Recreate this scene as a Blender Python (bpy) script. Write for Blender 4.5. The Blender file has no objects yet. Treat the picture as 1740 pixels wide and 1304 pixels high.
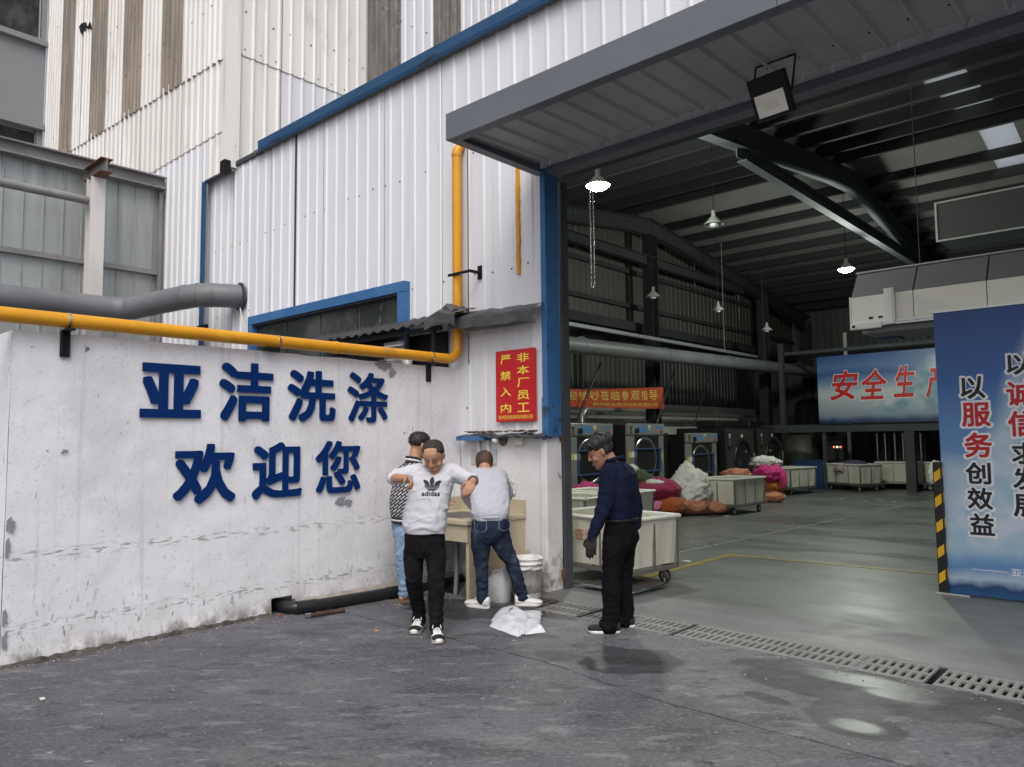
import bpy, bmesh, math, random
import numpy as np
from mathutils import Vector, Matrix, noise as mnoise
R = math.radians
random.seed(7)
scene = bpy.context.scene
COL = scene.collection

# ------------------------------------------------------------------ camera
# the axes: +Y runs into the hall, -X runs left along the facade, Z is up
CAM_R = np.array([[0.7401, 0.0584, 0.6700], [0.6725, -0.0491, -0.7385], [-0.0102, 0.9971, -0.0757]])
_F, _CX, _CY, CAM_H = 1269.0, 870.0, 652.0, 1.6
_u, _s, _v = np.linalg.svd(CAM_R); CAM_R = _u @ _v
cam_data = bpy.data.cameras.new('camera'); cam = bpy.data.objects.new('camera', cam_data); COL.objects.link(cam)
cam_data.sensor_width = 36.0; cam_data.lens = 36.0 * _F / 1740.0
cam_data.clip_start = 0.05; cam_data.clip_end = 500
m4 = Matrix.Identity(4)
for i in range(3):
    for j in range(3): m4[i][j] = float(CAM_R[i][j])
m4[2][3] = CAM_H
cam.matrix_world = m4
scene.camera = cam

# ------------------------------------------------------------------ light
SUN_EL, SUN_AZ = R(52), R(138)
world = bpy.data.worlds.new('World'); scene.world = world; world.use_nodes = True
wn = world.node_tree; wn.nodes.clear()
sky = wn.nodes.new('ShaderNodeTexSky'); sky.sky_type = 'NISHITA'; sky.sun_disc = False
sky.sun_elevation = SUN_EL; sky.sun_rotation = SUN_AZ; sky.air_density = 1.0; sky.dust_density = 4.0; sky.ozone_density = 1.0
hsv = wn.nodes.new('ShaderNodeHueSaturation'); hsv.inputs['Saturation'].default_value = 0.36
bg = wn.nodes.new('ShaderNodeBackground'); bg.inputs['Strength'].default_value = 0.15
wo = wn.nodes.new('ShaderNodeOutputWorld')
wn.links.new(sky.outputs[0], hsv.inputs['Color']); wn.links.new(hsv.outputs[0], bg.inputs['Color']); wn.links.new(bg.outputs[0], wo.inputs['Surface'])
sd = bpy.data.lights.new('sun', 'SUN'); sd.energy = 1.1; sd.angle = R(38); sd.color = (1.0, 0.965, 0.92)
sun = bpy.data.objects.new('sun', sd); COL.objects.link(sun)
# direction towards the sun (behind and to the right of the camera)
sdir = Vector((math.sin(SUN_AZ) * math.cos(SUN_EL), math.cos(SUN_AZ) * math.cos(SUN_EL), math.sin(SUN_EL)))
sun.rotation_euler = (-sdir).to_track_quat('-Z', 'Y').to_euler()
scene.view_settings.view_transform = 'Standard'; scene.view_settings.look = 'None'
scene.view_settings.exposure = 0.28; scene.view_settings.gamma = 1.0; scene.view_settings.use_curve_mapping = False
scene.render.engine = 'CYCLES'
scene.cycles.max_bounces = 7; scene.cycles.diffuse_bounces = 4; scene.cycles.glossy_bounces = 3
scene.cycles.transmission_bounces = 6; scene.cycles.transparent_max_bounces = 8
scene.cycles.sample_clamp_indirect = 4.0

# ------------------------------------------------------------------ measuring: photo pixel -> point on a real plane
def _d(px, py): return CAM_R @ np.array([px - _CX, -(py - _CY), -_F])
def atz(px, py, z=0.0):
    v = _d(px, py); t = (z - CAM_H) / v[2]; return Vector((t * v[0], t * v[1], z))
def atx(px, py, x):
    v = _d(px, py); t = x / v[0]; return Vector((x, t * v[1], CAM_H + t * v[2]))
def aty(px, py, y):
    v = _d(px, py); t = y / v[1]; return Vector((t * v[0], y, CAM_H + t * v[2]))

# ------------------------------------------------------------------ materials
MATS = {}
def mat(name, col, rough=0.6, metal=0.0, layers=(), bump=None, bump2=None, spec=0.5, rough_var=None, trans=0.0, emit=None, coat=0.0, sheen=0.0, alpha=1.0, ior=1.45):
    """layers: (colour, scale, lo, hi, stretch, factor[, detail[, zrange]]) noise-masked colour layers in world space"""
    m = bpy.data.materials.new(name); m.use_nodes = True; nt = m.node_tree; N = nt.nodes; L = nt.links
    b = N['Principled BSDF']
    b.inputs['Roughness'].default_value = rough; b.inputs['Metallic'].default_value = metal
    b.inputs['Specular IOR Level'].default_value = spec; b.inputs['Transmission Weight'].default_value = trans
    b.inputs['IOR'].default_value = ior; b.inputs['Alpha'].default_value = alpha
    b.inputs['Coat Weight'].default_value = coat; b.inputs['Sheen Weight'].default_value = sheen
    if emit: b.inputs['Emission Color'].default_value = (*emit[0], 1); b.inputs['Emission Strength'].default_value = emit[1]
    geo = N.new('ShaderNodeNewGeometry')
    def nz(scale, stretch, detail=6.0, rough_=0.6, off=(0, 0, 0)):
        mp = N.new('ShaderNodeMapping')
        if len(stretch) == 4:          # grain running along a turned direction
            mp.vector_type = 'TEXTURE'; mp.inputs['Scale'].default_value = [1 / s for s in stretch[:3]]; mp.inputs['Rotation'].default_value = (0, 0, stretch[3])
        else: mp.inputs['Scale'].default_value = stretch
        mp.inputs['Location'].default_value = off
        t = N.new('ShaderNodeTexNoise'); t.inputs['Scale'].default_value = scale; t.inputs['Detail'].default_value = detail; t.inputs['Roughness'].default_value = rough_
        L.new(geo.outputs['Position'], mp.inputs['Vector']); L.new(mp.outputs[0], t.inputs['Vector']); return t.outputs['Fac']
    cur = N.new('ShaderNodeRGB'); cur.outputs[0].default_value = (*col, 1); cur = cur.outputs[0]
    for k, ly in enumerate(layers):
        c2, sc, lo, hi, st, fac = ly[:6]; det = ly[6] if len(ly) > 6 else 6.0; zr = ly[7] if len(ly) > 7 else None
        f = nz(sc, st, det, 0.62, (k * 3.7, k * 1.3, k * 5.1))
        mr = N.new('ShaderNodeMapRange'); mr.interpolation_type = 'SMOOTHSTEP'
        mr.inputs['From Min'].default_value = lo; mr.inputs['From Max'].default_value = hi; mr.inputs['To Max'].default_value = fac
        L.new(f, mr.inputs['Value']); out = mr.outputs[0]
        if zr:
            sx = N.new('ShaderNodeSeparateXYZ'); L.new(geo.outputs['Position'], sx.inputs[0])
            zm = N.new('ShaderNodeMapRange'); zm.interpolation_type = 'SMOOTHSTEP'
            if zr[0] == 'band':
                ab = N.new('ShaderNodeMath'); ab.operation = 'SUBTRACT'; L.new(sx.outputs[2], ab.inputs[0]); ab.inputs[1].default_value = zr[1]
                ac = N.new('ShaderNodeMath'); ac.operation = 'ABSOLUTE'; L.new(ab.outputs[0], ac.inputs[0]); zm.inputs['From Min'].default_value = zr[2]; zm.inputs['From Max'].default_value = 0.0; L.new(ac.outputs[0], zm.inputs['Value'])
            else:
                zm.inputs['From Min'].default_value = zr[0]; zm.inputs['From Max'].default_value = zr[1]
                L.new(sx.outputs[zr[2] if len(zr) > 2 else 2], zm.inputs['Value'])
            mu = N.new('ShaderNodeMath'); mu.operation = 'MULTIPLY'; L.new(out, mu.inputs[0]); L.new(zm.outputs[0], mu.inputs[1]); out = mu.outputs[0]
        mx = N.new('ShaderNodeMix'); mx.data_type = 'RGBA'
        L.new(out, mx.inputs[0]); L.new(cur, mx.inputs[6]); mx.inputs[7].default_value = (*c2, 1); cur = mx.outputs[2]
    L.new(cur, b.inputs['Base Color'])
    if rough_var:
        sc, lo, hi, st = rough_var
        f = nz(sc, st, 5.0, 0.6, (11, 2, 7)); mr = N.new('ShaderNodeMapRange'); mr.inputs['From Min'].default_value = 0.35; mr.inputs['From Max'].default_value = 0.65
        mr.inputs['To Min'].default_value = lo; mr.inputs['To Max'].default_value = hi; L.new(f, mr.inputs['Value']); L.new(mr.outputs[0], b.inputs['Roughness'])
    nrm = None
    for bp in (bump, bump2):
        if not bp: continue
        sc, strength, dist = bp[:3]; st = bp[3] if len(bp) > 3 else (1, 1, 1)
        f = nz(sc, st, 7.0, 0.6, (5, 9, 1)); bn = N.new('ShaderNodeBump'); bn.inputs['Strength'].default_value = strength; bn.inputs['Distance'].default_value = dist
        L.new(f, bn.inputs['Height'])
        if nrm: L.new(nrm, bn.inputs['Normal'])
        nrm = bn.outputs[0]
    if nrm: L.new(nrm, b.inputs['Normal'])
    MATS[name] = m; return m

W1 = (1, 1, 1)
mat('plaster', (0.73, 0.725, 0.76), 0.88, layers=[
    ((0.54, 0.53, 0.555), 1.5, 0.42, 0.72, W1, 0.6, 7), ((0.79, 0.78, 0.81), 3.3, 0.5, 0.7, W1, 0.5, 6), ((0.42, 0.41, 0.42), 34, 0.56, 0.70, W1, 0.5, 5),
    ((0.40, 0.39, 0.40), 2.2, 0.55, 0.74, (1, 5.5, 0.14), 0.42, 6), ((0.42, 0.40, 0.395), 2.2, 0.40, 0.7, W1, 0.65, 7, (0.55, 0.0)),
    ((0.13, 0.115, 0.10), 6.0, 0.42, 0.60, (1, 1, 0.7), 0.9, 8, (0.20, 0.0)),
    ((0.14, 0.135, 0.13), 22.0, 0.605, 0.65, (1, 1.5, 0.5), 0.75, 7, (0.70, 0.1)), ((0.15, 0.145, 0.14), 20.0, 0.52, 0.60, (1, 0.5, 2.4), 0.7, 8, ('band', 0.78, 0.07)), ((0.15, 0.145, 0.14), 20.0, 0.52, 0.60, (1, 0.5, 2.4), 0.7, 8, ('band', 0.26, 0.06)),
    ((0.20, 0.195, 0.19), 15, 0.65, 0.685, (1, 1.8, 0.5), 0.6, 7), ((0.10, 0.10, 0.10), 4.1, 0.70, 0.712, (1, 1.2, 1.2), 0.85, 6), ((0.16, 0.085, 0.055), 1.9, 0.56, 0.7, W1, 0.65, 5, (0.22, 0.0))],
    bump=(24, 0.26, 0.012), bump2=(90, 0.25, 0.004))
mat('whitewash', (0.70, 0.69, 0.69), 0.9, layers=[
    ((0.55, 0.54, 0.53), 2.0, 0.4, 0.7, W1, 0.6), ((0.33, 0.30, 0.27), 4.0, 0.50, 0.60, (1, 1, 0.6), 0.85, 8, (0.85, 0.15)),
    ((0.16, 0.15, 0.14), 7.0, 0.52, 0.62, W1, 0.85, 8, (0.6, 0.0)), ((0.25, 0.24, 0.22), 6, 0.66, 0.69, (1.5, 1.5, .8), 0.9, 8)], bump=(14, 0.5, 0.015))
mat('sheet_white', (0.71, 0.71, 0.735), 0.5, layers=[
    ((0.60, 0.60, 0.63), 0.7, 0.35, 0.7, (1, 1, 0.25), 0.6), ((0.42, 0.41, 0.41), 2.4, 0.58, 0.76, (3.2, 3.2, 0.12), 0.45),
    ((0.34, 0.27, 0.2), 7.0, 0.70, 0.74, (2, 2, 0.35), 0.6, 7)], bump=(5, 0.12, 0.02, (1, 1, 0.3)), rough_var=(3, 0.4, 0.62, W1))
mat('sheet_old', (0.77, 0.75, 0.725), 0.55, layers=[
    ((0.60, 0.575, 0.54), 0.8, 0.35, 0.7, (1, 1, 0.2), 0.7), ((0.36, 0.33, 0.29), 2.0, 0.56, 0.76, (3, 3, 0.10), 0.55),
    ((0.17, 0.13, 0.10), 5.0, 0.69, 0.72, (2.0, 2.0, 0.7), 0.8, 8), ((0.42, 0.33, 0.25), 1.4, 0.56, 0.74, (1, 1, 0.5), 0.6)], bump=(4, 0.15, 0.02, (1, 1, 0.3)))
mat('fibre_brown', (0.29, 0.24, 0.195), 0.8, layers=[
    ((0.17, 0.15, 0.13), 1.6, 0.38, 0.62, (2.5, 2.5, 0.25), 0.9), ((0.38, 0.33, 0.27), 2.4, 0.52, 0.7, (2, 2, 0.2), 0.7), ((0.09, 0.08, 0.07), 9, 0.6, 0.7, W1, 0.5)], bump=(30, 0.3, 0.01))
mat('fibre_grey', (0.225, 0.205, 0.185), 0.85, layers=[
    ((0.13, 0.12, 0.11), 2.6, 0.36, 0.62, (3, 3, 0.3), 0.9), ((0.36, 0.33, 0.30), 9, 0.55, 0.68, W1, 0.55), ((0.07, 0.065, 0.06), 14, 0.58, 0.7, W1, 0.5)], bump=(40, 0.3, 0.01))
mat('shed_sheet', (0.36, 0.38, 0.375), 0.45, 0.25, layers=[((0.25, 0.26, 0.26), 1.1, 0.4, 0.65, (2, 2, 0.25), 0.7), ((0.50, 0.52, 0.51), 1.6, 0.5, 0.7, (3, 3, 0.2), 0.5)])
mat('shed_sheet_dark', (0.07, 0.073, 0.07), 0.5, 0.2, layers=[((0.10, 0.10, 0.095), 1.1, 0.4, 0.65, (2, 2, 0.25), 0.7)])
mat('blue_paint', (0.035, 0.125, 0.30), 0.5, layers=[((0.07, 0.19, 0.38), 1.2, 0.45, 0.7, W1, 0.5), ((0.03, 0.035, 0.04), 3.2, 0.60, 0.68, (0.7, 1, 1), 0.8), ((0.22, 0.12, 0.07), 8, 0.68, 0.72, W1, 0.8)], bump=(9, 0.15, 0.01))
mat('blue_trim_dark', (0.016, 0.066, 0.155), 0.5, layers=[((0.03, 0.10, 0.21), 1.2, 0.45, 0.7, W1, 0.6), ((0.02, 0.022, 0.022), 2.3, 0.60, 0.66, (0.5, 1, 1.5), 0.85), ((0.2, 0.12, 0.07), 8, 0.69, 0.73, W1, 0.7)])
mat('letter_blue', (0.0015, 0.022, 0.115), 0.38, spec=0.22, layers=[((0.003, 0.03, 0.145), 3.0, 0.45, 0.7, W1, 0.5), ((0.06, 0.085, 0.15), 5, 0.70, 0.76, W1, 0.6)])
mat('gas_yellow', (0.66, 0.30, 0.014), 0.36, layers=[((0.50, 0.22, 0.015), 2.2, 0.42, 0.66, (2, 1, 2), 0.6), ((0.74, 0.37, 0.03), 4, 0.55, 0.7, W1, 0.5), ((0.32, 0.09, 0.02), 10, 0.70, 0.74, (1, 0.5, 1), 0.7), ((0.16, 0.11, 0.05), 3, 0.62, 0.75, (1, 0.4, 1), 0.5)])
mat('canopy_grey', (0.135, 0.145, 0.165), 0.5, layers=[((0.10, 0.105, 0.12), 1.1, 0.4, 0.7, W1, 0.5), ((0.20, 0.21, 0.23), 5, 0.66, 0.75, (0.4, 1, 1), 0.3)])
mat('canopy_sheet', (0.36, 0.365, 0.365), 0.6, layers=[((0.27, 0.27, 0.265), 1.6, 0.4, 0.68, (1, 0.3, 1), 0.6), ((0.15, 0.14, 0.13), 5, 0.69, 0.73, W1, 0.7)])
mat('frame_steel_shaded', (0.026, 0.028, 0.031), 0.75, spec=0.2, layers=[((0.036, 0.038, 0.042), 2.0, 0.4, 0.7, W1, 0.6)])  # frame steel with the dimness of the left gable put into its colour
mat('frame_steel_lit', (0.11, 0.12, 0.133), 0.75, spec=0.2, layers=[((0.08, 0.087, 0.096), 2.0, 0.4, 0.7, W1, 0.6)])  # same steel, lightened to carry the daylight on the rafters near the door
mat('steel_dark', (0.05, 0.055, 0.062), 0.72, spec=0.3, layers=[((0.07, 0.075, 0.082), 2.0, 0.4, 0.7, W1, 0.6), ((0.085, 0.06, 0.045), 5, 0.68, 0.74, W1, 0.6)])
mat('steel_black', (0.010, 0.010, 0.0115), 0.6, spec=0.25, layers=[((0.04, 0.03, 0.025), 9, 0.62, 0.7, W1, 0.6)])
mat('steel_primer', (0.24, 0.235, 0.24), 0.55, layers=[((0.15, 0.145, 0.145), 1.6, 0.42, 0.66, W1, 0.6), ((0.20, 0.085, 0.04), 4, 0.62, 0.7, (1, 1, 2.2), 0.85)])
mat('rust', (0.13, 0.06, 0.035), 0.85, layers=[((0.24, 0.11, 0.05), 6, 0.4, 0.7, W1, 0.7), ((0.04, 0.025, 0.02), 10, 0.5, 0.7, W1, 0.7)], bump=(40, 0.5, 0.008))
mat('post_white', (0.60, 0.58, 0.565), 0.6, layers=[((0.45, 0.43, 0.41), 2.5, 0.42, 0.68, (1, 1, .4), 0.6), ((0.30, 0.17, 0.11), 5, 0.66, 0.73, W1, 0.7)])
mat('pipe_grey', (0.15, 0.155, 0.165), 0.5, layers=[((0.105, 0.108, 0.115), 1.9, 0.4, 0.7, W1, 0.7), ((0.20, 0.205, 0.21), 4, 0.6, 0.75, W1, 0.4)])
mat('render_grey', (0.235, 0.24, 0.255), 0.85, layers=[((0.20, 0.2, 0.215), 0.9, 0.4, 0.7, W1, 0.5)], bump=(30, 0.2, 0.01))
mat('glass_dark', (0.03, 0.034, 0.034), 0.1, spec=0.16, layers=[((0.10, 0.105, 0.10), 1.7, 0.45, 0.7, (1, 1, 0.6), 0.7), ((0.17, 0.17, 0.16), 3.3, 0.6, 0.72, (2, 2, 1), 0.6)])
mat('mullion', (0.42, 0.43, 0.42), 0.5)
mat('membrane', (0.06, 0.062, 0.066), 0.5, layers=[((0.105, 0.11, 0.115), 3, 0.45, 0.68, W1, 0.7), ((0.03, 0.03, 0.03), 6, 0.6, 0.7, W1, 0.7)], bump=(10, 0.6, 0.02))
mat('awning_sheet', (0.035, 0.036, 0.038), 0.55, layers=[((0.075, 0.075, 0.075), 3, 0.5, 0.72, W1, 0.6), ((0.12, 0.07, 0.045), 5, 0.63, 0.72, W1, 0.6)])
GA = R(42)
GR = [((0.070, 0.069, 0.078), 0.5, 0.40, 0.60, (0.8, 1.3, 1, GA), 0.75, 6), ((0.165, 0.16, 0.17), 1.1, 0.52, 0.66, (0.7, 1.4, 1, GA), 0.65, 8), ((0.046, 0.045, 0.052), 2.4, 0.54, 0.64, (0.65, 1.45, 1, GA), 0.7, 8),
      ((0.20, 0.185, 0.175), 0.38, 0.54, 0.72, W1, 0.5, 6), ((0.016, 0.016, 0.018), 2.6, 0.675, 0.69, (0.7, 1.3, 1, GA), 0.85, 7), ((0.21, 0.205, 0.215), 6.0, 0.55, 0.64, (0.62, 1.5, 1, GA), 0.55, 8),
      ((0.040, 0.039, 0.044), 9.0, 0.56, 0.64, (0.62, 1.5, 1, GA), 0.6, 8), ((0.42, 0.42, 0.44), 12, 0.685, 0.71, (0.62, 1.5, 1, GA), 0.65, 8), ((0.22, 0.215, 0.225), 45, 0.54, 0.62, (0.7, 1.3, 1, GA), 0.45, 4), ((0.035, 0.034, 0.037), 38, 0.56, 0.63, (0.7, 1.3, 1, GA), 0.5, 4)]
mat('yard', (0.103, 0.101, 0.114), 0.72, layers=GR, bump=(4, 0.6, 0.03, (0.7, 1.4, 1, GA)), bump2=(40, 0.6, 0.008), rough_var=(1.3, 0.6, 0.85, W1))
mat('apron', (0.112, 0.110, 0.123), 0.66, layers=GR, bump=(4.5, 0.5, 0.03, (0.7, 1.4, 1, GA)), bump2=(40, 0.55, 0.008), rough_var=(1.3, 0.55, 0.8, W1))
def wet(name, blobs):
    """damp patches and standing water on a pavement: (x, y, rx, ry, turn, wobble, is_water) soft-edged ellipses"""
    m = MATS[name]; nt = m.node_tree; N = nt.nodes; L = nt.links; b = N['Principled BSDF']
    geo = N.new('ShaderNodeNewGeometry'); sx = N.new('ShaderNodeSeparateXYZ'); L.new(geo.outputs['Position'], sx.inputs[0])
    t = N.new('ShaderNodeTexNoise'); t.inputs['Scale'].default_value = 3.2; t.inputs['Detail'].default_value = 8; mp = N.new('ShaderNodeMapping'); mp.inputs['Scale'].default_value = (0.8, 1.5, 1); L.new(geo.outputs['Position'], mp.inputs[0]); L.new(mp.outputs[0], t.inputs[0])
    def mt(op, p, q=0.0, r=None):
        n = N.new('ShaderNodeMath'); n.operation = op
        for i, v in enumerate((p, q) if r is None else (p, q, r)):
            if isinstance(v, (int, float)): n.inputs[i].default_value = v
            else: L.new(v, n.inputs[i])
        return n.outputs[0]
    nn = mt('SUBTRACT', t.outputs['Fac'], 0.5); wetm = 0.0; wat = 0.0
    for (x, y, rx, ry, rot, wob, w) in blobs:
        dx, dy = mt('SUBTRACT', sx.outputs[0], x), mt('SUBTRACT', sx.outputs[1], y); c, s = math.cos(rot), math.sin(rot)
        u = mt('MULTIPLY', mt('ADD', mt('MULTIPLY', dx, c), mt('MULTIPLY', dy, s)), 1 / rx); v = mt('MULTIPLY', mt('SUBTRACT', mt('MULTIPLY', dy, c), mt('MULTIPLY', dx, s)), 1 / ry)
        d = mt('ADD', mt('SQRT', mt('ADD', mt('MULTIPLY', u, u), mt('MULTIPLY', v, v))), mt('MULTIPLY', nn, wob))
        r = N.new('ShaderNodeMapRange'); r.interpolation_type = 'SMOOTHSTEP'; L.new(d, r.inputs[0]); r.inputs['From Min'].default_value = 1.0; r.inputs['From Max'].default_value = 0.45 if w == 1 else 0.88
        r.inputs['To Max'].default_value = 1.0 if w == 1 else w if w else 0.9
        if w == 1: wat = mt('MAXIMUM', wat, r.outputs[0]); wetm = mt('MAXIMUM', wetm, r.outputs[0])
        else: wetm = mt('MAXIMUM', wetm, r.outputs[0])
    src = b.inputs['Base Color'].links[0].from_socket; mx = N.new('ShaderNodeMix'); mx.data_type = 'RGBA'; mx.blend_type = 'MULTIPLY'; L.new(wetm, mx.inputs[0]); L.new(src, mx.inputs[6]); mx.inputs[7].default_value = (0.36, 0.355, 0.37, 1); L.new(mx.outputs[2], b.inputs['Base Color'])
    rs = b.inputs['Roughness'].links[0].from_socket; r1 = mt('MULTIPLY', rs, mt('SUBTRACT', 1.0, mt('MULTIPLY', wetm, 0.28)))
    mf = N.new('ShaderNodeMix'); mf.data_type = 'FLOAT'; L.new(wat, mf.inputs[0]); L.new(r1, mf.inputs[2]); mf.inputs[3].default_value = 0.36; L.new(mf.outputs[0], b.inputs['Roughness'])
    ns = b.inputs['Normal'].links[0].from_socket; mv = N.new('ShaderNodeMix'); mv.data_type = 'VECTOR'; L.new(mt('MULTIPLY', wat, 0.80), mv.inputs[0]); L.new(ns, mv.inputs[4]); L.new(geo.outputs['Normal'], mv.inputs[5]); L.new(mv.outputs[1], b.inputs['Normal'])
wet('apron', [(-3.13, 4.66, 0.42, 0.36, 0.5, 0.9, 0), (-3.46, 4.44, 0.30, 0.16, 0.2, 0.8, 0), (-3.62, 4.72, 0.10, 0.06, 0.0, 1.0, 0),
              (-1.62, 5.06, 0.86, 0.40, 0.05, 1.1, 0), (-1.60, 4.72, 0.24, 0.36, 0.0, 1.0, 0), (-0.75, 5.24, 0.9, 0.20, 0.0, 1.5, 0), (-1.46, 4.43, 0.26, 0.19, 0.1, 0.4, 0), (-2.03, 4.55, 0.17, 0.07, -0.2, 1.2, 0.9), (-2.2, 5.2, 0.4, 0.12, 0.1, 1.2, 0),
              (-1.68, 5.27, 0.66, 0.19, 0.04, 0.9, 1), (-1.47, 4.43, 0.19, 0.13, 0.1, 0.4, 1), (-1.45, 5.12, 0.30, 0.14, 0.1, 1.0, 1),
              (-5.2, 5.05, 0.75, 0.36, 0.2, 1.4, 0), (-4.6, 5.36, 0.5, 0.12, 0.0, 1.4, 0), (-4.1, 4.75, 0.25, 0.08, 0.3, 1.6, 0)])
mat('wet_stain', (0.078, 0.076, 0.084), 0.5, layers=[((0.098, 0.096, 0.104), 2.4, 0.4, 0.7, W1, 0.7), ((0.045, 0.044, 0.048), 9, 0.5, 0.7, W1, 0.6)], bump=(20, 0.2, 0.006))
mat('puddle', (0.035, 0.035, 0.037), 0.09, spec=0.6, layers=[((0.06, 0.06, 0.062), 4, 0.4, 0.7, W1, 0.7)], bump=(34, 0.22, 0.006), rough_var=(6, 0.07, 0.32, W1))
mat('hall_floor', (0.15, 0.158, 0.15), 0.3, spec=0.55, layers=[
    ((0.085, 0.094, 0.088), 0.5, 0.4, 0.66, (1.2, 0.7, 1), 0.8, 7), ((0.175, 0.19, 0.178), 0.9, 0.5, 0.74, (0.6, 1.7, 1), 0.6, 8), ((0.055, 0.06, 0.058), 2.0, 0.58, 0.74, (0.5, 2.2, 1), 0.6, 9),
    ((0.26, 0.275, 0.26), 6, 0.66, 0.76, (0.35, 2.5, 1), 0.35, 8)], bump=(7, 0.10, 0.01), rough_var=(0.8, 0.27, 0.56, (0.6, 1.5, 1)))
mat('threshold_slab', (0.155, 0.155, 0.16), 0.6, layers=[((0.12, 0.12, 0.123), 0.9, 0.4, 0.66, (0.6, 1.6, 1), 0.8, 8), ((0.23, 0.228, 0.225), 2.3, 0.52, 0.74, (0.5, 2, 1), 0.6, 8), ((0.07, 0.07, 0.07), 3, 0.62, 0.74, (0.5, 2, 1), 0.6, 8)], bump=(20, 0.25, 0.01), rough_var=(1.2, 0.42, 0.7, W1))
mat('ground_dark', (0.03, 0.03, 0.031), 0.9)
mat('grate_concrete', (0.20, 0.197, 0.195), 0.75, layers=[((0.16, 0.157, 0.15), 4, 0.4, 0.68, W1, 0.8, 8), ((0.09, 0.085, 0.08), 12, 0.6, 0.72, W1, 0.7, 8)], bump=(50, 0.3, 0.006))
mat('grate_iron', (0.06, 0.055, 0.05), 0.7, layers=[((0.12, 0.08, 0.06), 8, 0.5, 0.7, W1, 0.7)])
mat('line_yellow', (0.33, 0.24, 0.04), 0.5, layers=[((0.15, 0.15, 0.11), 5, 0.43, 0.60, W1, 0.9, 9)])
mat('line_white', (0.30, 0.31, 0.28), 0.5, layers=[((0.14, 0.15, 0.14), 5, 0.42, 0.60, W1, 0.9, 9)])
mat('sign_red', (0.50, 0.012, 0.018), 0.32)
mat('sign_yellow', (0.80, 0.62, 0.06), 0.4)
mat('black_pvc', (0.014, 0.014, 0.016), 0.32, layers=[((0.06, 0.055, 0.05), 5, 0.55, 0.75, W1, 0.6)])
mat('terrazzo', (0.50, 0.435, 0.31), 0.45, layers=[((0.38, 0.32, 0.22), 2.5, 0.4, 0.7, W1, 0.6), ((0.60, 0.55, 0.42), 60, 0.6, 0.7, W1, 0.5), ((0.20, 0.16, 0.11), 5, 0.6, 0.72, (1, 1, .5), 0.6, 6, (0.5, 0.0))], bump=(60, 0.1, 0.003))
mat('mossy', (0.10, 0.09, 0.075), 0.9, layers=[((0.03, 0.03, 0.025), 5, 0.4, 0.65, W1, 0.9), ((0.45, 0.42, 0.38), 5, 0.6, 0.68, W1, 0.8)], bump=(20, 0.5, 0.02))
mat('bucket_white', (0.76, 0.75, 0.74), 0.5, layers=[((0.40, 0.38, 0.36), 9, 0.5, 0.68, W1, 0.7, 8), ((0.22, 0.2, 0.18), 12, 0.64, 0.7, W1, 0.7, 8)])
mat('jug_plastic', (0.84, 0.85, 0.85), 0.35, trans=0.45, layers=[((0.52, 0.54, 0.55), 5, 0.4, 0.7, W1, 0.5)])
mat('liquid', (0.6, 0.62, 0.62), 0.2)
mat('bag_plastic', (0.66, 0.68, 0.72), 0.25, trans=0.1, layers=[((0.5, 0.53, 0.58), 12, 0.45, 0.65, W1, 0.6)], bump=(26, 0.5, 0.01))
mat('chrome', (0.62, 0.62, 0.60), 0.22, 1.0)
mat('stainless', (0.38, 0.38, 0.355), 0.3, 0.5)
mat('stainless_dark', (0.11, 0.11, 0.11), 0.32, 0.5)
mat('machine_black', (0.018, 0.018, 0.019), 0.35)
mat('glass_black', (0.03, 0.032, 0.034), 0.08, spec=0.7)
mat('door_blue', (0.05, 0.085, 0.19), 0.4)
mat('panel_blue', (0.10, 0.24, 0.44), 0.3)
mat('label_white', (0.78, 0.77, 0.74), 0.5)
mat('label_yellow', (0.72, 0.60, 0.10), 0.5)
mat('ink_black', (0.012, 0.012, 0.014), 0.5)
mat('ink_red', (0.50, 0.012, 0.016), 0.45)
mat('ink_grey', (0.45, 0.45, 0.47), 0.5)
mat('ink_white', (0.78, 0.79, 0.82), 0.5)
mat('stencil_red', (0.42, 0.10, 0.04), 0.6)
mat('cart_shell', (0.60, 0.585, 0.50), 0.42, layers=[((0.47, 0.45, 0.37), 2.0, 0.4, 0.7, (1, 1, .4), 0.6), ((0.27, 0.245, 0.20), 4, 0.6, 0.75, (2, 2, .4), 0.6)])
mat('cart_rim', (0.68, 0.68, 0.62), 0.4)
mat('cart_steel', (0.28, 0.275, 0.25), 0.4, 0.7, layers=[((0.15, 0.12, 0.09), 8, 0.55, 0.7, W1, 0.7)])
mat('rubber', (0.02, 0.02, 0.02), 0.7)
mat('wheel_grey', (0.45, 0.44, 0.42), 0.5)
mat('platform_mat', (0.055, 0.045, 0.04), 0.7)
def cloth(name, c, c2, rough=0.85, sc=4.0):
    return mat(name, c, rough, layers=[(c2, sc, 0.4, 0.7, W1, 0.6)], bump=(26, 0.35, 0.012), bump2=(300, 0.15, 0.001), sheen=0.15, spec=0.25)
cloth('sack_magenta', (0.30, 0.018, 0.075), (0.20, 0.01, 0.05)); cloth('sack_hotpink', (0.55, 0.045, 0.20), (0.42, 0.03, 0.15)); cloth('sack_pink', (0.62, 0.20, 0.33), (0.52, 0.14, 0.25))
cloth('sack_rust', (0.33, 0.075, 0.022), (0.25, 0.05, 0.015)); cloth('sack_salmon', (0.52, 0.22, 0.135), (0.42, 0.16, 0.095)); cloth('sack_orange', (0.36, 0.12, 0.022), (0.27, 0.085, 0.015))
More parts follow.
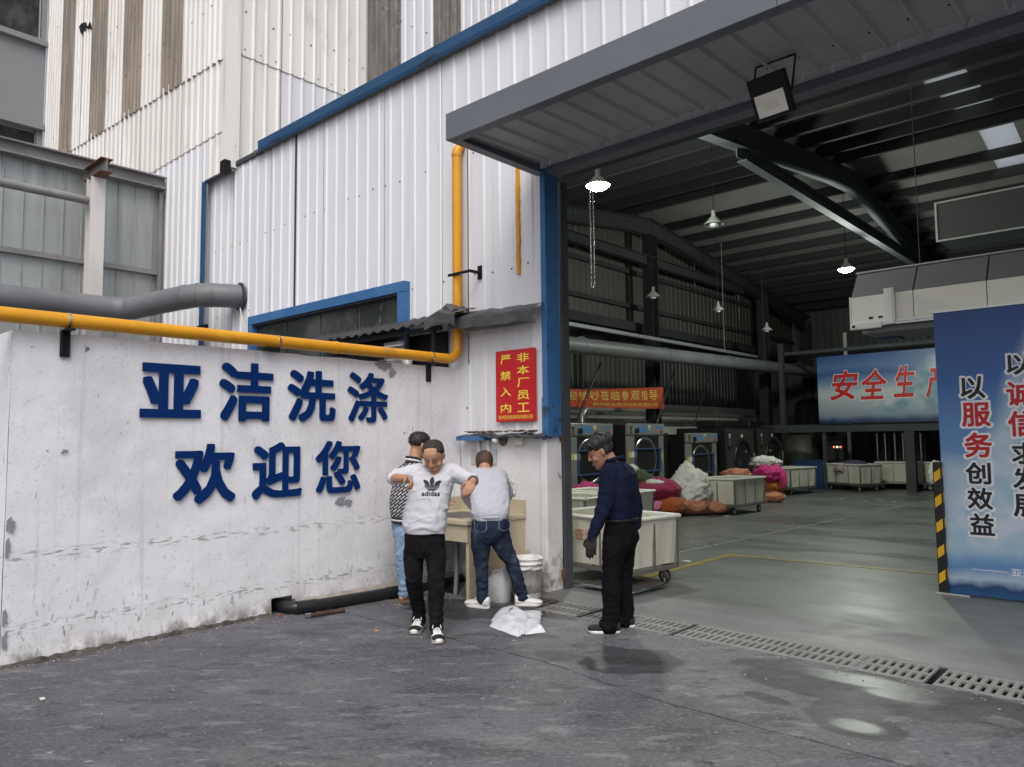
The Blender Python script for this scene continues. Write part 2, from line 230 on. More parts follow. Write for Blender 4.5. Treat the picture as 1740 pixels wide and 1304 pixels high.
cloth('linen_white', (0.66, 0.65, 0.61), (0.52, 0.51, 0.47)); cloth('linen_green', (0.055, 0.085, 0.04), (0.035, 0.055, 0.025)); cloth('linen_purple', (0.10, 0.08, 0.16), (0.07, 0.05, 0.11)); cloth('linen_mint', (0.36, 0.46, 0.47), (0.28, 0.36, 0.37)); cloth('linen_rose', (0.42, 0.32, 0.32), (0.33, 0.25, 0.26))
cloth('banner_orange', (0.40, 0.062, 0.014), (0.32, 0.045, 0.01), sc=2.0)
mat('banner_gold', (0.62, 0.42, 0.10), 0.6)
mat('hazard_black', (0.012, 0.012, 0.014), 0.45)
mat('hazard_yellow', (0.75, 0.42, 0.015), 0.45)
mat('lamp_shade', (0.38, 0.39, 0.36), 0.4, layers=[((0.25, 0.25, 0.22), 8, 0.4, 0.7, W1, 0.6)])
mat('bulb_off', (0.7, 0.72, 0.72), 0.2)
mat('bulb_lit', (1, 1, 1), 0.4, emit=((0.93, 1.0, 0.86), 60.0))
mat('flood_glass', (0.70, 0.69, 0.64), 0.12, layers=[((0.55, 0.54, 0.47), 7, 0.4, 0.7, W1, 0.6)])
mat('skylight', (0.85, 0.87, 0.90), 0.5, trans=0.85)
mat('ironer_grey', (0.17, 0.17, 0.18), 0.5)
mat('ironer_panel', (0.74, 0.70, 0.63), 0.34, 0.35)
mat('alu', (0.66, 0.66, 0.64), 0.35, 0.6)
mat('hall_wall_white', (0.80, 0.81, 0.77), 0.8, layers=[((0.55, 0.56, 0.52), 1.2, 0.4, 0.7, W1, 0.7)])
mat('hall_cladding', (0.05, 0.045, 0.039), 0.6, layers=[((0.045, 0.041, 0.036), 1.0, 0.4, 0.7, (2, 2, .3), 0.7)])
mat('mortar', (0.33, 0.30, 0.27), 0.9, layers=[((0.2, 0.18, 0.16), 5, 0.4, 0.7, W1, 0.8)], bump=(20, 0.5, 0.015))
mat('purlin_dark', (0.022, 0.023, 0.025), 0.8, spec=0.2)
mat('roof_underside', (0.125, 0.125, 0.118), 0.75, layers=[((0.09, 0.09, 0.085), 0.8, 0.4, 0.7, W1, 0.6)])
mat('beige_plastic', (0.62, 0.58, 0.48), 0.5)
mat('bin_blue', (0.02, 0.05, 0.14), 0.45)
mat('soap_green', (0.10, 0.42, 0.10), 0.4)
mat('debris', (0.12, 0.09, 0.07), 0.9, layers=[((0.30, 0.22, 0.16), 14, 0.45, 0.6, W1, 0.9), ((0.03, 0.03, 0.03), 9, 0.55, 0.65, W1, 0.9)])
mat('grime', (0.075, 0.068, 0.06), 0.95, layers=[((0.03, 0.028, 0.026), 12, 0.42, 0.62, W1, 0.9), ((0.16, 0.15, 0.135), 22, 0.56, 0.66, W1, 0.7)], bump=(50, 0.6, 0.01))
mat('iron_brown', (0.045, 0.028, 0.022), 0.8, layers=[((0.09, 0.05, 0.035), 9, 0.5, 0.68, W1, 0.7)])
mat('paper_litter', (0.62, 0.60, 0.55), 0.8)
mat('pcabinet', (0.11, 0.105, 0.09), 0.5)
mat('led_red', (0.9, 0.1, 0.08), 0.4, emit=((1, 0.12, 0.08), 3.0))
mat('led_green', (0.2, 0.9, 0.3), 0.4, emit=((0.3, 1, 0.4), 3.0))

def poster_mat(name, sky1, sky2, foam, seed, zs, foam_at):
    """printed sea-and-sky picture on a vertical board (flat print): colours by height plus noise clouds"""
    m = bpy.data.materials.new(name); m.use_nodes = True; nt = m.node_tree; N = nt.nodes; L = nt.links; b = N['Principled BSDF']
    b.inputs['Roughness'].default_value = 0.42
    geo = N.new('ShaderNodeNewGeometry'); sx = N.new('ShaderNodeSeparateXYZ'); L.new(geo.outputs['Position'], sx.inputs[0])
    mp = N.new('ShaderNodeMapping'); mp.inputs['Location'].default_value = (seed, 0, seed); L.new(geo.outputs['Position'], mp.inputs[0])
    t = N.new('ShaderNodeTexNoise'); t.inputs['Scale'].default_value = foam_at[2]; t.inputs['Detail'].default_value = 7; L.new(mp.outputs[0], t.inputs[0])
    def math_(op, a, c):
        n = N.new('ShaderNodeMath'); n.operation = op
        for i, q in enumerate((a, c)):
            if isinstance(q, (int, float)): n.inputs[i].default_value = q
            else: L.new(q, n.inputs[i])
        return n.outputs[0]
    # gradient factor: height with a little noise
    zz = math_('ADD', sx.outputs[2], math_('MULTIPLY', math_('SUBTRACT', t.outputs[0], 0.5), 0.35))
    cr = N.new('ShaderNodeValToRGB'); mr = N.new('ShaderNodeMapRange'); mr.inputs['From Min'].default_value = zs[0]; mr.inputs['From Max'].default_value = zs[1]; L.new(zz, mr.inputs[0]); L.new(mr.outputs[0], cr.inputs[0])
    els = cr.color_ramp.elements
    for i, (p, c) in enumerate(sky1):
        e = els[i] if i < 2 else els.new(p); e.position = p; e.color = (*c, 1)
    # diagonal foam / wave mass
    dd = math_('ADD', math_('SUBTRACT', math_('MULTIPLY', sx.outputs[0], foam_at[0]), sx.outputs[2]), foam_at[1])
    dd = math_('ADD', dd, math_('MULTIPLY', math_('SUBTRACT', t.outputs[0], 0.5), foam_at[3]))
    fm = N.new('ShaderNodeMapRange'); fm.interpolation_type = 'SMOOTHSTEP'; fm.inputs['From Min'].default_value = 0.0; fm.inputs['From Max'].default_value = foam_at[4]; L.new(dd, fm.inputs[0])
    t2 = N.new('ShaderNodeTexNoise'); t2.inputs['Scale'].default_value = foam_at[2] * 2.5; t2.inputs['Detail'].default_value = 8; L.new(mp.outputs[0], t2.inputs[0])
    c2 = N.new('ShaderNodeValToRGB'); L.new(t2.outputs[0], c2.inputs[0]); c2.color_ramp.elements[0].position = 0.38; c2.color_ramp.elements[0].color = (*sky2, 1); c2.color_ramp.elements[1].position = 0.62; c2.color_ramp.elements[1].color = (*foam, 1)
    # foam fades out towards the bottom print
    fz = N.new('ShaderNodeMapRange'); fz.interpolation_type = 'SMOOTHSTEP'; fz.inputs['From Min'].default_value = zs[2]; fz.inputs['From Max'].default_value = zs[3]; L.new(zz, fz.inputs[0])
    mx = N.new('ShaderNodeMix'); mx.data_type = 'RGBA'; L.new(math_('MULTIPLY', math_('MULTIPLY', fm.outputs[0], fz.outputs[0]), foam_at[5]), mx.inputs[0]); L.new(cr.outputs[0], mx.inputs[6]); L.new(c2.outputs[0], mx.inputs[7])
    L.new(mx.outputs[2], b.inputs['Base Color']); MATS[name] = m; return m
poster_mat('poster_board', [(0.0, (0.02, 0.10, 0.25)), (0.035, (0.012, 0.05, 0.15)), (0.06, (0.40, 0.50, 0.62)), (0.10, (0.10, 0.25, 0.48)), (0.16, (0.30, 0.45, 0.62)), (0.42, (0.42, 0.53, 0.66)), (0.50, (0.13, 0.27, 0.52)), (0.75, (0.035, 0.12, 0.36)), (1.0, (0.022, 0.06, 0.22))],
           (0.36, 0.52, 0.64), (0.62, 0.68, 0.74), 3.0, (0.0, 2.9, 0.35, 0.55), (2.4, 5.55, 1.8, 0.7, 0.55, 0.75))
poster_mat('poster_banner', [(0.0, (0.012, 0.02, 0.06)), (0.03, (0.02, 0.05, 0.14)), (0.10, (0.22, 0.27, 0.34)), (0.45, (0.48, 0.51, 0.54)), (0.60, (0.16, 0.25, 0.40)), (0.72, (0.03, 0.09, 0.25)), (0.82, (0.07, 0.15, 0.32)), (1.0, (0.02, 0.07, 0.22))],
           (0.10, 0.24, 0.32), (0.50, 0.53, 0.55), 8.0, (2.02, 4.03, 2.15, 2.5), (0.75, 7.9, 0.9, 0.8, 0.5, 0.8))

# ------------------------------------------------------------------ mesh helpers
class MB:
    def __init__(s): s.v = []; s.f = []; s.sm = []
    def add(s, vs, fs, smooth=False):
        o = len(s.v); s.v.extend([tuple(v) for v in vs]); s.f.extend([tuple(i + o for i in f) for f in fs]); s.sm.extend([smooth] * len(fs)); return s
    def box(s, a, b, M=None, bev=0.0):
        x0, y0, z0 = [min(a[i], b[i]) for i in range(3)]; x1, y1, z1 = [max(a[i], b[i]) for i in range(3)]
        if bev <= 0:
            vs = [(x0, y0, z0), (x1, y0, z0), (x1, y1, z0), (x0, y1, z0), (x0, y0, z1), (x1, y0, z1), (x1, y1, z1), (x0, y1, z1)]
            fs = [(0, 3, 2, 1), (4, 5, 6, 7), (0, 1, 5, 4), (1, 2, 6, 5), (2, 3, 7, 6), (3, 0, 4, 7)]
        else:
            bm = bmesh.new(); bmesh.ops.create_cube(bm, size=1.0)
            for v in bm.verts: v.co = Vector(((x0 + x1) / 2 + v.co.x * (x1 - x0), (y0 + y1) / 2 + v.co.y * (y1 - y0), (z0 + z1) / 2 + v.co.z * (z1 - z0)))
            bmesh.ops.bevel(bm, geom=bm.edges[:], offset=bev, segments=2, affect='EDGES', profile=0.6)
            bm.verts.index_update(); vs = [v.co[:] for v in bm.verts]; fs = [[v.index for v in f.verts] for f in bm.faces]; bm.free()
        if M: vs = [M @ Vector(v) for v in vs]
        return s.add(vs, fs)
    def tube(s, pts, r, seg=12, cap=True, smooth=True):
        pts = [Vector(p) for p in pts]; n = len(pts); rs = r if isinstance(r, (list, tuple)) else [r] * n
        vs = []; fs = []; up = None
        for i in range(n):
            t = (pts[min(i + 1, n - 1)] - pts[max(i - 1, 0)]).normalized()
            if up is None:
                a = Vector((0, 0, 1)) if abs(t.z) < 0.9 else Vector((1, 0, 0)); up = (a - t * a.dot(t)).normalized()
            else: up = (up - t * up.dot(t)).normalized()
            sd_ = t.cross(up)
            for k in range(seg):
                a = 2 * math.pi * k / seg; vs.append(pts[i] + (up * math.cos(a) + sd_ * math.sin(a)) * rs[i])
        for i in range(n - 1):
            for k in range(seg):
                a = i * seg + k; b = i * seg + (k + 1) % seg; fs.append((a, b, b + seg, a + seg))
        s.add(vs, fs, smooth)
        if cap:
            s.add(vs[:seg], [tuple(range(seg))[::-1]]); s.add(vs[-seg:], [tuple(range(seg))])
        return s
    def lathe(s, c, prof, seg=20, smooth=True, axis='Z', M=None):
        vs = []; fs = []
        for (r, h) in prof:
            for k in range(seg):
                a = 2 * math.pi * k / seg; p = (r * math.cos(a), r * math.sin(a), h)
                vs.append(p)
        for i in range(len(prof) - 1):
            for k in range(seg):
                a = i * seg + k; b = i * seg + (k + 1) % seg; fs.append((a, b, b + seg, a + seg))
        if axis == 'X': vs = [(p[2], p[0], p[1]) for p in vs]
        if axis == 'Y': vs = [(p[1], p[2], p[0]) for p in vs]
        if M: vs = [M @ Vector(v) for v in vs]
        vs = [(v[0] + c[0], v[1] + c[1], v[2] + c[2]) for v in vs]
        return s.add(vs, fs, smooth)
    def prism(s, poly, axis, a, b):
        """poly of 2-D points extruded along axis from a to b (simple convex or concave polygon)"""
        def P(p, h):
            return {'X': (h, p[0], p[1]), 'Y': (p[0], h, p[1]), 'Z': (p[0], p[1], h)}[axis]
        n = len(poly); vs = [P(p, a) for p in poly] + [P(p, b) for p in poly]
        fs = [(i, (i + 1) % n, (i + 1) % n + n, i + n) for i in range(n)] + [tuple(range(n))[::-1], tuple(range(n, 2 * n))]
        return s.add(vs, fs)
    def build(s, name, m, parent=None, kind=None, loc=None, fixn=True):
        me = bpy.data.meshes.new(name); o = bpy.data.objects.new(name, me)
        PM = Matrix.Identity(4); q_ = parent
        while q_ is not None: PM = q_.matrix_basis @ PM; q_ = q_.parent
        off = PM.inverted() if parent is not None and loc is None else None
        origin = Vector(loc) if loc is not None else None
        vs = s.v
        if off is not None: vs = [off @ Vector(v) for v in vs]
        elif origin is not None: vs = [Vector(v) - origin for v in vs]
        me.from_pydata([tuple(v) for v in vs], [], s.f)
        if fixn:
            bm = bmesh.new(); bm.from_mesh(me); bmesh.ops.recalc_face_normals(bm, faces=bm.faces[:]); bm.to_mesh(me); bm.free()
        me.polygons.foreach_set('use_smooth', s.sm); me.materials.append(MATS[m] if isinstance(m, str) else m)
        COL.objects.link(o)
        if parent is not None: o.parent = parent
        if origin is not None: o.location = origin
        if kind: o['kind'] = kind
        return o
def tag(o, label=None, cat=None, group=None, kind=None):
    if label: o['label'] = label
    if cat: o['category'] = cat
    if group: o['group'] = group
    if kind: o['kind'] = kind
    return o
def thing(name, label, cat, loc=(0, 0, 0), rz=0.0, group=None, scale=1.0):
    o = bpy.data.objects.new(name, None); COL.objects.link(o); o.empty_display_size = 0.1
    o.matrix_basis = Matrix.Translation(Vector(loc)) @ Matrix.Rotation(rz, 4, 'Z') @ Matrix.Scale(scale, 4)
    return tag(o, label, cat, group)
def struct(name, mb, m): return mb.build(name, m, None, 'structure')
def copy_tree(o, parent=None):
    c = o.copy(); COL.objects.link(c); c.parent = parent
    for ch in [x for x in bpy.data.objects if x.parent == o]: copy_tree(ch, c)
    return c
def inst(src, parent, M):
    """a copy of a part that shares its mesh, moved by M (in the parent's frame)"""
    c = src.copy(); COL.objects.link(c); c.parent = parent; c.matrix_basis = M; return c
def bevel(o, w=0.004, seg=2):
    md = o.modifiers.new('bevel', 'BEVEL'); md.width = w; md.segments = seg; md.limit_method = 'ANGLE'; md.angle_limit = R(40); return o

# text -> flat mesh data (verts, faces) from the built-in font; bold weights by thickening the glyph's outline
_fc = bpy.data.curves.new('glyph', 'FONT'); _fo = bpy.data.objects.new('glyph', _fc); COL.objects.link(_fo)
_pc = bpy.data.curves.new('outline_glyph', 'CURVE'); _pc.dimensions = '2D'; _po = bpy.data.objects.new('outline_glyph', _pc); COL.objects.link(_po)
def _eval(o):
    bpy.context.view_layer.update(); dg = bpy.context.evaluated_depsgraph_get(); e = o.evaluated_get(dg); me = e.to_mesh()
    vs = [v.co.copy() for v in me.vertices]; fs = [tuple(p.vertices) for p in me.polygons]; e.to_mesh_clear(); return vs, fs
def _loops(F, lev=0.5):
    """closed contours of grid F at lev (marching squares), as lists of (x, y) in cells"""
    seg = {}; H_, W_ = F.shape; B = F > lev
    C = B[:-1, :-1].astype(int) + 2 * B[:-1, 1:] + 4 * B[1:, 1:] + 8 * B[1:, :-1]
    T = {1: [(3, 0)], 2: [(0, 1)], 3: [(3, 1)], 4: [(1, 2)], 5: [(3, 2), (1, 0)], 6: [(0, 2)], 7: [(3, 2)], 8: [(2, 3)], 9: [(2, 0)], 10: [(0, 3), (2, 1)], 11: [(2, 1)], 12: [(1, 3)], 13: [(1, 0)], 14: [(0, 3)]}
    pos = {}
    def edge(i, j, k):
        if k == 0: key = ('h', i, j)
        elif k == 2: key = ('h', i + 1, j)
        elif k == 1: key = ('v', i, j + 1)
        else: key = ('v', i, j)
        if key not in pos:
            d, a_, b_ = key
            f0 = F[a_, b_]; f1 = F[a_, b_ + 1] if d == 'h' else F[a_ + 1, b_]; t = (lev - f0) / (f1 - f0)
            pos[key] = (b_ + t, a_) if d == 'h' else (b_, a_ + t)
        return key
    for i, j in zip(*np.nonzero((C > 0) & (C < 15))):
        for p, q in T[C[i, j]]: seg[edge(i, j, p)] = edge(i, j, q)
    out = []
    while seg:
        s, n = seg.popitem(); lp = [s]
        while n != s and n in seg: lp.append(n); n = seg.pop(n)
        if len(lp) > 5: out.append([pos[k] for k in lp])
    return out
def _simplify(P, tol):
    """Douglas-Peucker on a closed loop"""
    n = len(P); P = np.array(P); k = int(np.argmax(((P - P[0]) ** 2).sum(1)))
    def rdp(a, b):
        if b - a < 2: return [a]
        q = P[np.arange(a, b + 1) % n]; d = q[-1] - q[0]; L = math.hypot(*d) or 1e-9; w = np.abs(d[0] * (q[:, 1] - q[0, 1]) - d[1] * (q[:, 0] - q[0, 0])) / L; m = int(np.argmax(w))
        return rdp(a, a + m) + rdp(a + m, b) if w[m] > tol else [a]
    return [tuple(P[i % n]) for i in rdp(0, k) + rdp(k, n)]
_GC = {}
def glyph(body, bold=0.0, shear=0.0, depth=0.0, res=3):
    square = depth > 0
    key = (body, bold, shear, depth)
    if key in _GC: return _GC[key]
    _fc.body = body; _fc.shear = shear; _fc.resolution_u = res; _fc.fill_mode = 'FRONT'
    vs, fs = _eval(_fo)
    if bold > 0 or depth > 0:
        V = np.array([(v.x, v.y) for v in vs]); lo = V.min(0) - 0.14; ex = (V.max(0) + 0.14 - lo); S = 230.0
        W_, H_ = int(ex[0] * S) + 1, int(ex[1] * S) + 1; G = np.zeros((H_, W_), np.float32); P = (V - lo) * S
        for f in fs:
            for t in range(1, len(f) - 1):
                A, B, C = P[f[0]], P[f[t]], P[f[t + 1]]; x0, y0 = np.floor(np.minimum(np.minimum(A, B), C)).astype(int); x1, y1 = np.ceil(np.maximum(np.maximum(A, B), C)).astype(int) + 1
                yy, xx_ = np.mgrid[y0:y1, x0:x1]; den = (B[1] - C[1]) * (A[0] - C[0]) + (C[0] - B[0]) * (A[1] - C[1])
                if abs(den) < 1e-9: continue
                l1 = ((B[1] - C[1]) * (xx_ - C[0]) + (C[0] - B[0]) * (yy - C[1])) / den; l2 = ((C[1] - A[1]) * (xx_ - C[0]) + (A[0] - C[0]) * (yy - C[1])) / den
                e = -1e-4; G[y0:y1, x0:x1][(l1 >= e) & (l2 >= e) & (l1 + l2 <= 1 - e)] = 1
        k = int(round(bold * S))
        for _ in range(k):                                # alternate square and cross growth: an octagon pen
            Q = G.copy()
            for dx, dy in (((1, 0), (-1, 0), (0, 1), (0, -1), (1, 1), (1, -1), (-1, 1), (-1, -1)) if square or _ % 2 == 0 else ((1, 0), (-1, 0), (0, 1), (0, -1))): Q = np.maximum(Q, np.roll(np.roll(G, dx, 1), dy, 0))
            G = Q
        for _ in range(2): G = (G + np.roll(G, 1, 0) + np.roll(G, -1, 0) + np.roll(G, 1, 1) + np.roll(G, -1, 1)) / 5
        _pc.splines.clear(); _pc.extrude = depth; _pc.fill_mode = 'BOTH' if depth else 'FRONT'
        for lp in _loops(G):
            q = _simplify(lp, 0.35)
            if len(q) < 3: continue
            sp_ = _pc.splines.new('POLY'); sp_.points.add(len(q) - 1); sp_.use_cyclic_u = True
            for pt_, (x, y) in zip(sp_.points, q): pt_.co = (x / S + lo[0], y / S + lo[1], 0, 1)
        vs, fs = _eval(_po)
    _GC[key] = (vs, fs); return vs, fs
def text_mb(body, box, place, bold=0.0, shear=0.0, depth=0.0, mb=None):
    """glyph mesh stretched into box=(u0,v0,u1,v1); place(u,v,w) gives the 3-D point"""
    vs, fs = glyph(body, bold, shear, depth)
    xs = [v.x for v in vs]; ys = [v.y for v in vs]; x0, x1, y0, y1 = min(xs), max(xs), min(ys), max(ys)
    mb = mb or MB(); u0, v0, u1, v1 = box
    mb.add([place(u0 + (v.x - x0) / (x1 - x0) * (u1 - u0), v0 + (v.y - y0) / (y1 - y0) * (v1 - v0), v.z) for v in vs], fs); return mb
def arc(c, r, a0, a1, n, plane):
    out = []
    for i in range(n + 1):
        a = a0 + (a1 - a0) * i / n; p, q = r * math.cos(a), r * math.sin(a)
        out.append({'YZ': Vector((c[0], c[1] + p, c[2] + q)), 'XZ': Vector((c[0] + p, c[1], c[2] + q)), 'XY': Vector((c[0] + p, c[1] + q, c[2]))}[plane])
    return out
# ------------------------------------------------------------------ ground and floors
YF = 6.18            # facade plane
XW = -6.44           # face of the lettered wall
DR0, DR1 = 5.47, 5.93  # drain channel
YJ = 4.06            # joint between yard and apron slabs
struct('ground', MB().box((-120, -120, -0.40), (120, 120, -0.30)), 'ground_dark')
def slab(name, poly, m, z=0.0, thick=0.3):
    mb = MB(); mb.prism(poly, 'Z', z - thick, z); return struct(name, mb, m)
# the joint wanders a little: both slab edges follow the same jagged line
jl = []
rj = random.Random(3)
xx = -6.0
while xx < 8.01:
    jl.append((xx, YJ + (0.17 if xx < -3.5 else 0.17 - (xx + 3.5) * 0.17 if xx < -2.5 else 0.0) + rj.uniform(-0.012, 0.012))); xx += 0.2
slab('yard_pavement', [(-40, -60), (60, -60), (60, YJ)] + [(8.2, YJ)] + [p for p in reversed(jl)] + [(-6.3, YJ + 0.2), (-40, YJ + 0.2)], 'yard')
slab('apron_pavement', [(-40, YJ + 0.205)] + [(-6.3, YJ + 0.205)] + [(p[0], p[1] + rj.uniform(0.008, 0.026)) for p in jl] + [(8.2, YJ + 0.01), (60, YJ + 0.01), (60, DR0), (-40, DR0)], 'apron', 0.001)
slab('threshold_pavement', [(-5.6, DR1), (14, DR1), (14, 6.75), (-5.6, 6.75)], 'threshold_slab', 0.002)
slab('hall_floor', [(-14.6, 6.753), (14, 6.753), (14, 29), (-14.6, 29)], 'hall_floor', 0.0)
slab('side_pavement', [(-40, DR1), (-5.603, DR1), (-5.603, 6.5), (-40, 6.5)], 'yard', 0.0)
slab('back_ground', [(-60, 29.2), (60, 29.2), (60, 90), (-60, 90)], 'yard', -0.02)

# drain: a trench with slotted concrete grates
tr = thing('drain_channel', 'long trench drain with slotted concrete grates across the hall doorway', 'drain', (-3, 5.7, 0))
MB().box((-5.6, DR0 + 0.008, -0.28), (8, DR1 - 0.008, -0.27)).build('channel_bottom', 'ground_dark', tr)
for y in (DR0 + 0.0015, DR1 - 0.0055): MB().box((-5.6, y, -0.28), (8, y + 0.004, -0.008)).build('channel_shade_liner', 'ground_dark', tr)  # dark liners added, the trench's shade put into their colour behind the slots
def grate_mb(w, n=8, m=0.024):
    """one slotted slab of w along X, two rows of n slots running along Y"""
    g = MB(); y0, y1 = DR0 + 0.006, DR1 - 0.006; z0, z1 = -0.012, 0.004; d = y1 - y0
    rail = [(y0, y0 + d * 0.13), (y0 + d * 0.44, y0 + d * 0.55), (y1 - d * 0.13, y1)]
    for a, b in rail: g.box((-w / 2, a, z0), (w / 2, b, z1))
    for k in range(2):
        a, b = rail[k][1], rail[k + 1][0]
        px = w / n; sw = px * 0.50
        for i in range(n + 1):
            lo = -w / 2 if i == 0 else -w / 2 + i * px - px / 2 + sw / 2
            hi = w / 2 if i == n else -w / 2 + i * px + px / 2 - sw / 2
            g.box((lo, a, z0), (hi, b, z1))
    return g
W_G = 0.4735
g0 = None
xg = -0.885 - W_G / 2 + 8 * W_G
k = 0
rg = random.Random(5)
while xg > -4.9:
    if g0 is None:
        g0 = grate_mb(W_G - 0.008).build('grate', 'grate_concrete', tr, loc=(0, 0, 0)); o = g0
    else: o = inst(g0, tr, Matrix.Identity(4))
    o.matrix_basis = Matrix.Translation(Vector((xg + 3, -5.7, rg.uniform(-0.004, 0.002)))) @ Matrix.Rotation(rg.uniform(-0.006, 0.006), 4, 'Z')
    xg -= W_G; k += 1
o = grate_mb(xg + W_G / 2 + 5.6 - 0.02, 9).build('grate', 'grate_iron', tr, loc=(0, 0, 0)); o.matrix_basis = Matrix.Translation(Vector(((xg + W_G / 2 - 5.6) / 2 + 3, -5.7, 0)))

def blob(name, cx, cy, pts, z, m, n=72, jag=0.06, seed=1):
    """flat irregular patch lying on the ground: radii given at angles, with a wavering edge"""
    r_ = random.Random(seed); mb = MB(); vs = [(cx, cy, z)]
    K = len(pts)
    for i in range(n):
        a = i / n * K; q = int(a); f = a - q; f = f * f * (3 - 2 * f)
        p0, p1 = pts[q % K], pts[(q + 1) % K]; rr = (p0 * (1 - f) + p1 * f) * (1 + jag * mnoise.noise(Vector((math.cos(i / n * 6.283) * 4, math.sin(i / n * 6.283) * 4, seed))) * 2)
        an = i / n * 2 * math.pi; vs.append((cx + rr * math.cos(an), cy + rr * math.sin(an), z))
    mb.add(vs, [(0, i + 1, (i + 1) % n + 1) for i in range(n)]); return mb.build(name, m, None, 'structure', loc=(cx, cy, 0))
# painted floor lines
MB().prism([(-4.85, 7.2), (-4.74, 7.2), (-4.74, 9.75), (-4.85, 9.75)], 'Z', 0.001, 0.0045).build('floor_line', 'line_yellow', None, 'structure')
MB().prism([(-4.739, 9.65), (6.0, 10.25), (6.0, 10.35), (-4.739, 9.75)], 'Z', 0.001, 0.0045).build('floor_line', 'line_yellow', None, 'structure')
MB().prism([(-5.52, 8.2), (-5.46, 8.2), (-4.83, 22.0), (-4.89, 22.0)], 'Z', 0.001, 0.0048).build('floor_line', 'line_white', None, 'structure')

# ------------------------------------------------------------------ corrugated sheet
def sheet(axis, u0, u1, z0, z1, plane, out, pitch=0.25, rw=0.07, h=0.024, phase=0.0, skew=0.0):
    """upright trapezoid-rib sheet from u0 to u1 (along 'X' or 'Y'); ribs stand out by h in direction out (+1/-1)"""
    us = [u0]; hs = []
    prof = [(0.0, 0.0), (pitch - rw, 0.0), (pitch - rw * 0.68, h), (pitch - rw * 0.32, h)]
    pts = []
    k0 = math.floor((u0 - phase) / pitch) - 1
    k = k0
    while True:
        b = phase + k * pitch
        for a, hh in prof: pts.append((b + a, hh))
        if b > u1 + pitch: break
        k += 1
    def hat(u):
        for (a, ha), (c, hc) in zip(pts, pts[1:]):
            if a <= u <= c: return ha + (hc - ha) * ((u - a) / (c - a) if c > a else 0)
        return 0
    line = [(u0, hat(u0))] + [p for p in pts if u0 + 1e-4 < p[0] < u1 - 1e-4] + [(u1, hat(u1))]
    mb = MB(); vs = []; n = len(line); rows = 2
    for z in (z0, z1):
        for u, hh in line:
            w = plane + out * hh; zz = z + (skew * (u - u0) if z == z0 else 0)
            vs.append((u, w, zz) if axis == 'X' else (w, u, zz))
    mb.add(vs, [(i, i + 1, i + 1 + n, i + n) for i in range(n - 1)]); return mb
def screws(mb, axis, plane, out, us, z, r=0.011):
    for u in us:
        c = (u, plane + out * 0.002, z) if axis == 'X' else (plane + out * 0.002, u, z)
        mb.lathe(c, [(0.0, out * 0.010), (r * 0.8, out * 0.008), (r, 0)] if out > 0 else [(0.0, -0.010), (r * 0.8, -0.008), (r, 0)], 6, False, 'Y' if axis == 'X' else 'X')
    return mb

# ------------------------------------------------------------------ the hall
hall = thing('laundry_hall', 'long low factory hall clad in white corrugated sheet with an open doorway', 'building', (-6, 12, 0))
Z_EAVE = 6.42
def facade(u0, u1, z0, z1):
    n = max(1, round((u1 - u0) / 0.75)); st = (u1 - u0) / n
    for i in range(n):
        a, b = u0 + i * st, u0 + (i + 1) * st
        sheet('X', a - (0.012 if i else 0), b, z0, z1, YF - (0.0018 if i % 2 else 0), -1, 0.25, 0.056, 0.019).build('cladding_sheet', 'sheet_white', hall)
facade(-13.4, -11.34, 2.0, Z_EAVE); facade(-11.34, -7.44, 3.60, Z_EAVE); facade(-11.34, -7.44, 2.0, 2.62); facade(-7.44, -5.09, 1.66, Z_EAVE); facade(-5.09, 6.0, 4.57, Z_EAVE); facade(6.0, 14.0, 0.0, Z_EAVE)
jt = MB()
for x in (-12.1, -10.85, -9.35, -7.9, -6.75): jt.box((x - 0.0035, YF - 0.0045, 3.68 if -11.3 < x < -7.4 else 2.0), (x + 0.0035, YF - 0.0025, Z_EAVE - 0.01))
jt.build('panel_joint', 'steel_primer', hall, 'stuff')
sc = MB()
for z, a, b in ((5.05, -10.4, -5.3), (3.55, -7.3, -5.2), (5.0, -12.7, -10.6), (3.8, -12.6, -11.4), (2.0, -6.3, -5.3)):
    u = a
    while u < b: screws(sc, 'X', YF, -1, [u + random.uniform(-.03, .03)], z + random.uniform(-0.02, 0.02)); u += 0.28
sc.build('screw', 'steel_black', hall, 'stuff')
MB().box((-10.1, YF - 0.029, 3.64), (-10.085, YF - 0.001, Z_EAVE)).build('panel_joint', 'steel_dark', hall)
# eave trim, sections butted
xs_ = [-11.1, -7.6, -4.1, -0.6, 2.9, 6.4, 9.9, 14.0]
for a, b in zip(xs_, xs_[1:]):
    bevel(MB().prism([(YF - 0.10, 6.37), (YF - 0.085, 6.37), (YF - 0.085, 6.41), (YF + 0.05, 6.42), (YF + 0.05, 6.58), (YF - 0.115, 6.55), (YF - 0.115, 6.42)], 'X', a + 0.003, b - 0.003).build('eave_trim', 'blue_trim_dark', hall), 0.004)
MB().box((-12.85, YF - 0.04, 6.38), (-11.1, YF + 0.05, 6.46)).build('eave_flashing', 'steel_dark', hall)
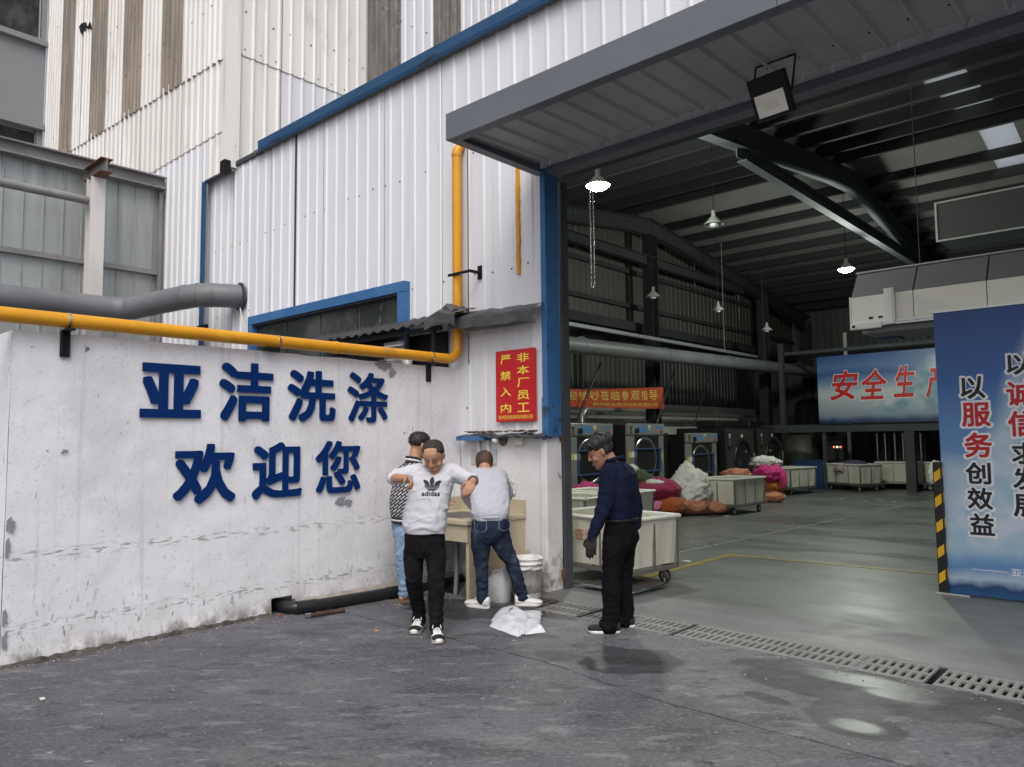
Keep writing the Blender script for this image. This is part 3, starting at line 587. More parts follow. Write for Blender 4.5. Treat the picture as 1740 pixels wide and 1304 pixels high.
# door post in blue, guide rail and lintel
post = bevel(MB().box((-5.105, YF - 0.075, 1.63), (-5.035, YF + 0.16, 4.545)).build('door_post', 'blue_paint', hall), 0.006)
MB().box((-5.108, YF - 0.081, 1.60), (-5.06, YF - 0.0755, 2.05)).build('post_patch', 'blue_paint', hall)
MB().box((-5.136, 6.442, 0.0), (-5.05, 6.52, 4.47)).box((-5.08, 6.40, 0), (-5.05, 6.4415, 4.47)).build('door_guide', 'steel_dark', hall)
for z in (0.12, 1.58, 3.0):
    MB().box((-5.10, 6.36, z), (-5.062, 6.43, z + 0.09), bev=0.004).tube([(-5.075, 6.395, z - 0.02), (-5.075, 6.395, z + 0.11)], 0.012, 8).build('hinge', 'rust', hall)
MB().box((-5.03, 6.14, 4.485), (8, 6.30, 4.565)).build('lintel', 'canopy_grey', hall)
MB().box((-5.03, 6.31, 4.53), (8, 6.50, 4.64)).build('lintel', 'steel_dark', hall)
MB().box((-5.03, 6.51, 4.56), (8, 6.54, 4.58)).build('lintel_strip', 'alu', hall)
# whitewashed masonry stub below the cladding
pier = MB().box((-6.44, YF, 0), (-5.17, YF + 0.30, 1.64)).box((-5.171, YF - 0.045, 0), (-5.085, YF + 0.22, 1.625))
pier = bevel(pier.build('masonry_base', 'whitewash', hall), 0.012, 3)
MB().box((-13.0, YF + 0.02, 0), (-6.5, YF + 0.3, 2.1)).build('masonry_base', 'whitewash', hall)
# ledge with flashing and rubbish
led = MB(); rl = random.Random(11); n = 26; vs = []
for i in range(n):
    u = -6.34 + i * (1.30 / (n - 1)); e = YF - 0.12 - rl.uniform(0, 0.05); zz = 1.655 + rl.uniform(-0.015, 0.015)
    vs += [(u, YF + 0.01, zz + 0.02), (u, e, zz), (u, e, zz - 0.02), (u, YF + 0.01, zz - 0.03)]
led.add(vs, [(4 * i + j, 4 * i + 4 + j, 4 * i + 4 + (j + 1) % 4, 4 * i + (j + 1) % 4) for i in range(n - 1) for j in range(4)]); led.build('ledge_flashing', 'membrane', hall)
MB().box((-6.36, YF - 0.155, 1.60), (-5.92, YF - 0.02, 1.652)).build('ledge_angle', 'blue_paint', hall)
lit = MB()
for i in range(46):
    u = rl.uniform(-6.2, -5.2); y = YF - rl.uniform(0.02, 0.14); s = rl.uniform(0.02, 0.06); M_ = Matrix.Translation((u, y, 1.69 + rl.uniform(0, 0.015))) @ Matrix.Rotation(rl.uniform(0, 6.28), 4, 'Z') @ Matrix.Rotation(rl.uniform(-0.5, 0.5), 4, 'X')
    lit.box((-s, -s * 0.3, -0.004), (s, s * 0.3, 0.004), M_)
lit.build('leaf_litter', 'debris', hall, 'stuff')
# strip window with blue flashing
wx0, wx1 = -11.34, -7.44
win = MB().box((wx0 + 0.11, YF + 0.03, 2.62), (wx1 - 0.08, YF + 0.07, 3.52)).build('window', 'mullion', hall)
nb = 4
for i in range(nb):
    a = wx0 + 0.14 + i * ((wx1 - wx0 - 0.25) / nb); b = a + (wx1 - wx0 - 0.25) / nb - 0.04
    MB().box((a, YF + 0.005, 2.66), (b, YF + 0.0285, 3.49)).build('pane', 'glass_dark', win)
for a, b, z0, z1, y0 in ((wx0 - 0.02, wx1 + 0.07, 3.52, 3.66, YF - 0.10), (wx1 - 0.075, wx1 + 0.07, 2.62, 3.519, YF - 0.097), (wx0 - 0.02, wx0 + 0.10, 2.62, 3.519, YF - 0.097)):
    bevel(MB().box((a, y0, z0), (b, YF + 0.02, z1)).build('window_flashing', 'blue_paint', hall), 0.006)
MB().box((wx0 + 0.11, YF - 0.07, 3.495), (wx1 - 0.08, YF + 0.002, 3.518)).build('window_head', 'steel_dark', hall)

# roof: gable with its ridge along X
YR, ZR, SL = 17.3, 7.78, 0.125
def rz(y): return ZR - SL * abs(y - YR)
X0, X1 = -11.25, 14.0
def roofpatch(xa, xb, ya, yb, name, m, dz=0.0):
    mb = MB(); ys = [ya] + ([YR] if ya < YR < yb else []) + [yb]
    vs = []
    n = len(ys)
    for y in ys: vs += [(xa, y, rz(y) + dz), (xb, y, rz(y) + dz), (xa, y, rz(y) + dz + 0.05), (xb, y, rz(y) + dz + 0.05)]
    fs = []
    for i in range(n - 1):
        o = 4 * i; fs += [(o, o + 1, o + 5, o + 4), (o + 2, o + 6, o + 7, o + 3), (o, o + 4, o + 6, o + 2), (o + 1, o + 3, o + 7, o + 5)]
    fs += [(0, 2, 3, 1), (4 * n - 4, 4 * n - 3, 4 * n - 1, 4 * n - 2)]
    return mb.add(vs, fs).build(name, m, hall)
SKX0, SKX1 = -2.86, -2.26
roofpatch(X0, SKX0, 6.08, 28.7, 'roof', 'roof_underside')
roofpatch(SKX0, SKX1, 6.08, 11.7, 'roof', 'roof_underside'); roofpatch(SKX0, SKX1, 19.4, 28.7, 'roof', 'roof_underside'); roofpatch(SKX0, SKX1, 15.6, 17.35, 'roof', 'roof_underside')
roofpatch(SKX0, SKX1, 11.7, 15.6, 'roof_light', 'skylight'); roofpatch(SKX0, SKX1, 17.35, 19.4, 'roof_light', 'skylight')
xq = SKX1
for xs0 in (2.40, 7.65):
    roofpatch(xq, xs0, 6.08, 28.7, 'roof', 'roof_underside'); roofpatch(xs0, xs0 + 0.6, 6.08, 8.0, 'roof', 'roof_underside'); roofpatch(xs0, xs0 + 0.6, 26.0, 28.7, 'roof', 'roof_underside')
    roofpatch(xs0, xs0 + 0.6, 8.0, 26.0, 'roof_light', 'skylight'); xq = xs0 + 0.6  # strip out of view, added to bring more daylight to the right side
roofpatch(xq, X1, 6.08, 28.7, 'roof', 'roof_underside')
pur = None
y = 7.0
while y < 28.4:
    if abs(y - YR) > 0.2:
        o = MB().box((X0 + 0.02, -0.035, -0.22), (X1 - 0.02, 0.035, -0.004)).box((X0 + 0.02, 0.035, -0.22), (X1 - 0.02, 0.075, -0.205)).build('purlin', 'purlin_dark', hall, loc=(0, 0, 0)) if pur is None else inst(pur, hall, Matrix())
        pur = pur or o
        o.matrix_basis = Matrix.Translation(Vector((6, y - 12, rz(y)))) @ Matrix.Rotation(R(7.1) * (1 if y < YR else -1), 4, 'X')
    y += 1.03
def rafter(x):
    mb = MB(); w = 0.11
    # haunched rafters: deeper at the eaves and ridge
    for s in (-1, 1):
        ye = 6.35 if s < 0 else 28.5
        st = [(ye, 0.62), (ye + (-s) * 3.2, 0.40), (YR + s * 1.2, 0.40), (YR, 0.46)]
        top = [(a, rz(a) - 0.225) for a, d_ in st]; bot = [(a, rz(a) - 0.225 - d_) for a, d_ in st]
        for (t0, t1, b0, b1) in zip(top, top[1:], bot, bot[1:]):
            q = lambda p, hw: [(x - hw, p[0], p[1]), (x + hw, p[0], p[1])]
            def bar(p0, p1, d0, d1, hw):
                vs = [(x - hw, p0[0], p0[1]), (x + hw, p0[0], p0[1]), (x + hw, p1[0], p1[1]), (x - hw, p1[0], p1[1]), (x - hw, p0[0], p0[1] - d0), (x + hw, p0[0], p0[1] - d0), (x + hw, p1[0], p1[1] - d1), (x - hw, p1[0], p1[1] - d1)]
                mb.add(vs, [(0, 1, 2, 3), (7, 6, 5, 4), (0, 4, 5, 1), (1, 5, 6, 2), (2, 6, 7, 3), (3, 7, 4, 0)])
            bar(t0, t1, 0.02, 0.02, w); bar((b0[0], b0[1] + 0.02), (b1[0], b1[1] + 0.02), 0.02, 0.02, w); bar((t0[0], t0[1] - 0.02), (t1[0], t1[1] - 0.02), t0[1] - b0[1] - 0.04, t1[1] - b1[1] - 0.04, 0.012)
    RM_ = 'frame_steel_shaded' if x < -9 else 'frame_steel_lit'; mb.build('rafter', RM_, hall)  # left rafters take the shaded copy of the steel, the rest the lit one
    # level tie between the slopes
    MB().box((x - 0.085, 11.75, 6.26), (x + 0.085, 22.85, 6.28)).box((x - 0.085, 11.4, 6.50), (x + 0.085, 23.2, 6.52)).box((x - 0.01, 11.55, 6.281), (x + 0.01, 23.05, 6.499)).build('tie_beam', RM_, hall)
for x in (-10.6, -5.36, -0.1, 5.15, 10.4): rafter(x)
def hcolumn(x, y, h, w=0.30, d=0.30, name='column', m='frame_steel_shaded', par=None):
    t = 0.018
    MB().box((x - w / 2, y - d / 2, 0), (x + w / 2, y - d / 2 + t, h)).box((x - w / 2, y + d / 2 - t, 0), (x + w / 2, y + d / 2, h)).box((x - t / 2, y - d / 2 + t, 0), (x + t / 2, y + d / 2 - t, h)).build(name, m, par or hall)
hcolumn(-10.6, 17.3, 7.1); hcolumn(-10.6, 24.45, 6.45, 0.3, 0.3); hcolumn(-10.6, 6.6, 6.0)
hcolumn(-10.6, 28.3, 6.0)
for x in (-0.1, 5.15): hcolumn(x, 28.3, 6.0)
# inner walls
def cladding(axis, u0, u1, z0, z1, plane, out, m, name='inner_cladding', par=None, pitch=0.25, step=1.5, **k):
    n = max(1, round((u1 - u0) / step)); st = (u1 - u0) / n
    for i in range(n): sheet(axis, u0 + i * st, u0 + (i + 1) * st, z0, z1, plane + (0.0015 if i % 2 else 0), out, pitch, **k).build(name, m, par or hall)
MB().prism([(6.4, 3.9), (13.3, 3.9), (13.3, rz(13.3) - 0.01), (6.4, rz(6.4) - 0.01)], 'X', -11.24, -11.15).build('inner_panel', 'steel_dark', hall)
for i in range(10):
    ya, yb = 13.3 + i * 1.52, 13.3 + (i + 1) * 1.52; mb = sheet('Y', ya, yb, 4.75, 7.0, -11.22 + (0.0015 if i % 2 else 0), 1)
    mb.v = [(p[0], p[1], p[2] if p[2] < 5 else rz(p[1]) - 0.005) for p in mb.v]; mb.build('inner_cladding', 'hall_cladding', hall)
for z in (5.15, 6.1): MB().box((-11.18, 13.3, z), (-11.1, 28.4, z + 0.12)).build('girt', 'frame_steel_shaded', hall)
MB().box((-11.2, 13.3, 4.5), (-10.95, 28.4, 4.74)).build('girt', 'frame_steel_shaded', hall)
# lean-to behind the machines
MB().box((-12.9, 6.4, 0), (-12.75, 28.4, 2.72)).build('inner_wall', 'hall_wall_white', hall)
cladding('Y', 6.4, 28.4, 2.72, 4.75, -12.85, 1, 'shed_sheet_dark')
yl = 6.3
for y in (12.2, 14.6, 17.0, 19.4, 21.8, 24.2):
    MB().box((-14.7, yl, 4.76), (-11.25, y, 4.84)).build('lean_to_roof', 'shed_sheet_dark', hall); MB().box((-14.7, y, 4.76), (-12.7, y + 1.3, 4.84)).build('lean_to_roof', 'shed_sheet_dark', hall); MB().box((-11.5, y, 4.76), (-11.25, y + 1.3, 4.84)).build('lean_to_roof', 'shed_sheet_dark', hall)
    MB().box((-12.699, y, 4.79), (-11.501, y + 1.3, 4.80)).build('roof_light', 'skylight', hall); yl = y + 1.3  # roof light added to brighten the white wall behind the machines
MB().box((-14.7, yl, 4.76), (-11.25, 28.7, 4.84)).build('lean_to_roof', 'shed_sheet_dark', hall)
for y in (8.5, 11, 13.5, 16, 18.5, 21, 23.5, 26): MB().box((-14.4, y, 4.55), (-11.2, y + 0.08, 4.75)).build('lean_to_beam', 'steel_dark', hall)
MB().box((-14.62, 6.32, 0), (-11.3, 6.42, 4.75)).build('inner_wall', 'hall_cladding', hall)
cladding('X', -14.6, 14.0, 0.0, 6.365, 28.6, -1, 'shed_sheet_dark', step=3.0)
MB().box((13.9, 6.3, 0), (14.0, 28.7, 6.4)).build('inner_wall', 'hall_cladding', hall)
for z in (2.4, 4.6): MB().box((-11, 28.42, z), (14, 28.5, z + 0.12)).build('girt', 'frame_steel_shaded', hall)
# ------------------------------------------------------------------ canopy over the doorway
can = thing('door_canopy', 'grey flat metal canopy jutting out above the open doorway', 'canopy', (-1, 5.5, 4.5))
CY0, CX0 = 4.78, -5.17
for a, b in ((CX0, -1.9), (-1.9, 2.2), (2.2, 8.0)):
    bevel(MB().box((a + 0.0015, CY0, 4.49), (b - 0.0015, CY0 + 0.05, 4.755)).build('fascia', 'canopy_grey', can), 0.004)
bevel(MB().box((CX0, CY0 + 0.051, 4.492), (CX0 + 0.05, YF - 0.03, 4.752)).build('fascia', 'canopy_grey', can), 0.004)
MB().box((CX0 + 0.051, CY0 + 0.051, 4.49), (8, CY0 + 0.11, 4.505)).box((CX0 + 0.051, CY0 + 0.111, 4.49), (CX0 + 0.11, YF - 0.04, 4.505)).build('lip', 'canopy_grey', can)
MB().box((CX0 + 0.02, CY0 + 0.03, 4.70), (8, YF - 0.03, 4.748)).build('canopy_top', 'canopy_grey', can)
x = CX0 + 0.06
while x < 7.9:
    b = min(x + 1.04, 7.98); mb = sheet('X', x, b, 0, 1.21, 0.0, -1, 0.26, 0.06, 0.028, phase=CX0)
    mb.v = [(p[0], CY0 + 0.06 + p[2], 4.555 + p[1] + 0.03 * p[2]) for p in mb.v]
    mb.build('soffit_sheet', 'canopy_sheet', can); x = b
sc = MB()
for u in np.arange(CX0 + 0.2, 7.5, 0.26):
    for y in (CY0 + 0.12, CY0 + 0.95): sc.lathe((u, y, 4.555 + 0.03 * (y - CY0) - 0.004), [(0.0, -0.008), (0.010, -0.006), (0.012, 0.004)], 6, False)
sc.build('screw', 'steel_black', can, 'stuff')

# ------------------------------------------------------------------ tall building behind, on the left
tall = thing('tall_factory', 'tall old factory clad in white corrugated sheets with brown translucent strips', 'building', (-17, 10, 0))
XT = -12.05; YT = 6.08
def seamA(x): return 8.38 + (-12.1 - x) * 0.060
ed = [(-22.4, -21.75, 0), (-21.75, -21.05, 0), (-21.05, -20.2, 1), (-20.2, -19.6, 0), (-19.6, -18.97, 0), (-18.97, -17.97, 1), (-17.97, -16.95, 0), (-16.95, -15.95, 1), (-15.95, -14.88, 0), (-14.88, -13.98, 1), (-13.98, -13.02, 0), (-13.02, -12.07, 0)]
for a, b, k in ed:
    za = seamA((a + b) / 2)
    sheet('X', a - 0.01, b, seamA(a) + 0.0, 16.5, YT - 0.034 - (0.0015 if k else 0), -1, 0.2, 0.10, 0.03, skew=-0.06).build('cladding_sheet', 'fibre_brown' if k else 'sheet_old', tall)
    lowz = 7.0 if a > -15.5 else 2.0
    if b > -15.4:
        sheet('X', a - 0.01, b, 7.08, za + 0.15, YT - 0.016, -1, 0.25, 0.085, 0.03).build('cladding_sheet', 'sheet_old', tall)
        if b < -12.8: sheet('X', a - 0.01, b, 2.0, 7.2, YT, -1, 0.25, 0.085, 0.03).build('cladding_sheet', 'sheet_white', tall)
        elif a < -12.85: sheet('X', a - 0.01, -12.87, 2.0, 7.2, YT, -1, 0.25, 0.085, 0.03).build('cladding_sheet', 'sheet_white', tall); sheet('X', -12.87, b, 6.33, 7.2, YT, -1, 0.25, 0.085, 0.03).build('cladding_sheet', 'sheet_old', tall)
        else: sheet('X', a - 0.01, b, 6.33, 7.2, YT, -1, 0.25, 0.085, 0.03).build('cladding_sheet', 'sheet_old', tall)
    else:
        sheet('X', a - 0.01, b, 2.0, za + 0.15, YT - 0.016, -1, 0.25, 0.085, 0.03).build('cladding_sheet', 'sheet_old', tall)
jt = MB()
for a, b, k in ed: jt.box((b - 0.006, YT - 0.040, seamA(b) + 0.01), (b + 0.006, YT - 0.0365, 16.4)); jt.box((b - 0.008, YT - 0.021, 7.1), (b + 0.004, YT - 0.018, seamA(b)))
for a in (7.02, 7.98, 8.93, 9.82, 10.74, 11.6, 12.6): jt.box((XT + 0.034, a - 0.006, 8.45), (XT + 0.037, a + 0.006, 16.4)); jt.box((XT + 0.0145, a - 0.006, 6.4), (XT + 0.017, a + 0.006, 8.42))
jt.build('sheet_joint', 'steel_primer', tall, 'stuff')
sd_ed = [(6.08, 7.02, 0), (7.02, 7.98, 0), (7.98, 8.93, 0), (8.93, 9.82, 1), (9.82, 10.74, 0), (10.74, 11.6, 1), (11.6, 12.6, 0), (12.6, 13.6, 0), (13.6, 14.5, 1)] + [(14.5 + i, 15.5 + i, 0) for i in range(14)]
for a, b, k in sd_ed:
    if k: sheet('Y', a, b + 0.01, 6.3, 16.5, XT + 0.032, 1, 0.25, 0.09, 0.03).build('cladding_sheet', 'fibre_grey', tall)
    else:
        sheet('Y', a, b + 0.01, 8.43, 16.5, XT + 0.030, 1, 0.25, 0.07, 0.03).build('cladding_sheet', 'sheet_white' if a > 8 else 'sheet_old', tall)
        sheet('Y', a, b + 0.01, 6.3, 8.55, XT + 0.012, 1, 0.25, 0.07, 0.03).build('cladding_sheet', 'sheet_old' if a < 7 else 'sheet_white', tall)
MB().box((XT - 0.16, YT - 0.085, 6.34), (XT + 0.075, YT - 0.066, 16.5)).box((XT + 0.068, YT - 0.065, 6.34), (XT + 0.078, YT + 0.12, 16.5)).build('corner_trim', 'sheet_old', tall)
MB().box((-12.95, YT - 0.035, 6.29), (XT + 0.04, YT + 0.01, 6.328)).build('bottom_trim', 'steel_dark', tall)
MB().box((XT - 0.07, YT - 0.15, 6.22), (XT + 0.10, YT - 0.04, 6.44)).build('gutter_box', 'steel_black', tall)
dp = MB().box((-12.95, YT - 0.075, 2.0), (-12.86, YT - 0.035, 6.285)).build('downpipe', 'blue_trim_dark', tall)
MB().box((-12.99, YT - 0.09, 3.60), (-12.66, YT - 0.036, 3.68)).build('pipe_bracket', 'steel_black', tall)
hp = [aty(*p, YT - 0.072) for p in ((134, 46), (138, 40), (146, 38), (149, 45), (153, 36), (156, 48), (150, 50), (146, 47), (143, 52), (141, 58), (137, 57))]
MB().add([tuple(p) for p in hp] + [(p.x, p.y + 0.004, p.z) for p in hp], [tuple(range(len(hp)))]).build('hole_dark_patch', 'ink_black', tall, fixn=False)  # flat black patch painted for the dark inside of a torn hole
sc = MB()
for z in (9.6, 11.0, 12.6):
    for u in np.arange(-21.5, -12.2, 0.42): screws(sc, 'X', YT - 0.036, -1, [u + random.uniform(-.1, .1)], z + random.uniform(-.06, .06), 0.018)
    for u in np.arange(6.4, 14, 0.42): screws(sc, 'Y', XT + 0.032, 1, [u + random.uniform(-.1, .1)], z - 0.4 + random.uniform(-.06, .06), 0.018)
for u in np.arange(6.3, 9, 0.3): screws(sc, 'Y', XT + 0.03, 1, [u], 8.55, 0.014)
sc.build('screw', 'steel_black', tall, 'stuff')
MB().box((-22.4, YT + 0.5, 0), (-15.0, 28, 16.4)).build('core_wall', 'steel_dark', tall)

# ------------------------------------------------------------------ grey rendered block at the far left
gb = thing('grey_block', 'plain grey rendered block with dark windows at the far left edge', 'building', (-24, 2, 0))
XB = -22.35
def PB(px, py): return atx(px, py, XB)
MB().box((-30, -8, 0), (XB, 6.0, 9.42)).box((-30, -8, 9.42), (XB - 0.2, 6.0, 9.98)).box((-30, 5.86, 9.42), (XB, 6.0, 9.98)).box((-30, -8, 9.98), (XB, 6.0, 12.45)).box((-30, -8, 12.45), (XB - 0.2, 6.0, 17)).box((-30, 5.9, 12.45), (XB, 6.0, 17)).build('wall', 'render_grey', gb)
for z0, z1 in ((8.2, 9.97), (12.47, 14.6)):
    w_ = MB().box((XB - 0.19, 4.4, z0 if z0 > 9 else 9.43), (XB - 0.12, 5.88, z1)).build('window', 'mullion', gb)
    MB().box((XB - 0.115, 4.45, (z0 if z0 > 9 else 9.43) + 0.05), (XB - 0.10, 5.83, z1 - 0.05)).build('pane', 'glass_dark', w_)
    MB().box((XB - 0.14, -2.0, (z0 if z0 > 9 else 9.43)), (XB - 0.12, 4.39, z1)).build('pane', 'glass_dark', w_)
for z in (9.985, 12.30): MB().box((XB + 0.002, -8, z), (XB + 0.14, 6.0, z + 0.15)).build('sill', 'render_grey', gb)
MB().box((XB + 0.002, -8, 9.30), (XB + 0.1, 6.0, 9.40)).build('sill', 'post_white', gb)

# ------------------------------------------------------------------ open shed on the left, behind the lettered wall
XS = -14.75
shed = thing('steel_shed', 'grey sheet metal shed wall with steel frame behind the lettered wall', 'shed', (XS, 4, 0))
u = -3.0
while u < 6.0:
    b = min(u + 0.62, 6.03); sheet('Y', u, b, 2.0, 6.547, XS, 1, 0.31, 0.04, 0.03).build('cladding_sheet', 'shed_sheet', shed); u = b
for z in (6.56, 6.78): MB().box((XS - 0.02, -3, z - 0.012), (XS + 0.22, 6.05, z + 0.012)).build('beam_flange', 'steel_primer', shed)
MB().box((XS + 0.09, -3, 6.573), (XS + 0.11, 6.05, 6.767)).build('beam_web', 'steel_primer', shed)
for z in (4.86,): MB().box((XS + 0.035, -3, z), (XS + 0.11, 5.95, z + 0.09)).build('rail', 'steel_primer', shed)
pc = atx(160, 420, XS + 0.55)
for dx in (-0.11, 0.10): MB().box((pc.x + dx, pc.y - 0.12, 2.0), (pc.x + dx + 0.015, pc.y + 0.12, 6.32)).build('post_flange', 'post_white', shed)
MB().box((pc.x - 0.094, pc.y - 0.01, 2.0), (pc.x + 0.099, pc.y + 0.01, 6.32)).build('post_web', 'post_white', shed)
for z in (6.335, 6.56): MB().box((XS + 0.2, pc.y - 0.10, z), (pc.x + 0.5, pc.y + 0.10, z + 0.014)).build('bracket_flange', 'rust', shed)
MB().box((XS + 0.2, pc.y - 0.008, 6.35), (pc.x + 0.5, pc.y + 0.008, 6.559)).build('bracket_web', 'steel_primer', shed)
pp = atx(0, 310, XS + 0.55); pq = atx(150, 341, XS + 0.55)
MB().tube([pp - (pq - pp) * 1.0, pp, pq], 0.075, 12).build('rail_pipe', 'steel_primer', shed)
MB().box((XS - 4, 5.98, 0), (XS - 0.01, 6.04, 6.5)).box((XS + 0.04, 5.96, 2.0), (XS + 0.12, 6.03, 6.5)).build('end_post', 'steel_primer', shed)

# ------------------------------------------------------------------ lettered plaster wall
lw = thing('plaster_wall', 'long whitewashed plaster wall carrying the big blue characters', 'wall', (XW, 3.9, 0))
def wall_front():
    """front face as a grid with a broken foot, rounded ends and a hole for the black pipe"""
    mb = MB(); y0, y1, H_ = 1.585, YF, 2.46; ny, nz_ = 150, 66
    ys = [y0 + (y1 - y0) * i / ny for i in range(ny + 1)]; zs = [H_ * j / nz_ for j in range(nz_ + 1)]
    vs = []
    for j, z in enumerate(zs):
        for i, y in enumerate(ys):
            b = 0.010 * mnoise.noise(Vector((y * 1.3, z * 1.3, 3))) + 0.004 * mnoise.noise(Vector((y * 6, z * 6, 8)))
            if z < 0.12: b += (0.12 - z) * 0.12 * (1 + mnoise.noise(Vector((y * 3, 0, 4))))
            zz = z + (0.012 * mnoise.noise(Vector((y * 3, 1, 6))) if j == nz_ else 0)
            vs.append((XW + b, y, zz))
    fs = []
    for j in range(nz_):
        for i in range(ny):
            yc, zc = (ys[i] + ys[i + 1]) / 2, (zs[j] + zs[j + 1]) / 2
            if 3.72 < yc < 3.96 and zc < 0.15 - 0.2 * abs(yc - 3.84) : continue
            a = j * (ny + 1) + i; fs.append((a, a + 1, a + ny + 2, a + ny + 1))
    return mb.add(vs, fs, True)
wf = wall_front().build('wall_face', 'plaster', lw)
MB().box((XW - 0.26, 1.6, 0), (XW - 0.03, 3.70, 2.45)).box((XW - 0.26, 3.98, 0), (XW - 0.03, YF - 0.002, 2.45)).box((XW - 0.26, 3.70, 0.16), (XW - 0.03, 3.98, 2.45)).box((XW - 0.24, 3.70, 0), (XW - 0.22, 3.98, 0.16)).build('wall_core', 'plaster', lw)
# the return that runs away to the left
mb = MB(); vs = []; ny = 40
for j in range(41):
    z = 2.455 * j / 40
    for i in range(ny + 1):
        x = XW - 0.002 - 3.0 * i / ny; vs.append((x + (0.006 * mnoise.noise(Vector((0, z * 5, 2))) if i == 0 else 0), 1.583 + 0.008 * mnoise.noise(Vector((x * 2, z * 2, 1))), z))
mb.add(vs, [(j * (ny + 1) + i, j * (ny + 1) + i + 1, (j + 1) * (ny + 1) + i + 1, (j + 1) * (ny + 1) + i) for j in range(40) for i in range(ny)], True).build('wall_return', 'plaster', lw)
# worn patches where the corner has lost its plaster
for (y, z, a, b, sd0) in ((1.612, 1.02, 0.030, 0.05, 1), (1.60, 0.86, 0.016, 0.07, 2), (1.598, 0.36, 0.018, 0.06, 3), (1.60, 0.19, 0.025, 0.06, 4), (1.95, 1.55, 0.022, 0.018, 5), (5.02, 2.43, 0.10, 0.05, 8), (5.14, 2.35, 0.05, 0.04, 9), (4.48, 1.00, 0.06, 0.045, 10), (4.58, 0.985, 0.035, 0.03, 11)):
    vs = [(XW + 0.016, y, z)]
    for i in range(22):
        an = i / 22 * 6.2832; q = 1 + 0.9 * mnoise.noise(Vector((math.cos(an) * 2, math.sin(an) * 2, sd0 * 3.1))); vs.append((XW + 0.0155, max(1.5885, y + a * q * math.cos(an)), z + b * q * math.sin(an)))
    MB().add(vs, [(0, i + 1, (i + 1) % 22 + 1) for i in range(22)]).build('bare_patch', 'render_grey', lw)
# wall top coping of rough mortar behind the pipe
mb = MB(); vs = []
for i in range(60):
    y = 1.6 + i * (4.55 / 59); z = 2.452 + 0.02 * mnoise.noise(Vector((y * 4, 0, 1)))
    vs += [(XW - 0.005, y, z), (XW - 0.26, y, z + 0.01)]
mb.add(vs, [(2 * i, 2 * i + 1, 2 * i + 3, 2 * i + 2) for i in range(59)]).build('coping', 'whitewash', lw)
# low mortar kerb at the foot of the wall behind the black pipe
mb = MB(); vs = []
for i in range(40):
    y = 3.98 + i * (2.1 / 39); n1 = 0.012 * mnoise.noise(Vector((y * 5, 0, 1))); vs += [(XW + 0.01, y, 0.10 + n1), (XW + 0.075, y, 0.08 + n1), (XW + 0.10, y, 0.0)]
mb.add(vs, [(3 * i + j, 3 * i + j + 1, 3 * i + j + 4, 3 * i + j + 3) for i in range(39) for j in range(2)], True).build('kerb', 'mortar', lw)

# grime packed into the angle between wall and yard
mb = MB(); vs = []
for i in range(90):
    y = 1.58 + i * (2.12 / 89); n1 = abs(mnoise.noise(Vector((y * 9, 0, 3)))) * 0.035 - 0.006; vs += [(XW + 0.022, y, 0.03 + n1), (XW + 0.036, y, 0.012 + n1 * 0.3), (XW + 0.055 + n1 * 0.8, y, 0.0)]
mb.add(vs, [(3 * i + j, 3 * i + j + 1, 3 * i + j + 4, 3 * i + j + 3) for i in range(89) for j in range(2)], True).build('grime_edge', 'grime', lw)
# ------------------------------------------------------------------ blue characters on the wall
CH = [('亚', 75, 108, 468, 455, 'upper row, first character from the left, wide and square'), ('洁', 585, 100, 930, 478, ''), ('洗', 1025, 150, 1332, 478, ''), ('涤', 1410, 165, 1668, 485, ''),
      ('欢', 290, 622, 688, 1005, ''), ('迎', 797, 612, 1115, 972, ''), ('您', 1205, 603, 1490, 938, '')]
LBL = ['raised blue Chinese character, first of the upper row on the wall', 'raised blue Chinese character, second of the upper row on the wall', 'raised blue Chinese character, third of the upper row on the wall', 'raised blue Chinese character, last of the upper row on the wall',
       'raised blue Chinese character, first of the lower row on the wall', 'raised blue Chinese character, middle of the lower row on the wall', 'raised blue Chinese character, last of the lower row on the wall']
for (c, x0, y0, x1, y1, _), lb in zip(CH, LBL):
    k = 460 / 1740.0; P = lambda x, y: atx(220 + x * k, 590 + y * k, XW + 0.04)
    ym = (y0 + y1) / 2; xm = (x0 + x1) / 2
    u0, u1 = P(x0, ym).y, P(x1, ym).y; v1, v0 = P(xm, y0).z, P(xm, y1).z
    bold = {'亚': 0.036, '洁': 0.028, '洗': 0.025, '欢': 0.026, '迎': 0.025}.get(c, 0.017)
    mb = text_mb(c, (u0, v0, u1, v1), lambda u, v, w: (XW + 0.0195 + (0.005 if w > 0 else -0.005), u, v), bold, 0, 0.05)
    o = mb.build('wall_character', 'letter_blue', None, loc=(XW + 0.03, (u0 + u1) / 2, v0)); tag(o, lb, 'lettering', 'blue characters on the plaster wall')

# ------------------------------------------------------------------ yellow gas pipe
gp = thing('gas_pipe', 'yellow gas pipe running along the wall top and up the cladding', 'pipe', (-6.37, 4, 2.55))
PXX, PZ, PR, PY_ = -6.375, 2.555, 0.058, YF - 0.105
path = [(PXX, -3.0, PZ), (PXX, 1.0, PZ), (PXX, 3.0, PZ), (PXX, 5.0, PZ)] + arc((PXX, PY_ - 0.16, PZ + 0.16), 0.16, -math.pi / 2, 0, 8, 'YZ') + [(PXX, PY_, 3.6), (PXX, PY_, 4.3), (PXX, PY_, 5.0)] + [(PXX, p.y, p.z) for p in arc((PXX, PY_ + 0.14, 5.04), 0.14, math.pi, math.pi / 2, 7, 'YZ')]
MB().tube(path, PR, 20).build('pipe_run', 'gas_yellow', gp)
for y in (1.3, 4.35): MB().tube([(PXX, y, PZ), (PXX, y + 0.035, PZ)], PR + 0.006, 20).build('weld_collar', 'gas_yellow', gp)
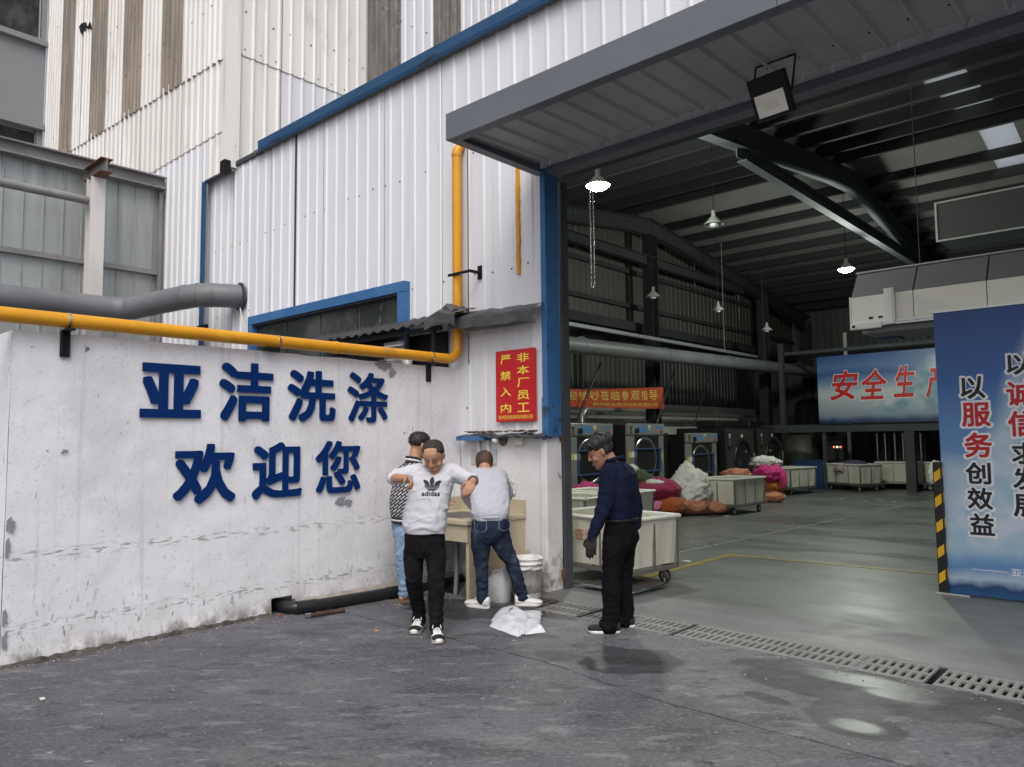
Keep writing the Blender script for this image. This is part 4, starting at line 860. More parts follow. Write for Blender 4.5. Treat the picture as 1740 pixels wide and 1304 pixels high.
MB().tube([(PXX, PY_, 5.02), (PXX, PY_, 5.06)], PR + 0.006, 20).build('weld_collar', 'gas_yellow', gp)
for y in (1.93, 3.72, 5.66):
    c = MB().tube([(PXX, y - 0.008, PZ), (PXX, y + 0.008, PZ)], PR + 0.005, 20); c.build('clamp', 'chrome', gp)
for y, L_ in ((1.93, 0.20), (5.66, 0.19)):
    MB().box((XW + 0.012, y - 0.035, PZ - PR - 0.22), (XW + 0.024, y + 0.035, PZ - PR - 0.022)).box((XW + 0.012, y - 0.03, PZ - PR - 0.022), (PXX + 0.09, y + 0.03, PZ - PR - 0.008)).box((XW + 0.024, y - 0.03, PZ - PR - 0.2), (XW + 0.05, y - 0.022, PZ - PR - 0.022)).build('bracket', 'steel_black', gp)
MB().box((XW + 0.004, 3.60, PZ - PR - 0.035), (PXX + 0.02, 3.74, PZ - PR - 0.005)).build('bracket', 'steel_black', gp)
MB().box((PXX - 0.08, PY_ - 0.08, 3.55), (PXX + 0.30, PY_ - 0.06, 3.58)).box((PXX + 0.27, PY_ - 0.0595, 3.55), (PXX + 0.30, YF - 0.021, 3.58)).box((PXX + 0.255, YF - 0.02, 3.49), (PXX + 0.315, YF - 0.001, 3.65)).build('bracket', 'steel_black', gp)
MB().tube([(PXX, PY_, 3.555), (PXX, PY_, 3.575)], PR + 0.006, 20).build('clamp', 'chrome', gp)
# thin cable beside it
cb = MB().tube([(-6.26, YF - 0.035, 2.5), (-6.262, YF - 0.034, 3.5), (-6.258, YF - 0.035, 4.4), (-6.26, YF - 0.034, 5.4)], 0.006, 6).build('cable', 'steel_dark'); tag(cb, 'thin dark cable dropping down beside the vertical yellow pipe', 'cable')
ys = MB(); pts = []; ry = random.Random(4)
for i in range(26):
    z = 3.45 + 1.3 * i / 25; pts.append((z, 0.018 + ry.uniform(-0.006, 0.009), 0.018 + ry.uniform(-0.004, 0.008)))
ys.add([q for z, a, b in pts for q in ((-5.47 - a, YF - 0.0015, z), (-5.47 - a, YF - 0.033, z), (-5.47 + b, YF - 0.033, z), (-5.47 + b, YF - 0.0015, z))], [(4 * i + j, 4 * i + 4 + j, 4 * i + 5 + j, 4 * i + 1 + j) for i in range(25) for j in range(3)]).build('paint_streak', 'gas_yellow', hall)

# ------------------------------------------------------------------ big grey duct over the shed
dk = thing('grey_duct', 'thick grey duct bending from the shed into the white cladding', 'duct', (-13.7, 3, 3.95))
pth = [(-13.73, -4, 3.88), (-13.73, 2.0, 3.92), (-13.73, 4.0, 3.94), (-13.73, 4.75, 3.945), (-13.66, 4.98, 3.95), (-13.5, 5.10, 3.965), (-12.35, 5.50, 4.05), (-12.12, 5.60, 4.06), (-11.95, 5.76, 4.06), (-11.80, 6.0, 4.06), (-11.72, 6.3, 4.06)]
MB().tube(pth, 0.20, 24).build('duct_run', 'pipe_grey', dk)
for i in (2, 3, 5, 6, 7, 8):
    a, b = Vector(pth[i]), Vector(pth[i + 1]); d_ = (b - a).normalized() * 0.012; MB().tube([a - d_, a + d_], 0.206, 24).build('seam_band', 'pipe_grey', dk)
MB().tube([(-11.735, 6.12, 4.06), (-11.73, 6.15, 4.06)], 0.235, 24).build('wall_collar', 'steel_dark', dk)

# ------------------------------------------------------------------ scrappy awning over the wash place
aw = thing('scrap_awning', 'sagging dark corrugated awning patched with grey membrane above the sink', 'awning', (-7, 6, 3))
YA = 5.80
mb = MB(); vs = []; n = 150; xa, xb = -9.15, -6.30
for i in range(n + 1):
    x = xa + (xb - xa) * i / n; w = 0.015 * math.cos(2 * math.pi * (x - xa) / 0.19); sag = 0.02 * math.sin((x - xa) / (xb - xa) * 3.1)
    vs += [(x, YA + 0.02 * mnoise.noise(Vector((x * 3, 0, 0))), 3.005 + w - sag), (x, YF - 0.03, 3.15 + w), (x, YA + 0.02 * mnoise.noise(Vector((x * 3, 0, 0))), 2.995 + w - sag), (x, YF - 0.03, 3.14 + w)]
mb.add(vs, [(4 * i, 4 * i + 1, 4 * i + 5, 4 * i + 4) for i in range(n)] + [(4 * i + 2, 4 * i + 6, 4 * i + 7, 4 * i + 3) for i in range(n)] + [(4 * i, 4 * i + 4, 4 * i + 6, 4 * i + 2) for i in range(n)], True).build('awning_sheet', 'awning_sheet', aw)
def crumple(name, x0, x1, y0, y1, zf, drop, seed, m='membrane'):
    """membrane laid over the awning edge and hanging down by drop"""
    mb = MB(); nx, ny = 26, 12; vs = []
    for j in range(ny + 1):
        for i in range(nx + 1):
            x = x0 + (x1 - x0) * i / nx; t = j / ny
            if t < 0.6: y = y1 + (y0 - y1) * t / 0.6; z = zf(x, y)
            else: y = y0 - 0.012; z = zf(x, y0) - drop * (t - 0.6) / 0.4
            q = Vector((x * 5, y * 5 + z * 4, seed)); a = mnoise.noise(q); b = mnoise.noise(q * 2.3)
            vs.append((x, y + 0.022 * a, z + 0.028 * a + 0.012 * b))
    return mb.add(vs, [(j * (nx + 1) + i, j * (nx + 1) + i + 1, (j + 1) * (nx + 1) + i + 1, (j + 1) * (nx + 1) + i) for j in range(ny) for i in range(nx)]).build(name, m, aw)
crumple('membrane_sheet', -6.34, -5.06, YA + 0.10, YF - 0.03, lambda x, y: 2.99 + 0.15 * max(0, (y - YA)) / 0.4 - 0.03 * (x + 6.3), 0.14, 2.0)
crumple('membrane_sheet', -6.62, -6.10, YA - 0.02, YF - 0.03, lambda x, y: 3.06 + 0.10 * max(0, (y - YA)) / 0.4 + 0.07 * max(0, 1 - abs(x + 6.37) / 0.2), 0.15, 5.0)
crumple('membrane_sheet', -6.42, -6.22, YA + 0.06, YF - 0.04, lambda x, y: 3.12 + 0.08 * max(0, 1 - abs(x + 6.35) / 0.12), 0.14, 8.0)
MB().box((-6.20, YA + 0.20, 2.845), (-5.12, YA + 0.24, 2.905)).build('edge_bar', 'steel_primer', aw)
MB().box((-9.1, YA + 0.06, 2.90), (-6.45, YA + 0.10, 2.955)).build('edge_bar', 'steel_black', aw)
for x in (-8.2, -7.1, -6.6): MB().box((x, YA + 0.06, 2.1), (x + 0.05, YA + 0.10, 2.899)).build('prop', 'steel_black', aw)
MB().box((-9.0, YF - 0.05, 2.47), (-6.62, YF - 0.028, 2.93)).build('shade_board', 'steel_black', aw)  # black board added as the shadow below the awning
rk = thing('louvre_unit', 'small white louvred vent half hidden under the awning', 'vent', (-7.4, 5.9, 2.5))
MB().box((-7.62, 5.96, 2.47), (-7.18, 6.0, 2.86)).build('frame', 'steel_primer', rk)
for i in range(6): MB().box((-7.6, 5.91, 2.50 + i * 0.058), (-7.2, 5.955, 2.518 + i * 0.058)).build('slat', 'mullion', rk)
rb = MB(); rb.tube([(-7.05, 5.7, 2.46), (-7.0, 5.68, 2.56), (-6.9, 5.66, 2.60), (-6.78, 5.64, 2.56), (-6.74, 5.62, 2.45)], [0.06, 0.09, 0.10, 0.08, 0.04], 12).build('bundle', 'shed_sheet', None, loc=(-6.9, 5.66, 2.45)); tag(bpy.data.objects['bundle'], 'crumpled grey bundle stuffed on the wall top beneath the awning', 'bundle')
stick = MB().tube([(-11.2, 6.05, 3.2), (-11.35, 6.0, 3.55), (-11.5, 6.02, 3.82)], 0.009, 6).build('loose_wire', 'post_white'); tag(stick, 'loose pale wire sticking out beside the grey duct end', 'wire')

# ------------------------------------------------------------------ red warning sign
rs = thing('warning_sign', 'red metal sign with yellow characters forbidding entry beside the door', 'sign', (-5.6, YF - 0.04, 1.8))
A, B, C_, D_ = [aty(*p, YF - 0.045) for p in ((842, 598), (909, 591), (911, 714), (845, 719))]
x0, x1, z0, z1 = (A.x + D_.x) / 2, (B.x + C_.x) / 2, (C_.z + D_.z) / 2, (A.z + B.z) / 2
bevel(MB().box((x0, YF - 0.055, z0), (x1, YF - 0.030, z1)).build('panel', 'sign_red', rs), 0.002)
sw, sh = x1 - x0, z1 - z0
pl = lambda u, v, w: (x0 + u * sw, YF - 0.0565, z0 + v * sh)
def vtext(chars, u0, u1, vt, vb, size, parent, m, name='character', place=pl, bold=0.012):
    n = len(chars)
    for i, c in enumerate(chars):
        vc = vt - (vt - vb) * (i / (n - 1) if n > 1 else 0)
        text_mb(c, (u0, vc - size / 2, u1, vc + size / 2), place, bold).build(name, m, parent, fixn=False)
vtext('非本厂员工', 0.56, 0.86, 0.88, 0.19, 0.125, rs, 'sign_yellow'); vtext('严禁入内', 0.13, 0.40, 0.875, 0.19, 0.125, rs, 'sign_yellow')
text_mb('杭州亚洁洗涤科技有限公司', (0.07, 0.035, 0.93, 0.09), pl, 0.01).build('caption', 'sign_yellow', rs, fixn=False)

# ------------------------------------------------------------------ wash sink in the corner
sk = thing('wash_sink', 'beige terrazzo wash sink with splashback in the corner by the door', 'sink', (-5.9, 5.75, 0))
SX0, SX1, SY0, SY1, SZ = XW + 0.02, -5.43, 5.30, YF - 0.004, 0.80
bevel(MB().box((SX0, SY0 - 0.03, SZ - 0.05), (SX1 + 0.02, SY0 + 0.10, SZ)).box((SX0, SY1 - 0.12, SZ - 0.05), (SX1 + 0.02, SY1, SZ)).box((SX0, SY0 + 0.1, SZ - 0.05), (SX0 + 0.12, SY1 - 0.12, SZ)).box((SX1 - 0.2, SY0 + 0.1, SZ - 0.05), (SX1 + 0.02, SY1 - 0.12, SZ)).build('rim', 'terrazzo', sk), 0.01)
MB().box((SX0, SY0, SZ - 0.22), (SX1 - 0.002, SY0 + 0.05, SZ - 0.051)).build('apron', 'terrazzo', sk)
MB().box((SX0 + 0.13, SY0 + 0.11, SZ - 0.2), (SX1 - 0.21, SY1 - 0.13, SZ - 0.19)).box((SX0 + 0.121, SY0 + 0.101, SZ - 0.2), (SX0 + 0.135, SY1 - 0.121, SZ - 0.012)).box((SX1 - 0.215, SY0 + 0.101, SZ - 0.2), (SX1 - 0.201, SY1 - 0.121, SZ - 0.012)).box((SX0 + 0.121, SY1 - 0.135, SZ - 0.2), (SX1 - 0.201, SY1 - 0.1205, SZ - 0.012)).box((SX0 + 0.121, SY0 + 0.101, SZ - 0.2), (SX1 - 0.201, SY0 + 0.115, SZ - 0.012)).build('basin', 'stainless', sk)
MB().box((SX0, SY1 - 0.03, SZ + 0.001), (SX1 + 0.015, SY1, SZ + 0.15)).build('splashback', 'terrazzo', sk)
MB().box((SX0, SY0 + 0.05, SZ + 0.001), (SX0 + 0.03, SY1 - 0.031, SZ + 0.15)).build('splashback', 'terrazzo', sk)
poly = [(SY0 + 0.0, 0.0), (SY0 + 0.14, 0.0), (SY0 + 0.19, 0.18), (SY0 + 0.26, 0.36), (SY0 + 0.40, 0.50), (SY0 + 0.55, 0.52), (SY0 + 0.66, 0.42), (SY0 + 0.70, 0.2), (SY0 + 0.70, 0.0), (SY1 - 0.0, 0.0), (SY1, SZ - 0.05), (SY0 - 0.0, SZ - 0.05)]
poly = [(SY0 + 0.02, 0.0), (SY1, 0.0), (SY1, SZ - 0.051), (SY0 + 0.02, SZ - 0.051)]
MB().prism(poly, 'X', SX1 - 0.045, SX1).build('side_panel', 'terrazzo', sk)
poly = [(SX1 - 0.30, 0.0), (SX1 - 0.046, 0.0), (SX1 - 0.046, SZ - 0.225), (SX1 - 0.16, SZ - 0.225), (SX1 - 0.11, SZ - 0.35), (SX1 - 0.10, SZ - 0.5), (SX1 - 0.16, SZ - 0.62)]
MB().prism(poly, 'Y', SY0 + 0.15, SY0 + 0.21).build('support', 'mossy', sk)
MB().tube([(-5.80, SY0 + 0.2, SZ - 0.2), (-5.80, SY0 + 0.2, 0.25), (-5.78, SY0 + 0.16, 0.0)], 0.024, 10).build('waste_pipe', 'pipe_grey', sk)
MB().tube([(-6.0, SY1 - 0.06, SZ + 0.2), (-6.0, SY1 - 0.14, SZ + 0.22), (-6.0, SY1 - 0.24, SZ + 0.20), (-6.0, SY1 - 0.26, SZ + 0.15)], 0.014, 8).box((-6.02, SY1 - 0.1, SZ + 0.2), (-5.98, SY1 - 0.04, SZ + 0.25)).build('tap', 'steel_black', sk)
sb = thing('soap_bottle', 'clear pump soap bottle with green top standing on the sink', 'bottle', (-5.83, SY1 - 0.20, SZ))
MB().lathe((-5.83, SY1 - 0.2, SZ), [(0, 0), (0.035, 0.0), (0.04, 0.02), (0.04, 0.10), (0.03, 0.14), (0.014, 0.16), (0.014, 0.17), (0, 0.17)], 16).build('bottle_body', 'jug_plastic', sb)
MB().lathe((-5.83, SY1 - 0.2, SZ), [(0.016, 0.17), (0.018, 0.175), (0.018, 0.20), (0.006, 0.205), (0.006, 0.235), (0, 0.236)], 12).box((-5.875, SY1 - 0.207, SZ + 0.236), (-5.82, SY1 - 0.193, SZ + 0.25)).build('pump', 'soap_green', sb)

# small fittings on the whitewashed stub
YP = YF - 0.001
def wpt(px, py, d_=0.0): return aty(px, py, YF - d_)
a = wpt(885, 741); b = wpt(893, 757); jb = bevel(MB().box((a.x - 0.06, YP - 0.05, b.z), (a.x + 0.06, YP, b.z + 0.115)).build('junction_box', 'beige_plastic', None, loc=(a.x, YP, b.z)), 0.005); tag(jb, 'small beige switch box on the white stub wall under the ledge', 'switch box')
c = wpt(856, 749); lb = thing('bulb_holder', 'bare bulb in a round rusty holder under the ledge', 'light bulb', (c.x, YP, c.z))
MB().lathe((c.x, YP, c.z), [(0.0, 0.0), (0.062, 0.0), (0.058, -0.018), (0.03, -0.022), (0.028, -0.05), (0, -0.05)], 18, axis='Y').build('holder', 'debris', lb)
MB().lathe((c.x - 0.035, YP - 0.05, c.z + 0.005), [(0.0, 0.0), (0.015, -0.01), (0.034, -0.04), (0.034, -0.065), (0.02, -0.088), (0, -0.092)], 16, axis='Y').build('bulb', 'bulb_off', lb)
for i, (px, lbq) in enumerate(((816, 'white conduit dropping from the blue ledge angle, left of two'), (832, 'white conduit dropping from the blue ledge angle, right of two'))):
    t_ = wpt(px, 750); o = MB().tube([(t_.x, YP - 0.022, 1.60), (t_.x, YP - 0.022, 1.05)], 0.018, 10).build('conduit', 'label_white'); tag(o, lbq, 'conduit', 'conduits above the sink')
a = wpt(802, 763); b = wpt(845, 790)
mr_ = MB().box((a.x, YP - 0.012, b.z), (b.x, YP - 0.001, a.z - 0.005)).build('notice_plate', 'ink_grey', None, loc=(a.x, YP, b.z)); tag(mr_, 'thin grey plate on the stub wall behind the two conduits', 'plate')
# torn paper and plug hole
c = wpt(868, 828); mb = MB(); vs = []
for j in range(9):
    for i in range(9):
        u, v = (i - 4) / 4, (j - 4) / 4; q = Vector((u * 2, v * 2, 3)); vs.append((c.x + 0.075 * u * (1 - 0.2 * v) + 0.012 * mnoise.noise(q), YP - 0.012 - 0.03 * abs(mnoise.noise(q * 1.7)), c.z + 0.085 * v + 0.015 * mnoise.noise(q + Vector((4, 0, 0)))))
o = mb.add(vs, [(9 * j + i, 9 * j + i + 1, 9 * j + i + 10, 9 * j + i + 9) for j in range(8) for i in range(8)]).build('torn_paper', 'paper_litter', None, loc=(c.x, YP, c.z)); tag(o, 'torn crumpled paper stuck to the stub wall beside the sink', 'paper')

# ------------------------------------------------------------------ bucket, canister, bag
BX, BY = -5.12, 5.84
bk = thing('paint_bucket', 'dirty white paint bucket standing by the door jamb', 'bucket', (BX, BY, 0))
MB().lathe((BX, BY, 0), [(0 if r_ == 0 else r_ * 1.07, z_ * 1.08) for r_, z_ in [(0, 0.0), (0.128, 0.0), (0.134, 0.012), (0.150, 0.27), (0.158, 0.272), (0.158, 0.285), (0.151, 0.288), (0.153, 0.315), (0.161, 0.317), (0.161, 0.33), (0.154, 0.333), (0.156, 0.36), (0.164, 0.365), (0.164, 0.376), (0.150, 0.376), (0.146, 0.30), (0.14, 0.06), (0, 0.06)]], 32).build('bucket_body', 'bucket_white', bk)
hd = [(BX - 0.174 * math.cos(a_), BY - 0.174 * math.sin(a_) - 0.01, 0.36 - 0.08 * math.sin(a_)) for a_ in np.linspace(0.05, 3.09, 20)]
MB().tube(hd, 0.005, 6).build('bail_handle', 'cart_steel', bk)
JX, JY = -5.19, 5.50
jg = thing('plastic_canister', 'translucent white canister half full standing under the sink', 'canister', (JX, JY, 0))
def superloft(mb, rings, n=28, p=3.0):
    vs = []
    for (cx, cy, z, a, b) in rings:
        for k in range(n):
            t = 2 * math.pi * k / n; ct, st = math.cos(t), math.sin(t)
            vs.append((cx + a * math.copysign(abs(ct) ** (2 / p), ct), cy + b * math.copysign(abs(st) ** (2 / p), st), z))
    m_ = len(rings); return mb.add(vs, [(i * n + k, i * n + (k + 1) % n, (i + 1) * n + (k + 1) % n, (i + 1) * n + k) for i in range(m_ - 1) for k in range(n)], True)
mb = MB(); superloft(mb, [(JX, JY, 0.0, 0.001, 0.001), (JX, JY, 0.001, 0.105, 0.08), (JX, JY, 0.012, 0.118, 0.09), (JX, JY, 0.20, 0.118, 0.09), (JX, JY, 0.235, 0.112, 0.085), (JX + 0.03, JY, 0.275, 0.07, 0.06), (JX + 0.045, JY, 0.30, 0.04, 0.04), (JX + 0.05, JY, 0.315, 0.024, 0.024), (JX + 0.05, JY, 0.34, 0.024, 0.024), (JX + 0.05, JY, 0.341, 0.001, 0.001)])
mb.build('canister_body', 'jug_plastic', jg)
MB().tube([(JX - 0.085, JY, 0.225), (JX - 0.075, JY, 0.275), (JX - 0.045, JY, 0.302), (JX, JY, 0.306), (JX + 0.035, JY, 0.30)], 0.016, 10).build('handle', 'jug_plastic', jg)
mb = MB(); superloft(mb, [(JX, JY, 0.004, 0.001, 0.001), (JX, JY, 0.005, 0.11, 0.083), (JX, JY, 0.018, 0.1145, 0.0865), (JX, JY, 0.125, 0.1145, 0.0865), (JX, JY, 0.126, 0.001, 0.001)]).build('liquid', 'liquid', jg)
pb = thing('plastic_bag', 'white folded plastic bag lying on the ground by the drain', 'plastic bag', (-4.5, 4.97, 0))
def flap(name, corners, h, seed, n=22, lift=None):
    c00, c10, c11, c01 = [Vector((*p[:2], 0)) for p in corners]; hz = [p[2] if len(p) > 2 else 0 for p in corners]
    mb = MB(); vs = []
    for j in range(n + 1):
        for i in range(n + 1):
            u, v = i / n, j / n; p = c00 * (1 - u) * (1 - v) + c10 * u * (1 - v) + c11 * u * v + c01 * (1 - u) * v
            z = hz[0] * (1 - u) * (1 - v) + hz[1] * u * (1 - v) + hz[2] * u * v + hz[3] * (1 - u) * v
            e = (16 * u * (1 - u) * v * (1 - v)) ** 0.45; q = Vector((p.x * 7, p.y * 7, seed)); nn = mnoise.noise(q); n2 = mnoise.noise(q * 2.7)
            vs.append((p.x + 0.010 * n2, p.y + 0.010 * mnoise.noise(q + Vector((0, 0, 5))), 0.006 + z + e * (h + 0.03 * nn + 0.006 * abs(n2))))
    return mb.add(vs, [(j * (n + 1) + i, j * (n + 1) + i + 1, (j + 1) * (n + 1) + i + 1, (j + 1) * (n + 1) + i) for j in range(n) for i in range(n)], True).build(name, 'bag_plastic', pb)
def g2(px, py, h=0.0): p = atz(px, py); return (p.x, p.y, h)
flap('bag_fold', [g2(831, 1066), g2(880, 1084), g2(912, 1062), g2(852, 1042, 0.03)], 0.055, 1)
flap('bag_fold', [g2(834, 1056), g2(890, 1080), g2(906, 1054), g2(858, 1038, 0.02)], 0.088, 7)
flap('bag_flap', [g2(893, 1081), g2(916, 1072), g2(921, 1046, 0.03), g2(864, 1040, 0.0)], 0.04, 3)
flap('bag_flap', [g2(895, 1080), g2(928, 1076, 0.0), g2(920, 1068, 0.02), g2(900, 1066)], 0.035, 5)
mk = [Vector(g2(x, y)) for x, y in ((864, 1058), (871, 1053), (872, 1054.2), (865, 1059.2))]
MB().add([(p.x, p.y, 0.112) for p in mk], [(0, 1, 2, 3)]).build('blue_mark', 'panel_blue', pb, fixn=False)

# ------------------------------------------------------------------ black waste pipe and bits along the wall foot
bp = thing('waste_pipe', 'thick black plastic waste pipe lying along the foot of the wall', 'pipe', (-6.25, 4.4, 0))
MB().tube([(XW - 0.15, 3.86, 0.062), (XW + 0.02, 3.86, 0.062), (XW + 0.11, 3.87, 0.06), (XW + 0.17, 3.93, 0.06), (XW + 0.20, 4.02, 0.06), (XW + 0.245, 4.5, 0.06), (XW + 0.29, 4.95, 0.06)], 0.055, 16).build('pipe_run', 'black_pvc', bp)
MB().tube([(XW + 0.16, 3.89, 0.062), (XW + 0.205, 4.08, 0.062)], 0.060, 16).build('elbow_socket', 'black_pvc', bp); MB().tube([(XW + 0.287, 4.86, 0.062), (XW + 0.30, 5.0, 0.062)], 0.060, 16).build('end_socket', 'black_pvc', bp)
MB().tube([(XW + 0.30, 5.0, 0.05), (XW + 0.27, 5.25, 0.045), (XW + 0.22, 5.6, 0.045), (XW + 0.2, 6.0, 0.045)], 0.04, 12).build('hose', 'black_pvc', bp)
p0, p1 = atz(522, 1051), atz(585, 1041); rr = thing('iron_rod', 'short rusty iron bar with a shiny end lying by the black pipe', 'bar', (p0.x, p0.y, 0))
MB().tube([(p0.x, p0.y, 0.022), (p1.x, p1.y, 0.022)], 0.02, 10).build('bar', 'iron_brown', rr); dv = (p1 - p0).normalized()
MB().tube([(p0.x - dv.x * 0.02, p0.y - dv.y * 0.02, 0.022), (p0.x + dv.x * 0.03, p0.y + dv.y * 0.03, 0.022)], 0.024, 10).build('end_nut', 'chrome', rr)
for i, (px, py, m_, lb_) in enumerate(((640, 1074, 'sack_salmon', 'orange cigarette end on the ground before the walking man'), (475, 1047, 'sack_rust', 'scrap of orange plastic at the pipe hole in the wall'), (72, 1190, 'paper_litter', 'pale scrap of litter at the left of the yard'))):
    q = atz(px, py); o = MB().box((q.x - 0.02, q.y - 0.012, 0.004), (q.x + 0.02, q.y + 0.012, 0.014), bev=0.003).build('litter_scrap', m_, None, loc=(q.x, q.y, 0)); tag(o, lb_, 'litter')

# ------------------------------------------------------------------ floodlight under the canopy
fl = thing('floodlight', 'black square floodlight hanging unlit under the canopy', 'floodlight', (-2.25, 5.55, 4.35))
FM = Matrix.Translation((-2.26, 5.50, 4.23)) @ Matrix.Rotation(R(-4), 4, 'Z') @ Matrix.Rotation(R(30), 4, 'X')
# local: face looks along -Z? build with the face on -Y
bx = MB().box((-0.15, -0.02, -0.165), (0.15, 0.045, 0.165), FM, 0.008); bx.build('housing', 'steel_black', fl)
MB().box((-0.118, -0.0275, -0.135), (0.118, -0.0205, 0.035), FM).build('reflector_glass', 'flood_glass', fl)
MB().box((-0.06, -0.031, -0.085), (0.06, -0.028, -0.02), FM).build('led_plate', 'beige_plastic', fl)
for i in range(7): MB().box((-0.12 + i * 0.04 - 0.004, 0.046, -0.12), (-0.12 + i * 0.04 + 0.004, 0.075, 0.12), FM).build('fin', 'steel_black', fl)
br = [FM @ Vector(p) for p in ((-0.162, 0.02, 0.0), (-0.162, 0.02, 0.05))]
MB().tube([FM @ Vector((0.165, 0.02, 0.0)), Vector((-2.10, 5.62, 4.56)), Vector((-2.42, 5.62, 4.56)), FM @ Vector((-0.165, 0.02, 0.0))], 0.010, 6).build('yoke', 'steel_black', fl)

# grit swept against the wall foot and the drain edge
gt = MB(); rgt = random.Random(21)
for i in range(420):
    if i % 3 == 0: x, y = rgt.uniform(-5.0, 0.6), DR0 - abs(rgt.gauss(0, 0.10))
    elif i % 3 == 1: x, y = XW + 0.03 + abs(rgt.gauss(0, 0.10)), rgt.uniform(1.6, 5.2)
    else: x, y = rgt.uniform(-6.2, 0.8), rgt.uniform(1.5, 5.4)
    s = rgt.uniform(0.002, 0.0075); M_ = Matrix.Translation((x, y, 0.002 + s * 0.4)) @ Matrix.Rotation(rgt.uniform(0, 6.28), 4, 'Z') @ Matrix.Rotation(rgt.uniform(0, 0.7), 4, 'X'); gt.box((-s, -s * 0.7, -s * 0.5), (s * rgt.uniform(0.6, 1), s * 0.7, s * 0.5), M_)
tag(gt.build('grit', 'mortar', None, 'stuff'), 'loose grit scattered over the yard, thickest at wall and drain', 'grit')
# ================================================================== inside the hall
# ------------------------------------------------------------------ washing machines
XM = -9.9
def washer(y0, y1, z0, z1, num, label, small=False):
    t = thing('washing_machine', label, 'washing machine', (XM, (y0 + y1) / 2, 0), group='industrial washers along the left wall')
    w = y1 - y0; hp = 0.27 * (z1 - z0) / 1.7
    MB().box((XM - 1.25, y0 + 0.02, z0), (XM - 0.03, y1 - 0.02, z1 - 0.03)).build('casing', 'machine_black', t)
    f = MB(); oy0, oy1 = y0 + 0.20 * w, y1 - 0.12 * w; oz0, oz1 = z0 + 0.16 * (z1 - z0), z0 + 0.82 * (z1 - z0)
    for a, b, c, d_ in ((y0, oy0, z0, z1 - hp - 0.01), (oy1, y1, z0, z1 - hp - 0.01), (oy0, oy1, z0, oz0), (oy0, oy1, oz1, z1 - hp - 0.01)): f.box((XM - 0.03, a, c), (XM, b, d_))
    f.build('front_panel', 'stainless', t)
    MB().box((XM - 0.25, oy0, oz0), (XM - 0.20, oy1, oz1)).build('recess', 'stainless', t)
    MB().box((XM - 0.03, y0, z1 - hp), (XM + 0.04, y1, z1), bev=0.012).build('control_panel', 'stainless', t)
    X = XM + 0.0405
    MB().box((X, y0 + 0.27 * w, z1 - hp * 0.8), (X + 0.003, y0 + 0.50 * w, z1 - hp * 0.2)).build('display', 'panel_blue', t)
    MB().box((X, y0 + 0.80 * w, z1 - hp * 0.42), (X + 0.003, y0 + 0.95 * w, z1 - hp * 0.16)).build('badge', 'panel_blue', t)
    MB().box((X, y0 + 0.20 * w, z1 - hp * 0.85), (X + 0.04, y0 + 0.27 * w, z1 - hp * 0.42)).build('handset', 'machine_black', t)
    MB().lathe((X, y0 + 0.09 * w, z1 - hp * 0.36), [(0, 0.012), (0.05, 0.010), (0.06, 0.0)], 16, axis='X').build('dial', 'stainless_dark', t)
    for k in range(2): MB().box((X, y0 + 0.07 * w, z1 - hp * (0.72 + 0.16 * k)), (X + 0.006, y0 + 0.11 * w, z1 - hp * (0.62 + 0.16 * k))).build('socket', 'machine_black', t)
    MB().lathe((X, y0 + 0.885 * w, z1 - hp * 0.72), [(0, 0.04), (0.025, 0.035), (0.028, 0.0)], 12, axis='X').build('knob', 'ink_red', t)
    ny, nz_ = y0 + 0.58 * w, z1 - hp * 0.36
    MB().lathe((X, ny, nz_), [(0, 0.004), (0.055, 0.004), (0.058, 0.0)], 20, axis='X').build('number_plate', 'label_white', t)
    text_mb(num, (ny - 0.028, nz_ - 0.042, ny + 0.028, nz_ + 0.042), lambda u, v, q: (X + 0.0055, u, v), 0.015).build('number', 'ink_black', t, fixn=False)
    # round door
    cy, cz, rd = (oy0 + oy1) / 2 - 0.02 * w, (oz0 + oz1) / 2, min((oz1 - oz0) * 0.50, (oy1 - oy0) * 0.50)
    MB().lathe((XM - 0.12, cy, cz), [(rd, -0.08), (rd, 0.05), (rd * 0.95, 0.10), (rd * 0.84, 0.10), (rd * 0.74, 0.04), (rd * 0.74, -0.08)], 40, axis='X').build('door_ring', 'chrome', t)
    MB().lathe((XM - 0.12, cy, cz), [(rd * 0.74, 0.0), (rd * 0.5, 0.05), (rd * 0.25, 0.075), (0, 0.08)], 32, axis='X').build('door_glass', 'glass_black', t)
    db = MB()
    for z in (cz - rd * 0.55, cz + rd * 0.42): db.box((XM - 0.02, oy0 + 0.01, z), (XM + 0.03, oy1 + 0.05, z + 0.035))
    db.box((XM - 0.019, oy1 - 0.02, cz - rd * 0.55 + 0.05), (XM + 0.029, oy1 + 0.04, cz + rd * 0.42)); db.box((XM - 0.019, oy0 + 0.012, cz - rd * 0.55 + 0.05), (XM + 0.029, oy0 + 0.05, cz + rd * 0.42))
    db.build('door_bar', 'door_blue', t)
    for k in range(3): MB().box((XM + 0.0005, y0 + (0.06 + 0.07 * k) * w, z0 + 0.52 * (z1 - z0)), (XM + 0.003, y0 + (0.12 + 0.07 * k) * w, z0 + 0.60 * (z1 - z0))).build('label_sticker', 'label_white' if k else 'label_yellow', t)
    MB().box((XM + 0.0005, y1 - 0.10 * w, z0 + 0.46 * (z1 - z0)), (XM + 0.003, y1 - 0.04 * w, z0 + 0.58 * (z1 - z0))).build('label_sticker', 'label_yellow', t)
    MB().box((XM - 1.2, y0 + 0.05, 0), (XM - 0.05, y1 - 0.05, z0 - 0.001)).build('base_frame', 'door_blue', t)
    return t
washer(12.66, 14.31, 0.30, 1.95, '5', 'steel front-loading washer numbered 5, nearest the doorway')
